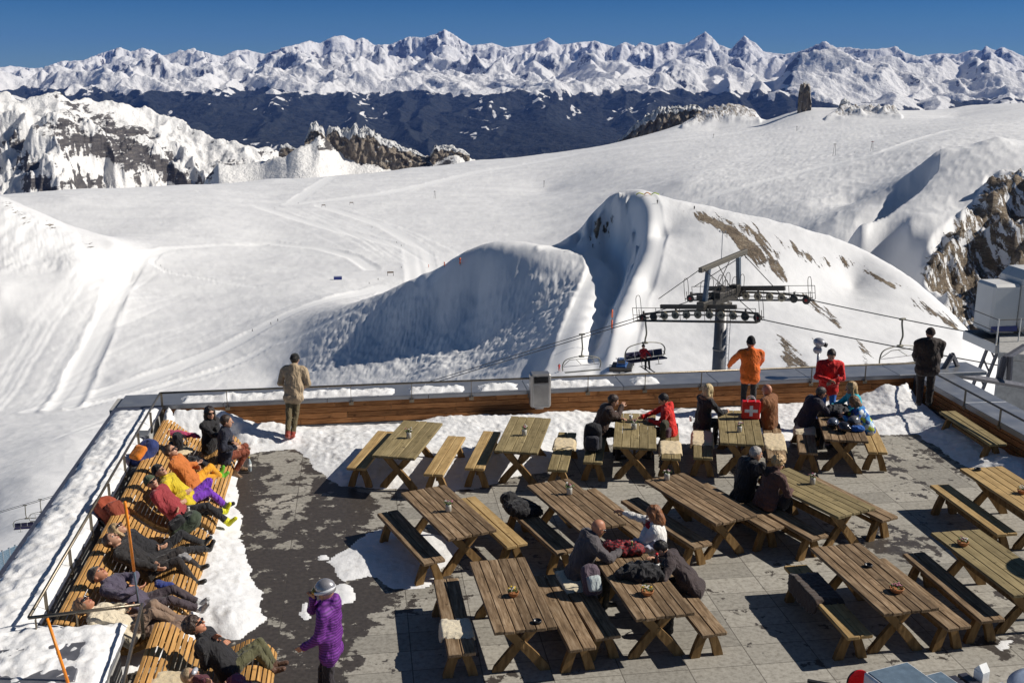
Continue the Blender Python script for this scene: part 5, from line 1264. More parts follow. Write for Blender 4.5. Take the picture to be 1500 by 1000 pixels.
dressed('brown haired boy in black puffer jacket and tracksuit bottoms asleep in the sun', (167, 797), .86, .50, 90, feetpx=[(288, 834, .20), (284, 856, .16)], handspx=[(228, 826, .58), (230, 832, .56)], bulk=1.12, pelz=.47, lean=-.90, knee=[(0, .1, 1)] * 2, jacket=(.018, .015, .014), pants=(.022, .017, .016), hair=('short', (.06, .025, .015)), puff=.8, nod=-.15, collar=False, group=LZ)
dressed('older man in grey beanie and mauve grey anorak with folded hands', (148, 847), .86, .50, 90, feetpx=[(292, 886, .26), (296, 896, .24)], handspx=[(196, 857, .78), (200, 862, .78)], elbow=[(-1, -.3, .1), (1, -.3, .1)], pelz=.47, lean=-.92, knee=[(0, .1, 1)] * 2, jacket=(.085, .070, .105), pants=(.055, .040, .048), shoe=(.5, .5, .5), skin=SKIN_T, hat=('beanie', (.07, .055, .045)), nod=-.2, soles=[(.4, .5, 1)] * 2, bulk=1.12, group=LZ)
dressed('person in cream top lying half hidden under a brown blanket', (133, 890), .84, .48, 88, feetpx=[(262, 912, .45), (264, 918, .45)], handspx=[(182, 888, .68), (186, 892, .66)], bulk=1.12, pelz=.47, lean=-.98, knee=[(0, .1, 1)] * 2, jacket=(.62, .54, .40), pants=(.24, .16, .11), shoe=(.24, .16, .11), skin=SKIN_T, hair=('fringe', (.20, .11, .06)), wear=('shades',), nod=-.25, group=LZ)
dressed('curly haired man in black jacket and olive trousers resting at the near lounger', (282, 924), .98, .42, 88, feetpx=[(400, 975, .18), (396, 984, .18)], handspx=[(310, 938, .86), (322, 950, .70)], pelz=.47, lean=-.62, knee=[(0, .1, 1)] * 2, jacket=BLK, pants=(.10, .095, .045), shoe=(.10, .05, .03), skin=SKIN_T, hair=('curly', (.055, .032, .022)), wear=('shades',), bulk=1.12, group=LZ)
dressed('fair haired child with pale goggles at the bottom edge of the picture', (278, 992), .90, .40, 92, feetpx=[(385, 1040, .20), (380, 1050, .20)], handspx=[(300, 996, .92), (320, 1010, .62)], bulk=1.12, pelz=.47, lean=-.75, knee=[(0, .1, 1)] * 2, jacket=(.09, .02, .03), pants=BLK, hair=('short', (.42, .30, .17)), wear=('goggles',), sc=.85, group=LZ)
# ---------------- things on the terrace
def fleece(label, x, y, az, along, ln, col, wd=.52, drop=.14, seed=0, z=.463, name='sheepskin', grp=None, hang=None):
    g = .018; U, V = np.meshgrid(np.arange(-wd / 2 - .1, wd / 2 + .1, g), np.arange(-ln / 2 - .08, ln / 2 + .08, g))
    sd = np.minimum(wd / 2 - np.abs(U), ln / 2 - np.abs(V)); sd = np.minimum(sd, (wd / 2 + ln / 2 - .12 - np.abs(U) - np.abs(V)) * .7) + .05 * noise3(U * 5, V * 5, seed) + .022 * noise3(U * 17, V * 17, seed)
    hw = .195; over = np.maximum(np.abs(U) - hw, 0); X_ = np.sign(U) * np.minimum(np.abs(U), hw + over * .25 + .012)
    Z_ = z + .035 * np.clip(sd * 12, 0, 1) - over * .95 + .009 * fbm(U * 16, V * 16, seed, 4)
    keep = sd > 0; X2_ = X_ + .006 * noise3(U * 40, V * 40, 3)
    o = gridmesh(name, X2_, V + along, Z_, cloth_fur(col), None, keep); o.location = (x, y, 0); o.rotation_euler = (0, 0, -R(az)); o.modifiers.new('thick', 'SOLIDIFY').thickness = -.02 if False else .02
    return tag(o, label, 'sheepskin', grp)
def cloth_fur(c):
    k = ('fur', c)
    if k not in MATS:
        m, nt, b = newmat('fleece'); tc = coords(nt); n = noisen(nt, tc, 70, 4, .7)
        L(nt, mixc(nt, ramp(nt, n, [(.3, 0.), (.65, 1.)]), tuple(x * .78 for x in c), tuple(min(1, x * 1.12) for x in c)), b.inputs['Base Color']); b.inputs['Roughness'].default_value = .95; b.inputs['Sheen Weight'].default_value = .3
        bump(nt, b, n, .7, .008); MATS[k] = m
    return MATS[k]
CREAM = (.66, .53, .33); GS = 'sheepskins laid over the benches'
BE = {k: BN[k][:3] for k in range(26)}
for i, al, ln, c, lab in ((3, .35, .62, CREAM, 'cream sheepskin on the bench below the grey bin'), (5, -.45, .75, CREAM, 'fluffy cream sheepskin just behind the person in red'), (6, .05, .85, CREAM, 'sheepskin trailing down behind the blonde woman in black'),
                      (7, -.10, .95, CREAM, 'long cream sheepskin behind the man in tan leather'), (8, .30, .55, (.62, .52, .36), 'small rolled sheepskin under the man in navy'), (24, -.42, .50, (.72, .63, .46), 'cream and grey sheepskin over the foreground bench near the woman in purple'),
                      (19 + 1, .30, .95, (.045, .024, .014), 'dark brown long haired fur hanging off the yellow bench'), (22, .55, .7, (.66, .58, .42), 'cream sheepskin under the bald man in grey')):
    x, y, a = BE[i]; fleece(lab, x, y, a, al, ln, c, wd=.56 if i != 20 else .78, seed=i * 1.7, grp=GS, name='sheepskin', z=.463 + (.03 if y > 19 else 0))
h = at(255, 645, .55); o = fleece('cream sheepskin on the far lounger beside the pink towel', *dk(.72, 2.85)[:2], -82, 0, .62, CREAM, wd=.5, z=.62, grp=GS, seed=50)
o = fleece('cream sheepskin on the near lounger beside the blond child', *dk(1.95, 11.1)[:2], -82, 0, .55, CREAM, wd=.55, z=.66, grp=GS, seed=51)
def sdf_thing(name, label, cat, loc, yaw, fn, lo, hi, mat, res=.014, parent=None, group=None, fold=0.0, seed=0, tilt=None):
    f2 = (lambda P: fn(P) - fold * ridged(P[:, 0] * 7 + seed, P[:, 1] * 7, P[:, 2] * 7 + seed, 3) + fold) if fold else fn
    v, f = surface_nets(f2, lo, hi, res); mb = MB(); mb.add(v, f.tolist()); o = mb.build(name, mat, parent, True)
    if parent is None:
        o.location = loc; o.rotation_euler = (tilt[0] if tilt else 0, tilt[1] if tilt else 0, -R(yaw)); tag(o, label, cat, group)
    return o
def backpack(label, loc, yaw, col, col2, s=1.0, tilt=0.0, seed=0):
    t = thing('backpack', label, 'backpack', loc, -R(yaw)); t.rotation_euler = (tilt, 0, -R(yaw)); t.scale = (s, s, s)
    rb = lambda P, c, hf, r: np.sqrt((np.maximum(np.abs(P - np.array(c, np.float32)) - (np.array(hf, np.float32) - r), 0)**2).sum(1)) - r
    sdf_thing('main_bag', None, None, None, 0, lambda P: smin(rb(P, (0, 0, .25), (.16, .10, .24), .09), ell(P, (0, 0, .46), (.13, .09, .07)), .04) - .012 * fbm(P[:, 0] * 12, P[:, 1] * 12, P[:, 2] * 8 + seed, 3), (-.22, -.16, -.03), (.22, .16, .58), cloth(col), .017, t)
    sdf_thing('front_pocket', None, None, None, 0, lambda P: rb(P, (0, -.12, .20), (.12, .055, .13), .05) - .008 * fbm(P[:, 0] * 14, P[:, 1] * 14, P[:, 2] * 9 + seed, 3), (-.16, -.2, .0), (.16, -.03, .38), cloth(col2), .016, t)
    for q in (-1, 1):
        mb = MB(); mb.tube(spline([(.08 * q, .08, .46), (.09 * q, .17, .36), (.10 * q, .16, .18), (.12 * q, .09, .06)], 4), .017, 6, flat=.5); mb.build('shoulder_strap', cloth((.02, .02, .02)), t, True)
    return t
backpack('black rucksack with grey straps propped on the bench end behind the man in brown', (1.55, 19.60, .49), 10, (.012, .012, .015), (.03, .03, .04), 1.1)
backpack('olive rucksack hanging by the person in red', (3.02, 20.28, .50), -60, (.045, .040, .020), (.08, .03, .05), .75)
backpack('navy and orange rucksack in the snow behind the far lounger', dk(.12, 3.55, .58), 30, (.02, .035, .14), (.75, .22, .02), 1.15, -.9)
backpack('big rust red rucksack on the lounger gap with straps on top', (*at(180, 752, .72)[:2], .50), -60, (.30, .055, .022), (.24, .045, .02), 1.25, -1.0)
backpack('black rucksack leaning on the loungers beside the man in orange', (*at(262, 668, .5)[:2], .48), 70, (.016, .015, .018), (.02, .02, .02), .95)
backpack('green and black rucksack lying between the red vest man and the blonde woman', (*at(248, 772, .6)[:2], .42), 60, (.045, .06, .035), (.02, .02, .02), 1.1, -1.0)
backpack('mauve and white rucksack on the bench next to the bald man', (MX - .62, MY + .05, .49), -20, (.10, .07, .09), (.45, .50, .50), .85, -.5)
backpack('black bag standing under the gear-covered table', (MX + .35, MY - .15, .0), 0, (.02, .018, .02), (.03, .03, .03), .8)
def pile(label, cat, loc, yaw, els, col, name, fold=.02, seed=0, mat=None, res=.015, group=None):
    def fn(P):
        d = None
        for c, r in els: e = ell(P, c, r); d = e if d is None else smin(d, e, .05)
        return np.maximum(d, -P[:, 2])
    A = np.array([c for c, r in els]); B = np.array([r for c, r in els]); lo = (A - B).min(0) - .06; lo[2] = max(lo[2], -.02); hi = (A + B).max(0) + .08
    return sdf_thing(name, label, cat, loc, yaw, fn, lo, hi, mat or cloth(col), res, None, group, fold, seed)
pile('black fur coat thrown over the far end of a second row bench', 'coat', (*at(762, 745, .5)[:2], .46), -24, [((0, 0, .06), (.26, .36, .12)), ((-.05, .32, .10), (.16, .16, .13)), ((.18, -.1, .02), (.16, .24, .10))], (.010, .009, .010), 'coat')
pile('pink knitted towel draped over the back of the far lounger', 'towel', dk(.62, 1.95, .62), -60, [((0, 0, .02), (.14, .30, .06)), ((.1, -.32, .0), (.08, .20, .07))], (.45, .045, .12), 'towel')
pile('brown blanket over the legs of the person in cream', 'blanket', (*at(228, 910, .55)[:2], .44), 0, [((0, 0, .05), (.42, .22, .12)), ((-.25, .03, .05), (.25, .20, .12)), ((.3, .02, .06), (.22, .16, .10))], (.23, .15, .11), 'blanket')
pile('pair of blue ski gloves on the lap of the man in mauve grey', 'gloves', (*at(235, 852, .68)[:2], .60), 20, [((0, 0, .03), (.10, .06, .04)), ((.10, .05, .03), (.09, .05, .04)), ((-.08, .06, .03), (.07, .05, .035))], (.03, .05, .22), 'gloves', .01)
pile('red checked jacket lying across the far end of the gear table', 'jacket', (*at(905, 806, .78)[:2], .77), 20, [((0, 0, .05), (.26, .18, .10)), ((.2, .03, .06), (.2, .15, .10))], (.3, .01, .015), 'jacket', .03, 3, patterned('checked_red_fabric'))
pile('grey and white ski jacket crumpled behind the gear table', 'jacket', (*at(945, 802, .78)[:2], .77), 0, [((0, 0, .05), (.28, .14, .11)), ((.15, .03, .07), (.15, .12, .09))], (.36, .36, .42), 'jacket', .04, 5)
pile('heap of black gloves and bags in the middle of the gear table', 'bag', (*at(938, 842, .78)[:2], .77), 0, [((0, 0, .06), (.24, .22, .14)), ((.2, -.05, .05), (.16, .14, .10)), ((-.22, -.02, .04), (.14, .12, .09))], (.012, .011, .013), 'bag', .04, 8)
pile('black heap of gloves on the crowded end table', 'gloves', (*at(1225, 605, .78)[:2], .77), 0, [((0, 0, .06), (.26, .22, .12)), ((.15, .2, .05), (.16, .14, .10))], (.018, .017, .022), 'gloves', .04, 9)
pile('bright blue ski glove at the front edge of the end table', 'glove', (*at(1258, 630, .78)[:2], .765), 0, [((0, 0, .05), (.12, .09, .07)), ((-.10, .02, .04), (.07, .07, .05))], (.015, .11, .42), 'glove', .01, 2)
pile('brown leather handbag beside the curly haired woman', 'handbag', (*at(1148, 742, .5)[:2], .465), 30, [((0, 0, .13), (.10, .16, .14))], (.03, .026, .026), 'handbag', .01, 4)
def helmet(label, px, py, col, yaw):
    t = thing('ski_helmet', label, 'helmet', (*at(px, py, .85)[:2], .765), -R(yaw), 'ski helmets on the tables')
    sdf_thing('shell', None, None, None, 0, lambda P: np.maximum(np.maximum(ell(P, (0, 0, .08), (.12, .145, .125)), -P[:, 2]), -ell(P, (0, .03, .03), (.10, .12, .10))), (-.14, -.17, -.02), (.14, .17, .23), simple('helmet_shell', col, .22, .2, bs=0, coat=.5), .011, t)
    sdf_thing('goggles', None, None, None, 0, lambda P: ell(P, (0, .13, .10), (.09, .035, .04)), (-.12, .07, .03), (.12, .18, .17), DARKGL, .010, t); return t
helmet('matt grey-blue ski helmet, leftmost on the end table', 1220, 620, (.10, .12, .16), 200)
helmet('black ski helmet in the middle of the end table', 1236, 626, (.03, .03, .035), 160)
helmet('black and silver ski helmet at the right of the end table', 1251, 617, (.16, .16, .17), 220)
# flower jars, planted bowls, ashtrays
LEAF = simple('leaf_green', (.10, .16, .04), .6, ns=40); PET = [simple('petal_white', (.65, .60, .55), .6, bs=0), simple('petal_pink', (.45, .16, .22), .6, bs=0), simple('petal_yellow', (.75, .50, .04), .6, bs=0)]
TERRA = simple('wicker_terracotta', (.42, .17, .06), .8, ns=30); GLASSW = simple('frosted_jar', (.50, .48, .42), .25, bs=0); BLKM = simple('black_enamel', (.015, .015, .017), .3, bs=0)
def tuft(parent, r, z, n, seed, pet=(0, 1)):
    rs_ = random.Random(seed); mb = MB()
    for k in range(n):
        a = rs_.uniform(0, 6.28); q = rs_.uniform(0, r); h = rs_.uniform(.01, .05); p = Vector((q * math.cos(a), q * math.sin(a), z + h)); s = rs_.uniform(.010, .02)
        d1 = Vector((rs_.uniform(-1, 1), rs_.uniform(-1, 1), rs_.uniform(-.3, 1))).normalized() * s; d2 = d1.orthogonal().normalized() * s * .5
        mb.add([tuple(p - d1), tuple(p + d2), tuple(p + d1 + Vector((0, 0, s * .3))), tuple(p - d2)], [(0, 1, 2, 3)])
    mb.build('leaves', LEAF, parent)
    for pi in pet:
        mb = MB()
        for k in range(max(3, n // 9)):
            a = rs_.uniform(0, 6.28); q = rs_.uniform(0, r * .9); M = Matrix.Translation((q * math.cos(a), q * math.sin(a), z + rs_.uniform(.03, .065))); mb.lathe([(0, -.006), (.012, -.002), (.013, .004), (0, .008)], 7, M)
        mb.build('flowers', PET[pi], parent)
jarlab = ['leftmost back row table', 'empty table in front of the bin', 'table between the man in brown and the person in red', 'table with the red shopping bag']
def jar(label, px, py, seed):
    t = thing('flower_jar', label, 'flower jar', (*at(px, py, .765)[:2], .761), 0, 'small flower jars on the tables'); t.scale = (1.35, 1.35, 1.3); mb = MB(); mb.lathe([(.028, 0), (.036, .006), (.036, .075), (.030, .09), (.026, .09), (.026, .02)], 14); mb.build('jar', GLASSW, t, True); tuft(t, .055, .085, 46, seed, (0, 1))
for k, (px, py, lb) in enumerate(((599, 641, 'posy in a small jar on the leftmost back row table'), (768, 637, 'posy in a small jar on the empty table in front of the bin'), (929, 628, 'posy in a small jar between the man in brown and the person in red'), (1083, 632, 'posy in a small jar in front of the red shopping bag'),
      (657, 748, 'posy in a small jar on the table next to the melting snow patch'), (834, 723, 'posy at the far end of the table behind the bald man'), (977, 702, 'posy at the far end of the long brown table'), (1190, 708, 'posy in a small jar beside the embracing couple'))): jar(lb, px, py, 60 + k)
def bowl(label, px, py, s, pet, seed, leaf=90):
    t = thing('flower_bowl', label, 'flower bowl', (*at(px, py, .765)[:2], .761), 0, 'planted bowls on the tables'); mb = MB(); mb.lathe([(.055 * s, 0), (.075 * s, .02), (.088 * s, .06), (.092 * s, .065), (.080 * s, .065), (.07 * s, .04), (0, .04)], 20); mb.build('pot', TERRA, t, True); tuft(t, .085 * s, .06, leaf, seed, pet)
bowl('small bowl of yellow pansies on the central foreground table', 752, 872, .85, (2, 0), 91)
bowl('wicker basket of yellow flowers on the gear table', 948, 870, 1.0, (2, 0), 92)
bowl('oval bowl of green succulents on the rustic table, lower right', 1313, 866, 1.1, (1,), 93, 150)
bowl('bowl of violet pansies on the olive table at the right edge', 1410, 798, .95, (1, 0), 94)
bowl('flower bowl on the orange yellow table at the right edge', 1497, 722, .9, (0,), 95)
for px, py, lb in ((787, 911, 'black ashtray on the central foreground table'), (1272, 829, 'black ashtray on the rustic table, lower right'), (1432, 688, 'black ashtray on the orange yellow table')):
    mb = MB(); mb.lathe([(.045, 0), (.055, .004), (.058, .035), (.052, .04), (.047, .036), (.043, .012), (0, .010)], 20); o = mb.build('ashtray', BLKM, None, True); o.location = (*at(px, py, .765)[:2], .761); tag(o, lb, 'ashtray', 'ashtrays on the tables')
# cups, bottles, thermos, phone
def bottle(label, loc, col, cap, h=.24, r=.034, rot=None, cat='bottle'):
    t = thing('bottle', label, cat, loc); 
    if rot: t.rotation_euler = rot
    mb = MB(); mb.lathe([(r * .8, 0), (r, .01), (r, h * .62), (r * .45, h * .82), (r * .4, h * .93), (0, h * .93)], 16); mb.build('bottle_body', simple('bottle_plastic', col, .12, bs=0), t, True)
    mb = MB(); mb.lathe([(r * .5, h * .91), (r * .5, h), (0, h)], 12); mb.build('cap', simple('bottle_cap', cap, .4, bs=0), t, True)
    mb = MB(); mb.lathe([(r * 1.01, h * .28), (r * 1.03, h * .28), (r * 1.03, h * .52), (r * 1.01, h * .52)], 16); mb.build('label_band', simple('paper_band', (.75, .75, .72), .6, bs=0), t, True)
bottle('dark cola bottle with red cap on the gear table', (*at(961, 838, .77)[:2], .765), (.05, .018, .012), (.6, .02, .02), .30, .042)
bottle('clear bottle with blue band standing by the green ski boot', (*at(366, 690, .03)[:2], .03), (.35, .40, .42), (.5, .35, .05), .30, .04)
bottle('steel thermos flask standing beside the sunbathers', (*at(277, 758, .45)[:2], .40), (.45, .43, .38), (.5, .5, .48), .24, .045, cat='thermos')
for px, py, lb in ((924, 614, 'white paper cup in front of the man in brown'), (1012, 616, 'white cup at the table with the red shopping bag')):
    mb = MB(); mb.lathe([(.026, 0), (.036, .10), (.033, .10), (.024, .01), (0, .01)], 16); o = mb.build('cup', simple('white_card', (.78, .78, .76), .5, bs=0), None, True); o.location = (*at(px, py, .77)[:2], .761); tag(o, lb, 'cup')
mb = MB(); mb.box((0, 0, .006), (.16, .08, .010), None, .003); o = mb.build('phone', BLKM); o.location = (*at(953, 613, .77)[:2], .762); o.rotation_euler = (0, 0, .6); tag(o, 'dark phone on a napkin in front of the person in red', 'phone')
# red shopping bag with a white cross
sb = thing('shopping_bag', 'red shopping bag with a white Swiss cross standing on the table', 'bag', (*at(1099, 612, .77)[:2], .762), R(-4))
mb = MB(); mb.box((0, 0, .19), (.36, .14, .37), None, .012); mb.build('bag_body', simple('glossy_red_plastic', (.68, .010, .014), .3, ns=4, bs=.3, bd=.02), sb)
mb = MB(); mb.box((0, -.0735, .18), (.065, .003, .22), None, 0); mb.box((-.0815, -.0735, .18), (.098, .003, .065), None, 0); mb.box((.0815, -.0735, .18), (.098, .003, .065), None, 0); mb.build('white_cross', simple('white_print', (.8, .8, .8), .5, bs=0), sb)
for y in (-.06, .06):
    mb = MB(); mb.tube(spline([(-.08, y, .36), (-.07, y, .43), (0, y, .46), (.07, y, .43), (.08, y, .36)], 4), .006, 6); mb.build('handle', simple('white_print', (.8, .8, .8), .5, bs=0), sb, True)
# grey litter bin on the back wall
bn = thing('litter_bin', 'brushed metal litter bin with a dark slot hung on the back wall', 'bin', dk(8.17, .12, .0), DA)
mb = MB(); mb.box((0, -.10, .72), (.46, .30, .78), None, .04); mb.build('bin_body', simple('brushed_steel', (.34, .33, .32), .4, .7, ns=4), bn)
mb = MB(); mb.box((0, -.254, .98), (.32, .008, .14), None, .003); mb.build('slot', simple('black_enamel', (.015, .015, .017), .3, bs=0), bn)
mb = MB()
for x in (-.17, .17): mb.box((x, -.256, .62), (.012, .01, .50), None, .002)
mb.box((0, -.256, .875), (.352, .01, .012), None, .002); mb.box((0, -.256, .365), (.352, .01, .012), None, .002); mb.build('door_frame', METAL, bn)
mb = MB(); mb.box((0, .0, .30), (.2, .10, .12), None, .01); mb.build('bracket', METAL, bn)
# telescope head behind the man in red
tl = thing('viewing_telescope', 'grey rounded viewing telescope on a post behind the man in red', 'telescope', (7.12, 24.2, .72), R(20)); tl.scale = (.62, .62, .62)
mb = MB(); mb.tube([(0, 0, 0), (0, 0, .82)], .05, 12); mb.build('post', METAL, tl, True)
sdf_thing('head', None, None, None, 0, lambda P: smin(ell(P, (0, 0, 1.22), (.20, .26, .17)), ell(P, (-.05, 0, .93), (.17, .17, .15)), .03), (-.28, -.3, .74), (.26, .3, 1.42), simple('grey_enamel', (.38, .38, .40), .35, .3, bs=.05), .02, tl)
mb = MB(); mb.tube([(.10, -.16, 1.17), (.15, -.26, 1.15)], .085, 14); mb.build('eyepiece', BLKM, tl, True)
# orange snow poles
ORG = simple('orange_fibreglass', (.85, .26, .015), .4, bs=0)
for (x0, y0, z0), (x1, y1, z1), lb in ((at(104, 1012, .66), at(69, 905, 1.5), 'bright orange snow pole stuck in the bottom left snow block'),):
    mb = MB(); mb.tube([(x0, y0, z0), (x1, y1, z1)], .019, 8); tag(mb.build('snow_pole', ORG, None, True), lb, 'snow pole')
p0 = Vector(at(205, 900, .30)); p1 = Vector(at(183, 735, 2.5)); pm = p0.lerp(p1, .42)
t = thing('snow_pole', 'tall thin orange and blue grey pole tied to the corner of the handrail', 'snow pole', tuple(p0)); mb = MB(); mb.tube([(0, 0, 0), tuple(pm - p0)], .014, 8); mb.build('lower_section', simple('blue_grey_tube', (.12, .17, .22), .4, bs=0), t, True); mb = MB(); mb.tube([tuple(pm - p0), tuple(p1 - p0)], .019, 8); mb.build('upper_section', ORG, t, True)
# metal edged opening and small plate in the snow
o = thing('metal_edged_opening', 'grey metal edge over a dark recess in the bottom left snow', 'hatch', (*at(28, 985, .7)[:2], .60), DA + R(4)); mb = MB(); mb.box((-.25, 0, .16), (1.9, .9, .05), None, .01); mb.build('lid', simple('zinc_sheet', (.22, .22, .24), .5, .6), o)
mb = MB(); mb.box((-.25, .02, .06), (1.8, .84, .14), None, .01); mb.build('frame', simple('recess_shade', (.03, .022, .018), .7), o)  # dark box stands for the shade inside the recess
mb = MB(); mb.box((0, 0, 0), (.26, .18, .03), Matrix.Rotation(.3, 4, 'X'), .004); o = mb.build('metal_plate', CAPM); o.location = (*at(209, 634, .75)[:2], .74); tag(o, 'small grey metal plate in the snow by the far lounger', 'plate')
for q, (px, py) in enumerate(((1276, 786),)):
    mb = MB(); mb.box((0, 0, .004), (.30, .12, .008), None, .002); o = mb.build('floor_drain', simple('dark_grating', (.02, .02, .02), .5, .6)); o.location = (*at(px, py)[:2], 0.001); o.rotation_euler = (0, 0, DA); tag(o, 'dark floor drain in the paving near the wet patch', 'drain')
# serving counter in the bottom right corner
cx, cy = at(1420, 1010, 1.0)[:2]
ct = thing('serving_counter', 'light wood serving counter at the bottom right corner', 'counter', (cx, cy, 0), DA + R(2))
mb = MB(); mb.box((.35, -.45, .93), (2.3, .95, .06), None, .01); mb.build('worktop', HONEY, ct); mb = MB(); mb.box((.35, -.50, .45), (2.2, .80, .89), None, .01); mb.build('cabinet', simple('dark_panel', (.03, .03, .032), .5), ct)
WHT = simple('white_plastic', (.78, .78, .78), .35, bs=0); STL = simple('blue_grey_lid', (.16, .22, .28), .25, .2, bs=0)
for k, (px, py, w, d, hh, lb) in enumerate(((1325, 988, .62, .62, .17, 'large white food tray with blue grey cover'), (1385, 992, .34, .5, .15, 'narrow white food tray next to the large one'), (1468, 1002, .42, .4, .12, 'white tray at the right end of the counter'))):
    t = thing('food_tray', lb, 'tray', (*at(px, py + 12, 1.1)[:2], .965), DA + R(14), 'white trays on the serving counter')
    mb = MB(); mb.box((0, 0, hh / 2), (w, d, hh), None, .02)
    mb.build('tray', WHT, t); mb = MB(); mb.box((0, 0, hh + .004), (w - .07, d - .07, .012), None, .004); mb.build('lid', STL, t)
for k, (px, py, lb) in enumerate(((1408, 994, 'small dark bin of packets left of the milk carton'), (1424, 990, 'small dark bin of cutlery against the milk carton'))):
    mb = MB(); mb.box((0, 0, .05), (.12, .34, .10), Matrix.Rotation(.3, 4, 'Z'), .008); o = mb.build('condiment_bin', simple('dark_box', (.03, .03, .045), .5)); o.location = (*at(px, py + 8, 1.05)[:2], .965); tag(o, lb, 'box')
mc = thing('milk_carton', 'white crumpled paper carton on the counter', 'carton', (*at(1437, 993, 1.05)[:2], .965), .5)
mb = MB(); mb.box((0, 0, .10), (.13, .12, .20), None, .01); mb.build('carton_body', simple('white_card', (.78, .78, .76), .5, bs=0), mc); mb = MB(); mb.add([(-.06, -.055, .20), (.06, -.055, .20), (.06, .055, .20), (-.06, .055, .20), (-.06, 0, .27), (.06, 0, .27)], [(0, 1, 5, 4), (2, 3, 4, 5), (1, 2, 5), (3, 0, 4)]); mb.build('folded_top', simple('white_card', (.78, .78, .76), .5, bs=0), mc)
sx_, sy_, _z = at(1257, 1005, .9)
sbd = thing('snowboard', 'red snowboard standing upright with its rounded tip up', 'snowboard', (sx_, sy_, 0), R(12))
n = 16; out = [(.13 * math.cos(a), .97 + .14 * math.sin(a)) for a in np.linspace(0, math.pi, n)] + [(-.125, .15), (-.10, .02), (.10, .02), (.125, .15)]
mb = MB(); mb.ribbon([(x, z) for x, z in out], .014); mb.build('deck', simple('red_topsheet', (.62, .008, .012), .3, bs=0, coat=.4), sbd); mb = MB(); mb.ribbon([(x * .98 - .012, z * .995) for x, z in out], .012, Matrix.Translation((0, .014, 0))); mb.build('base', BLKM, sbd)
bb = thing('menu_board', 'black board lying beside the red snowboard', 'board', (*at(1226, 1006, .8)[:2], .0), R(-20)); mb = MB(); mb.box((0, 0, .40), (.62, .04, .80), None, .005); mb.build('panel', simple('blackboard', (.012, .012, .013), .5), bb); mb = MB(); mb.box((0, 0, .815), (.66, .05, .03), None, .004); mb.build('frame', simple('black_frame', (.02, .018, .016), .5), bb)
mb = MB(); mb.lathe([(0, .0), (.50, .0), (.56, .03), (.56, .07), (.45, .14), (.2, .18), (0, .19)], 36); o = mb.build('round_cushion', simple('pale_blue_cover', (.30, .36, .48), .6), None, True); o.location = (*at(1556, 1020, 1.0)[:2], .965); tag(o, 'pale blue round cover at the right end of the counter', 'cover')
# unseen heater added outside the frame to throw the round shadow on the table
ph = thing('shadow_caster', 'unseen heater added beyond the right edge to cast a round shadow', 'patio heater', (9.35, 14.2, 0)); mb = MB(); mb.lathe([(.22, 0), (.22, .5), (.18, .55), (0, .55)], 20); mb.build('gas_housing', METAL, ph, True); mb = MB(); mb.tube([(0, 0, .5), (0, 0, 2.2)], .035, 10); mb.build('post', METAL, ph, True); mb = MB(); mb.lathe([(.44, 2.22), (.40, 2.27), (.12, 2.36), (0, 2.37)], 28); mb.lathe([(0, 2.36), (.12, 2.35), (.40, 2.26), (.44, 2.22)], 28); mb.build('hood', METAL, ph, True)

for px, py, z, lb, c, els in ((205, 690, .62, 'dark grey jacket stuffed behind the head of the man in red vest', (.03, .03, .034), [((0, 0, .05), (.17, .14, .09)), ((.12, .05, .03), (.12, .10, .07))]),
    (262, 812, .55, 'grey scarf and jumper lying between the blonde woman and the boy', (.28, .27, .27), [((0, 0, .03), (.14, .09, .05)), ((.1, .03, .03), (.10, .08, .05))]),
    (268, 745, .5, 'black jacket across the slats beside the yellow shoes', (.014, .013, .015), [((0, 0, .04), (.20, .13, .07)), ((.15, -.06, .03), (.13, .10, .06))]),
    (290, 676, .5, 'dark coat spread between the couple and the man in orange', (.016, .015, .02), [((0, 0, .05), (.24, .14, .08)), ((-.18, .05, .05), (.14, .12, .08))]),
    (345, 1000, .5, 'black and pink helmet bag beside the blond child', (.30, .08, .14), [((0, 0, .06), (.13, .12, .11)), ((.15, 0, .04), (.12, .11, .08))])):
    pile(lb, 'clothing', (*at(px, py, z)[:2], z - .06), 30, els, c, 'jacket', .025, px)

bottle('small green bottle near the far end of the gear table', (*at(925, 812, .77)[:2], .765), (.02, .08, .03), (.5, .4, .1), .22, .03)
helmet('small black ski helmet lying on the gear table among the gloves', 972, 826, (.02, .02, .022), 120)['group'] = 'ski helmets on the tables'
# ---------------- chairlift
DK = simple('dark_galvanised_steel', (.085, .078, .070), .55, .6, ns=3); GRY = simple('mast_grey_paint', (.16, .16, .165), .5, .5, ns=1.5); CAB = simple('steel_rope', (.10, .10, .10), .5, .7, bs=0)
TX, TY = atr(1056, 470, 62)[:2]; tz = -5.7
dl_ = Vector((67, -51, 0)).normalized(); pl_ = Vector((51, 67, 0)).normalized(); ta = math.atan2(dl_.y, dl_.x)
tw = thing('chairlift_tower', 'steel chairlift tower with wheel trains and lifting frame rising behind the back wall', 'lift tower', (TX, TY, tz), ta); KS = .82; tw.scale = (KS, KS, 1 if False else KS)
gz = hz(1056, 560, 50)[2] if 'hz' in globals() else -30
gz = (-33 - tz) / KS
mb = MB(); mb.tube([(0, 0, gz), (0, 0, -8), (0, 0, .2)], [.62, .50, .42], 24); 
for z in (-3.2, -6.4): mb.lathe([(.44, z - .06), (.50, z - .06), (.50, z + .06), (.44, z + .06)], 24)
mb.build('mast', GRY, tw, True)
mb = MB()
for s in (-1, 1): mb.tube([(.75 + .0, s * .2 - .25, gz), (.75, s * .2 - .25, -.4)], .025, 6)
for k in range(int(-gz / .32)): mb.tube([(.75, -.45, -.5 - k * .32), (.75, -.05, -.5 - k * .32)], .014, 5)
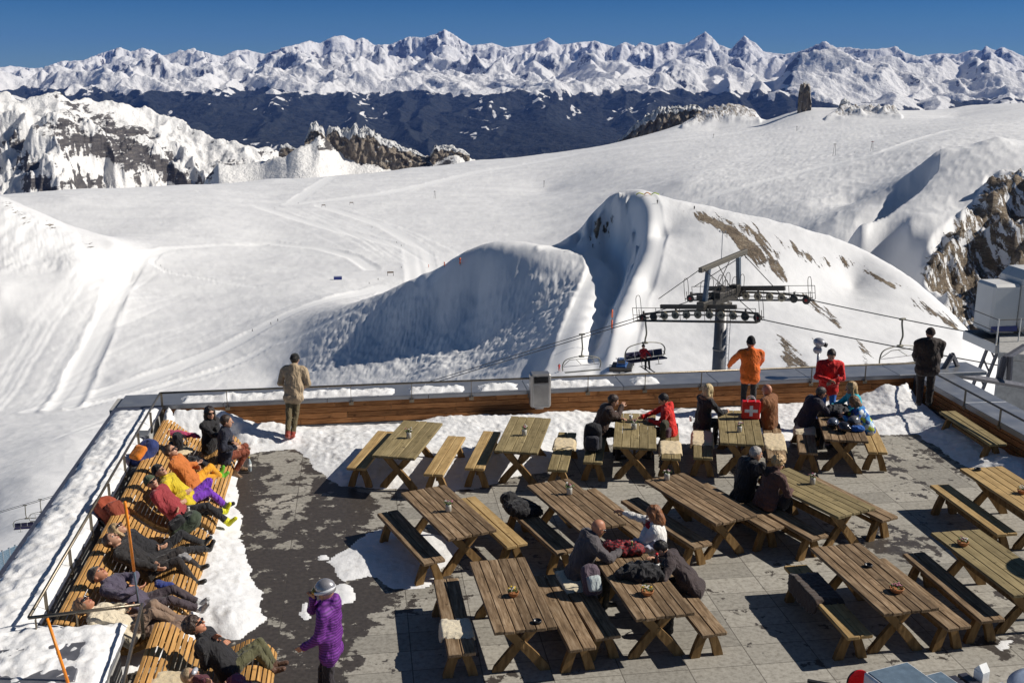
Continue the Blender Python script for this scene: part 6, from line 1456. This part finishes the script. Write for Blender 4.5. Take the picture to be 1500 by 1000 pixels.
mb.build('ladder', METAL, tw)
mb = MB(); mb.box((0, 0, .45), (.55, 6.6, .55), None, .03); mb.box((0, 0, .05), (1.1, 1.1, .25), None, .03); mb.box((0, 0, .85), (.9, 2.4, .3), None, .03); mb.build('crossarm', DK, tw)
mb = MB(); mb.box((0, 0, 3.15), (.28, 7.0, .34), Matrix.Rotation(R(3), 4, 'X'), .02); mb.build('lifting_beam', simple('weathered_beam', (.15, .135, .11), .6, .4), tw)
for s in (-1, 1):
    mb = MB(); mb.box((0, s * 2.45, 1.85), (.26, .34, 2.5), Matrix.Rotation(R(8) * s, 4, 'X'), .02); mb.build('frame_post', simple('blue_grey_post', (.12, .15, .19), .45, .5), tw)
mb = MB()
for s in (-1, 1):
    mb.tube([(0, s * 3.2, 3.1), (3.6, s * 2.6, .4)], .03, 5); mb.tube([(0, s * 3.2, 3.1), (-3.6, s * 2.6, .4)], .03, 5); mb.tube([(0, s * 1.0, 3.1), (0, -s * 1.6, .7)], .03, 5)
mb.build('braces', DK, tw)
RIM = simple('pale_wheel_rim', (.34, .30, .22), .5, bs=0); RED = simple('red_wheel_hub', (.32, .02, .015), .5, bs=0); TYR = simple('dark_rubber', (.03, .03, .03), .6, bs=0)
for s in (-1, 1):
    y = 2.6 * s; x0, x1 = (-5.2, 4.2) if s < 0 else (-4.2, 5.4)
    arc = lambda x: -.10 - .012 * x * x + (.0)
    mb = MB()
    xs = np.linspace(x0 + .3, x1 - .3, 11)
    for a, b_ in zip(xs[:-1:2], xs[2::2]): mb.tube([(a, y + .16, arc(a) + .12), (b_, y + .16, arc(b_) + .12)], .08, 6)
    mb.box(((x0 + x1) / 2, y + .02, .30), ((x1 - x0) * .62, .22, .30), None, .02)
    for x in xs[::3]: mb.box((x, y + .10, arc(x) + .18), (.10, .14, .34), None, .01)
    mb.build('rocker_beam', DK, tw)
    for k, x in enumerate(xs):
        M = Matrix.Translation((x, y - .05, arc(x) - .12)) @ Matrix.Rotation(math.pi / 2, 4, 'X')
        mb = MB(); mb.lathe([(.10, -.05), (.26, -.05), (.29, -.03), (.27, 0), (.29, .03), (.26, .05), (.10, .05)], 20, M); wv = mb.build('sheave', RIM if 1 < k < 9 else TYR, tw, True)
        mb = MB(); mb.lathe([(0, -.06), (.11, -.06), (.11, .06), (0, .06)], 14, M); mb.build('hub', RED if k in (0, 10) else DK, wv)
    yo = y - .85 if s < 0 else y + .85
    mb = MB(); mb.box(((x0 + x1) / 2, (y + yo) / 2 + .1 * s, -.62), (x1 - x0, .62, .05), None, .01)
    for x in np.linspace(x0, x1, 6): mb.box((x, y + .05 * s, -.40), (.06, .7, .06), None, .005); mb.tube([(x, y, .1), (x, y, -.6)], .025, 5)
    mb.build('catwalk', DK, tw)
    mb = MB(); zt = .35
    for x in np.linspace(x0, x1, 6): mb.tube([(x, yo, -.6), (x, yo, zt)], .022, 5)
    mb.tube([(x0, yo, zt), (x1, yo, zt)], .022, 5); mb.tube([(x0, yo, -.15), (x1, yo, -.15)], .018, 5)
    for xe in (x0, x1): mb.tube(spline([(xe, y - .3, -.6), (xe, y - .3, zt + .5), (xe, y, zt + .75), (xe, y + .3, zt + .5), (xe, y + .3, -.6)], 4), .022, 5)
    mb.build('catwalk_railing', DK, tw)
for ch_ in tw.children:
    if ch_.name.split('.')[0] in ('rocker_beam', 'sheave', 'catwalk', 'catwalk_railing'):
        ch_.rotation_euler = (0, -R(7.4), 0); ch_.location = (0, 0, .42 if ch_.bound_box[6][1] > 0 else 0)
mb = MB()
for y in (-1.9, -.7, .7, 1.9):
    for q in (-.55, .55): mb.tube(spline([(q, y - .35, .75), (q, y - .35, 1.7), (q, y, 1.95), (q, y + .35, 1.7), (q, y + .35, .75)], 4), .022, 5)
mb.build('head_railing', DK, tw)
for k, (x, y, z, a, b_, c) in enumerate(((.3, -1.4, .95, .7, .5, .45), (-.3, .3, 1.05, .5, .7, .4), (.2, 1.6, .95, .6, .6, .5), (-.5, -2.3, .8, .5, .3, .4))): mb = MB(); mb.box((x, y, z), (a, b_, c), None, .03); mb.build('equipment_box', DK, tw)
am = MB(); am.tube([(0, -.4, 3.3), (0, -.4, 5.3)], .025, 6); am.tube([(-.22, -.4, 5.15), (.22, -.4, 5.15)], .015, 5)
for q in (-.22, .22): am.lathe([(0, 5.15), (.05, 5.18), (.05, 5.28), (0, 5.30)], 8, Matrix.Translation((q, -.4, 0)))
am.build('wind_gauge', METAL, tw)
# ropes
Tc = Vector((TX, TY, tz - .23))
far_l = Vector((-62., 117., -43.5)) ; FR = {}
for nm, s in (('near', -1), ('far', 1)):
    c = Tc + pl_ * 2.6 * KS * s; xl, xr = (-5.2 * KS, 4.2 * KS) if s < 0 else (-4.2 * KS, 5.4 * KS)
    zo = .34 if s > 0 else 0; L0 = c + dl_ * xl + Vector((0, 0, -.36 + .13 * xl + zo)); R0 = c + dl_ * xr + Vector((0, 0, -.2 + .13 * xr + zo)); Lf = far_l + pl_ * 2.6 * KS * s
    Rf = c + dl_ * 34 + Vector((0, 0, -.1)) ; FR[nm] = (L0, Lf, R0, Rf)
    Lff = Lf + (Lf - L0).normalized() * 90 + Vector((0, 0, 6))
    def sag(a, b, k, n=14): return [tuple(a.lerp(b, t) - Vector((0, 0, k * 4 * t * (1 - t)))) for t in np.linspace(0, 1, n)]
    pts = [tuple(Lff)] + sag(Lf, L0, .1) + [tuple(c + dl_ * x + Vector((0, 0, .03 - .012 / KS * x * x + .13 * x + zo))) for x in np.linspace(xl + .5, xr - .5, 8)] + sag(R0, Rf, .4)
    mb = MB(); mb.tube(pts, .030, 6); tag(mb.build('haul_rope', CAB, None, True), ('nearer' if s < 0 else 'farther') + ' of the two steel haul ropes of the chairlift', 'cable')
NAVY = simple('navy_seat_padding', (.02, .018, .06), .5, ns=6); HGR = simple('hanger_grey_paint', (.20, .19, .15), .45, .5, bs=0)
def liftchair(label, loc, rot, bar=True):
    """origin at the rope grip"""
    t = thing('lift_chair', label, 'lift chair', loc, rot, 'chairs hanging from the lift ropes'); t.scale = (1.15, 1.1, .78)
    mb = MB(); mb.tube(spline([(0, 0, .05), (0, .0, -.35), (0, -.12, -1.1), (0, -.02, -1.6), (0, .0, -1.9)], 5), .045, 8); mb.box((0, 0, .02), (.35, .12, .14), None, .02); mb.build('hanger_arm', HGR, t, True)
    mb = MB()
    mb.tube(spline([(-1.15, .0, -3.05), (-1.18, -.05, -2.5), (-.95, 0, -2.1), (-.4, 0, -1.92), (0, 0, -1.90), (.4, 0, -1.92), (.95, 0, -2.1), (1.18, -.05, -2.5), (1.15, .0, -3.05)], 5), .035, 7)
    mb.box((0, 0, -1.90), (.34, .16, .16), None, .03); mb.build('frame', HGR, t, True)
    mb = MB(); mb.box((0, -.22, -3.12), (2.2, .50 if bar else .22, .09 if bar else .035), None, .012); mb.build('seat', NAVY if bar else HGR, t)
    mb = MB()
    if not bar: mb.tube([(-1.1, .06, -2.72), (1.1, .06, -2.72)], .022, 6)
    for k in range(4 if bar else 0): mb.box((-.825 + .55 * k, .06, -2.80), (.52, .07, .50), Matrix.Rotation(R(-12), 4, 'X'), .03)
    mb.build('backrest', NAVY, t)
    mb = MB(); mb.tube([(-1.1, 0, -2.7), (-.95, -.5, -2.75), (.95, -.5, -2.75), (1.1, 0, -2.7)] if bar else [(-1.1, 0, -2.6), (-.9, -.45, -1.95), (.9, -.45, -1.95), (1.1, 0, -2.6)], .022, 6)
    for q in (-.5, .5): mb.tube([(q, -.5, -2.75), (q, -.62, -3.4), (q + .2, -.62, -3.42), (q - .2, -.62, -3.42)] if bar else [(q, -.45, -1.95), (q * .8, -1.0, -2.2)], .018, 5)
    mb.build('safety_bar', HGR, t, True); return t
def on_line(rope, right, px):
    a, b = (FR[rope][2], FR[rope][3]) if right else (FR[rope][0], FR[rope][1]); best = None
    for t in np.linspace(-.3, 1.5, 900):
        p = a.lerp(b, t) - Vector((0, 0, (.4 if right else .1) * 4 * t * (1 - t) if 0 < t < 1 else 0)); d = p.y * math.cos(TH) - (p.z - H) * math.sin(TH)
        e = abs(750 + F * p.x / d - px)
        if best is None or e < best[0]: best = (e, p)
    return best[1]
seatdir = ta                                   # the bench of a chair lies across the rope
c1 = liftchair('occupied lift chair with navy padding hanging left of the tower', on_line('near', 0, 946), ta + R(62))
cpos = on_line('near', 0, 946)
liftchair('empty lift chair further down the rope, half behind the back wall', on_line('far', 0, 853), ta + R(55), False)
liftchair('empty lift chair to the right of the tower by the heavy man', on_line('far', 1, 1322), ta + R(60), False)
liftchair('lift chair with dark padding below the left wall, nearest of the distant ones', on_line('near', 0, 36), ta + R(50))
liftchair('bare lift chair just behind the padded one below the left wall', on_line('far', 0, 58), ta + R(50), False)
liftchair('lift chair partly hidden by the left wall', on_line('near', 0, 118), ta + R(50))
v = Matrix.Rotation(ta + R(62), 3, 'Z') @ Vector((-.25, -.28, 0))
rd = person('skier in red jacket and black cap riding the lift chair', (cpos.x + v.x, cpos.y + v.y, cpos.z - 2.93), 180 - math.degrees(ta + R(62)), pelvis=(0, 0, .60), lean=(-.08, 0), feet=[(-.14, .48, .12), (.14, .48, .12)], hands=[(-.25, .42, .80), (.25, .42, .80)], jacket=(.42, .012, .02), pants=BLK, hat=('beanie', (.01, .01, .01)), hem=.1, shoe=(.05, .05, .05))
mb = MB()
for q in (-.14, .14): mb.box((q, .85 - .1, .035), (.09, 1.7, .02), Matrix.Rotation(R(-6), 4, 'X'), .004)
mb.build('skis', simple('dark_skis', (.06, .05, .05), .4, bs=0), rd)
# ---------------- upper station platform and cabin on the right
S0 = Vector(atr(1444, 498, 52)); RX = Matrix.Rotation(R(-8), 4, 'Z')
cc = thing('cable_car_cabin', 'white cable car cabin with blue stripes at the right edge', 'cable car', tuple(S0), R(8))
WPT = simple('white_cabin_paint', (.66, .65, .62), .35, ns=.8, var=.05, bs=.03); BLU = simple('blue_stripe_paint', (.02, .04, .20), .35, bs=0)
mb = MB(); mb.box((1.05, 1.1, 1.30), (1.35, 1.5, 2.30), None, .12); mb.build('side_housing', WPT, cc)
mb = MB(); mb.box((3.6, 1.3, 1.55), (3.7, 2.4, 2.90), None, .35); mb.build('cabin_body', WPT, cc)
mb = MB(); mb.box((2.85, .085, 1.65), (1.4, .03, 1.3), None, .012); mb.box((4.5, .085, 1.65), (1.5, .03, 1.3), None, .012); mb.build('window', DARKGL, cc)
mb = MB(); mb.box((1.05, .335, .40), (1.30, .02, .26), None, .004); mb.box((3.6, .08, .42), (3.1, .02, .24), None, .004); mb.box((3.6, .08, .66), (3.1, .02, .06), None, .003); mb.build('stripe', BLU, cc)
pf = thing('station_platform', 'white rimmed metal platform with railing below the cable car cabin', 'platform', tuple(S0), R(8))
mb = MB(); mb.box((3.4, .5, -.02), (6.8, 2.6, .10), None, .04); mb.build('floor', simple('dark_grating', (.02, .02, .02), .5, .6), pf); mb = MB(); mb.box((3.4, -.82, -.20), (6.9, .08, .42), None, .03); mb.box((-.02, .5, -.20), (.08, 2.6, .42), None, .03); mb.build('rim', WPT, pf)
for x in (.05, 1.1, 2.2, 3.3, 4.4, 5.5): mb = MB(); mb.tube([(x, -.75, 0), (x, -.75, 1.15)], .03, 6); mb.build('railing_post', WPT, pf)
mb = MB(); mb.tube([(0.05, 1.6, 1.1), (.05, -.75, 1.1), (6.5, -.75, 1.1)], .02, 6); mb.tube([(0.05, 1.6, .55), (.05, -.75, .55), (6.5, -.75, .55)], .02, 6); mb.build('railing_bars', DK, pf)
st = thing('steel_support', 'lattice steel support under the station platform', 'support', tuple(S0), R(-6))
mb = MB(); a0, a1 = Vector((.5, .3, -.3)), Vector((-1.0, .3, -6.2))
for q in (-.25, .25): mb.tube([tuple(a0 + Vector((q, 0, 0))), tuple(a1 + Vector((q, 0, 0)))], .08, 6)
for k in range(9): p = a0.lerp(a1, k / 9); p2 = a0.lerp(a1, (k + 1) / 9); mb.tube([tuple(p + Vector((-.25, 0, 0))), tuple(p2 + Vector((.25, 0, 0)))], .045, 5)
mb.tube([tuple(a1), (-1.3, .3, -22)], .12, 8); mb.build('lattice_leg', simple('grey_steel', (.20, .20, .22), .5, .5), st)
mb = MB(); mb.tube([(-1.5, 0, -2.0), (-2.6, 0, -6.5)], .025, 5); mb.tube([(-1.2, 0, -2.2), (-1.9, 0, -6.5)], .025, 5); mb.build('stay_rods', CAB, st)
gd = thing('service_gantry', 'grey steel gantry beam running from the terrace corner to the station', 'gantry', (0, 0, 0))
g0 = Vector(atr(1380, 545, 27)); g1 = Vector(atr(1505, 566, 30)); g2 = Vector(atr(1395, 519, 27))
mb = MB(); mb.tube([tuple(g0), tuple(g1), tuple(g1 + (g1 - g0))], .085, 6); mb.build('beam', simple('dark_grey_steel', (.10, .10, .115), .5, .5), gd); mb = MB(); mb.tube([tuple(g0), tuple(g2)], .07, 6); mb.tube([tuple(g2), tuple(g0.lerp(g1, .22))], .06, 6); mb.build('bracket', simple('dark_grey_steel', (.10, .10, .115), .5, .5), gd); mb = MB()
g3 = Vector(atr(1463, 556, 29)); mb.tube([tuple(g3), tuple(Vector(atr(1472, 525, 29))), tuple(Vector(atr(1500, 508, 30)))], .09, 6); mb.tube([tuple(Vector(atr(1478, 556, 29))), tuple(Vector(atr(1480, 522, 29)))], .07, 6); mb.build('arch', simple('dark_grey_steel', (.10, .10, .115), .5, .5), gd)
k0 = Vector(atr(1560, 508, 51)); cp = thing('concrete_pylon', 'pale concrete pylon foot at the right edge', 'pylon', (k0.x, k0.y + 1.0, 0), R(-24)); mb = MB(); mb.box((0, 0, k0.z - 14.5), (4.2, 4.2, 28.0), None, .05); mb.build('shaft', CONC, cp); mb = MB(); mb.box((0, 0, k0.z - .35), (4.4, 4.4, .3), None, .03); mb.build('cap', CONC, cp)
# ---------------- small things out on the snow
def spot(px, py, rmin=60.): return hz(px, py, rmin)
def skier_mesh():
    def fn(P):
        J = seg(P, (0, 0, .95), (0, .08, 1.35), .17, .20); 
        for s in (-1, 1):
            J = smin(J, seg(P, (.2 * s, .08, 1.38), (.32 * s, .15, 1.10), .07, .06), .05); J = smin(J, seg(P, (.32 * s, .15, 1.10), (.30 * s, .38, 1.0), .06, .05), .03)
            J = smin(J, seg(P, (.10 * s, 0, .92), (.14 * s, .14, .52), .11, .09), .06); J = smin(J, seg(P, (.14 * s, .14, .52), (.15 * s, 0, .12), .09, .08), .04)
        return J
    return surface_nets(fn, (-.5, -.35, 0), (.5, .6, 1.65), .055)
SKV, SKF = skier_mesh()
def skier(label, px, py, col, yaw=180, rmin=60., poles=True, zoff=0.0, cat='skier'):
    x, y, z = spot(px, py, rmin); t = thing('skier', label, cat, (x, y, z + zoff), R(yaw), 'skiers out on the slopes')
    mb = MB(); mb.add(SKV, SKF.tolist()); mb.build('person', cloth(col), t, True)
    mb = MB(); M = Matrix.Translation((0, .10, 1.68)); mb.lathe([(0, -.13), (.10, -.08), (.13, 0), (.10, .09), (0, .13)], 10, M); mb.build('helmet', simple('dark_helmet', (.03, .03, .03), .4, bs=0), t, True)
    mb = MB()
    for s in (-1, 1): mb.box((.15 * s, .05, .03), (.10, 1.65, .03), None, .005)
    mb.build('skis', simple('dark_skis', (.06, .05, .05), .4, bs=0), t); return t
DRK = (.02, .02, .025)
for k, (px, py, c, lb) in enumerate(((819, 545, (.6, .03, .02), 'skier in red coming down the path just above the back wall'), (370, 486, DRK, 'lowest of three dark skiers on the left traverse'), (397, 476, DRK, 'middle one of three dark skiers on the left traverse'), (407, 471, DRK, 'uppermost of three dark skiers on the left traverse'),
        (545, 334, DRK, 'lone skier high on the central run'), (581, 356, DRK, 'left skier of the close pair on the central run'), (588, 361, DRK, 'right skier of the close pair on the central run'), (541, 416, DRK, 'skier left of the small hut sign below the central run'), (554, 412, DRK, 'skier right behind the other near the blue container'),
        (868, 367, DRK, 'left one of two people on the path below the summit'), (877, 369, DRK, 'right one of two people on the path below the summit'), (963, 299, DRK, 'rider setting off just below the summit'), (971, 287, DRK, 'person waiting at the summit banners'), (1017, 309, DRK, 'person standing on the crest right of the summit'),
        (402, 306, (.25, .05, .04), 'red clad skier at the far crossing of the runs'), (410, 303, DRK, 'dark skier at the far crossing of the runs'), (437, 299, DRK, 'skier right of the far crossing'), (588, 394, DRK, 'skier below the converging runs'), (236, 392, DRK, 'lone walker inside the loop of the left track'), (1252, 225, DRK, 'tiny skier far up the glacier on the right'))):
    skier(lb, px, py, c, yaw=(k * 67) % 360)
# start banners on the summit
x, y, z = spot(948, 287, 300); bnr = thing('start_banners', 'yellow, green and orange inflatable start banners on the summit', 'banner', (x, y, z), 0)
for k, (a, b_, c) in enumerate(((-4.6, -1.4, (.65, .65, .02)), (-1.2, 1.4, (.75, .25, .02)), (1.6, 4.8, (.45, .60, .02)))):
    mb = MB(); mb.tube(spline([(a, 0, .2), (a * .6 + b_ * .4, -.2, .9 + .2 * (k == 1)), (b_, 0, .3)], 5), .32, 8, flat=.6); mb.build('banner', cloth(c), bnr, True)
# orange marker poles
def marker(label, px, py, h, r=.10, rmin=60., sleeves=((.25, .55), (.65, .95))):
    x, y, z = spot(px, py, rmin); t = thing('marker_pole', label, 'marker pole', (x, y, z), 0, 'orange marker poles on the snow'); mb = MB(); mb.tube([(0, 0, -.2), (0, 0, h)], r * .35, 6); mb.build('pole', DK, t, True)
    for a, b_ in sleeves: mb = MB(); mb.tube([(0, 0, h * a), (0, 0, h * b_)], r, 8); mb.build('orange_sleeve', simple('orange_sleeve', (.75, .12, .02), .5, bs=0), t, True)
marker('tall pole with two orange sleeves in front of the gully', 896, 492, 7.0, .22, 100)
marker('short orange marker left of the wind lip crest', 628, 394, 3.4, .3); marker('short orange marker nearest the crest of the wind lip', 674, 393, 4.0, .4); marker('small orange marker among the converging runs', 651, 391, 2.5, .3)
mrk = [(637, 292, 13), (797, 275, 12), (1222, 228, 16), (1277, 222, 13), (1045, 203, 10), (1167, 192, 10)]
for k, (px, py, h) in enumerate(mrk):
    x, y, z = spot(px, py, 400); t = thing('drag_lift_pylon', ['thin pylon left of centre on the plateau', 'thin pylon at the middle of the plateau', 'twin legged pylon left one on the right plateau', 'red topped pylon right of the twin legged one', 'small pylon below the snow dome', 'small pylon below the rock tower'][k], 'pylon', (x, y, z), 0, 'drag lift pylons on the glacier')
    mb = MB(); w_ = h * .12
    for s in (-1, 1): mb.tube([(w_ * s, 0, -1), (w_ * .25 * s, 0, h)], .22, 5)
    mb.build('legs', DK, t); mb = MB(); mb.tube([(-w_ * 1.3, 0, h * .93), (w_ * 1.3, 0, h * .93)], .25, 5); mb.build('crosshead', simple('red_wheel_hub', (.32, .02, .015), .5, bs=0) if k == 3 else DK, t)
# container, banner frame and hut sign on the plain
x, y, z = spot(495, 411); t = thing('container', 'blue container standing alone on the snow plain', 'container', (x, y, z), R(12)); mb = MB(); mb.box((0, 0, 1.4), (6.8, 3.4, 2.8), None, .05); mb.build('body', simple('cobalt_paint', (.015, .03, .20), .5), t); mb = MB(); mb.box((0, 0, 2.86), (7.0, 3.6, .12), None, .03); mb.build('roof', simple('snowy_roof', (.3, .33, .45), .6), t)
for px, py, lb in ((515, 301, 'two posted banner frame at the far crossing'), (474, 304, 'low banner frame left of the far crossing'), (572, 404, 'small brown sign hut below the central run')):
    x, y, z = spot(px, py); t = thing('banner_frame', lb, 'sign', (x, y, z), R(10)); mb = MB(); mb.tube([(-2.6, 0, -.3), (-2.6, 0, 4)], .2, 5); mb.tube([(2.6, 0, -.3), (2.6, 0, 4)], .2, 5); mb.build('posts', DK, t); mb = MB(); mb.box((0, 0, 3.2), (5.6, .15, 1.3), None, .03); mb.build('panel', simple('brown_panel', (.20, .13, .07), .7), t)
# snow groomer
x, y, z = spot(911, 542, 100); gr = thing('snow_groomer', 'blue tracked snow groomer parked beyond the back wall', 'snow groomer', (x, y, z), R(-12))
BL2 = simple('groomer_blue_paint', (.03, .10, .28), .35, bs=0)
mb = MB(); mb.box((0, 0, 1.15), (2.3, 4.6, .7), None, .1); mb.box((0, 1.4, 1.9), (2.2, 1.6, .8), None, .1); mb.build('body', BL2, gr)
cb = MB(); cb.box((0, -.7, 2.15), (2.1, 1.8, 1.4), None, .2); cbo = cb.build('cab', BL2, gr); mb = MB(); mb.box((0, -1.61, 2.3), (1.7, .03, .8), None, .01); mb.box((1.06, -.7, 2.3), (.03, 1.3, .8), None, .01); mb.box((-1.06, -.7, 2.3), (.03, 1.3, .8), None, .01); mb.build('windows', DARKGL, cbo)
for s in (-1, 1):
    mb = MB(); prof = [(.55 * math.cos(a), .55 + .5 * math.sin(a)) for a in np.linspace(math.pi / 2, 3 * math.pi / 2, 8)]; prof = [(p[0] - 1.8, p[1]) for p in prof] + [(1.8 - p[0], p[1]) for p in prof[::-1]]
    mb.ribbon(prof, 1.2, Matrix.Translation((1.75 * s, 0, 0)) @ Matrix.Rotation(math.pi / 2, 4, 'Z')); mb.build('track', simple('dark_rubber', (.03, .03, .03), .6, bs=0), gr)
mb = MB(); mb.box((0, -3.1, .75), (5.2, .12, 1.1), Matrix.Rotation(R(14), 4, 'X'), .03); mb.tube([(-.7, -3.0, .7), (-.6, -2.0, .9)], .1, 6); mb.tube([(.7, -3.0, .7), (.6, -2.0, .9)], .1, 6); mb.build('blade', DK, gr)
mb = MB(); mb.box((0, 3.3, .5), (5.0, .9, .5), None, .08); mb.build('tiller', DK, gr)
mb = MB()
for q in (-1.2, -.6, .6, 1.2): mb.tube([(q, -1.3, 2.95), (q, -1.5, 3.0)], .16, 10)
mb.tube([(-1.4, -1.35, 2.9), (1.4, -1.35, 2.9)], .05, 6); mb.build('lamp_bar', METAL, gr, True)
# net fence, lone posts and the yellow marker below the left wall
f0 = Vector(spot(-60, 850, 40)); f1 = Vector(spot(26, 832, 40)); f2 = f1 + (f1 - f0) * 1.0
def gzat(p): return float(basez(np.array([math.atan2(p.x, p.y)]), np.array([math.hypot(p.x, p.y)]))[0])
d01 = Vector((f1.x, f1.y, 0)); e1 = Vector(at(70, 800, -36)); e1 = Vector((e1.x, e1.y, 0)); dd_ = (e1 - d01).normalized()
fe = thing('safety_fence', 'blue grey net fence on posts below the left wall', 'fence', (0, 0, 0)); posts_ = [d01 + dd_ * (k * 3.6) for k in range(-3, 4)]
posts_ = [Vector((p.x, p.y, gzat(p))) for p in posts_]
for p in posts_: mb = MB(); mb.tube([(p.x, p.y, p.z - .3), (p.x, p.y, p.z + 1.75)], .06, 6); mb.build('post', simple('grey_post', (.20, .23, .26), .5, bs=0), fe)
mb = MB()
for a, b_ in zip(posts_[:-1], posts_[1:]):
    for zz in np.linspace(.15, 1.65, 11): mb.tube([tuple(a + Vector((0, 0, zz))), tuple(b_ + Vector((0, 0, zz)))], .012 if 0 < zz < 1.6 else .02, 4)
    for t_ in np.linspace(0, 1, 24): q = a.lerp(b_, t_); mb.tube([(q.x, q.y, q.z + .15), (q.x, q.y, q.z + 1.65)], .009, 4)
mb.build('net', simple('blue_net', (.13, .22, .30), .6, bs=0), fe)
x, y, z = spot(92, 738, 80); mb = MB(); mb.tube([(0, 0, -.2), (-.25, 0, 3.3)], .07, 6); o = mb.build('stake', DK, None, True); o.location = (x, y, z); tag(o, 'thin dark stake in the snow left of the left wall', 'stake')
x, y, z = spot(63, 759, 80); t = thing('marker_flag', 'small yellow flag marker low on the left slope', 'flag', (x, y, z)); mb = MB(); mb.tube([(0, 0, 0), (0, 0, .9)], .04, 5); mb.build('stick', DK, t); mb = MB(); mb.box((.3, 0, .75), (.75, .04, .55), Matrix.Rotation(.3, 4, 'Y'), .02); mb.build('cloth', simple('yellow_cloth', (.75, .55, .02), .6, bs=0), t)
# the rock tower on the horizon
o = outcrop('rock_tower', [(1169, 150, 157, 2870), (1169.6, 138, 157, 2870), (1171, 131, 157, 2870), (1172, 125, 157, 2870), (1175, 124, 157, 2870), (1178, 121, 157, 2870), (1181, 124, 157, 2870), (1185, 123, 157, 2870), (1187, 128, 157, 2870), (1187.6, 138, 157, 2870), (1189, 150, 157, 2870)], CRAG, 15, seed=9.1, step=.4, snowcap=.3, rough=2.2); tag(o, 'isolated dark rock tower standing on the horizon of the glacier', 'rock tower')
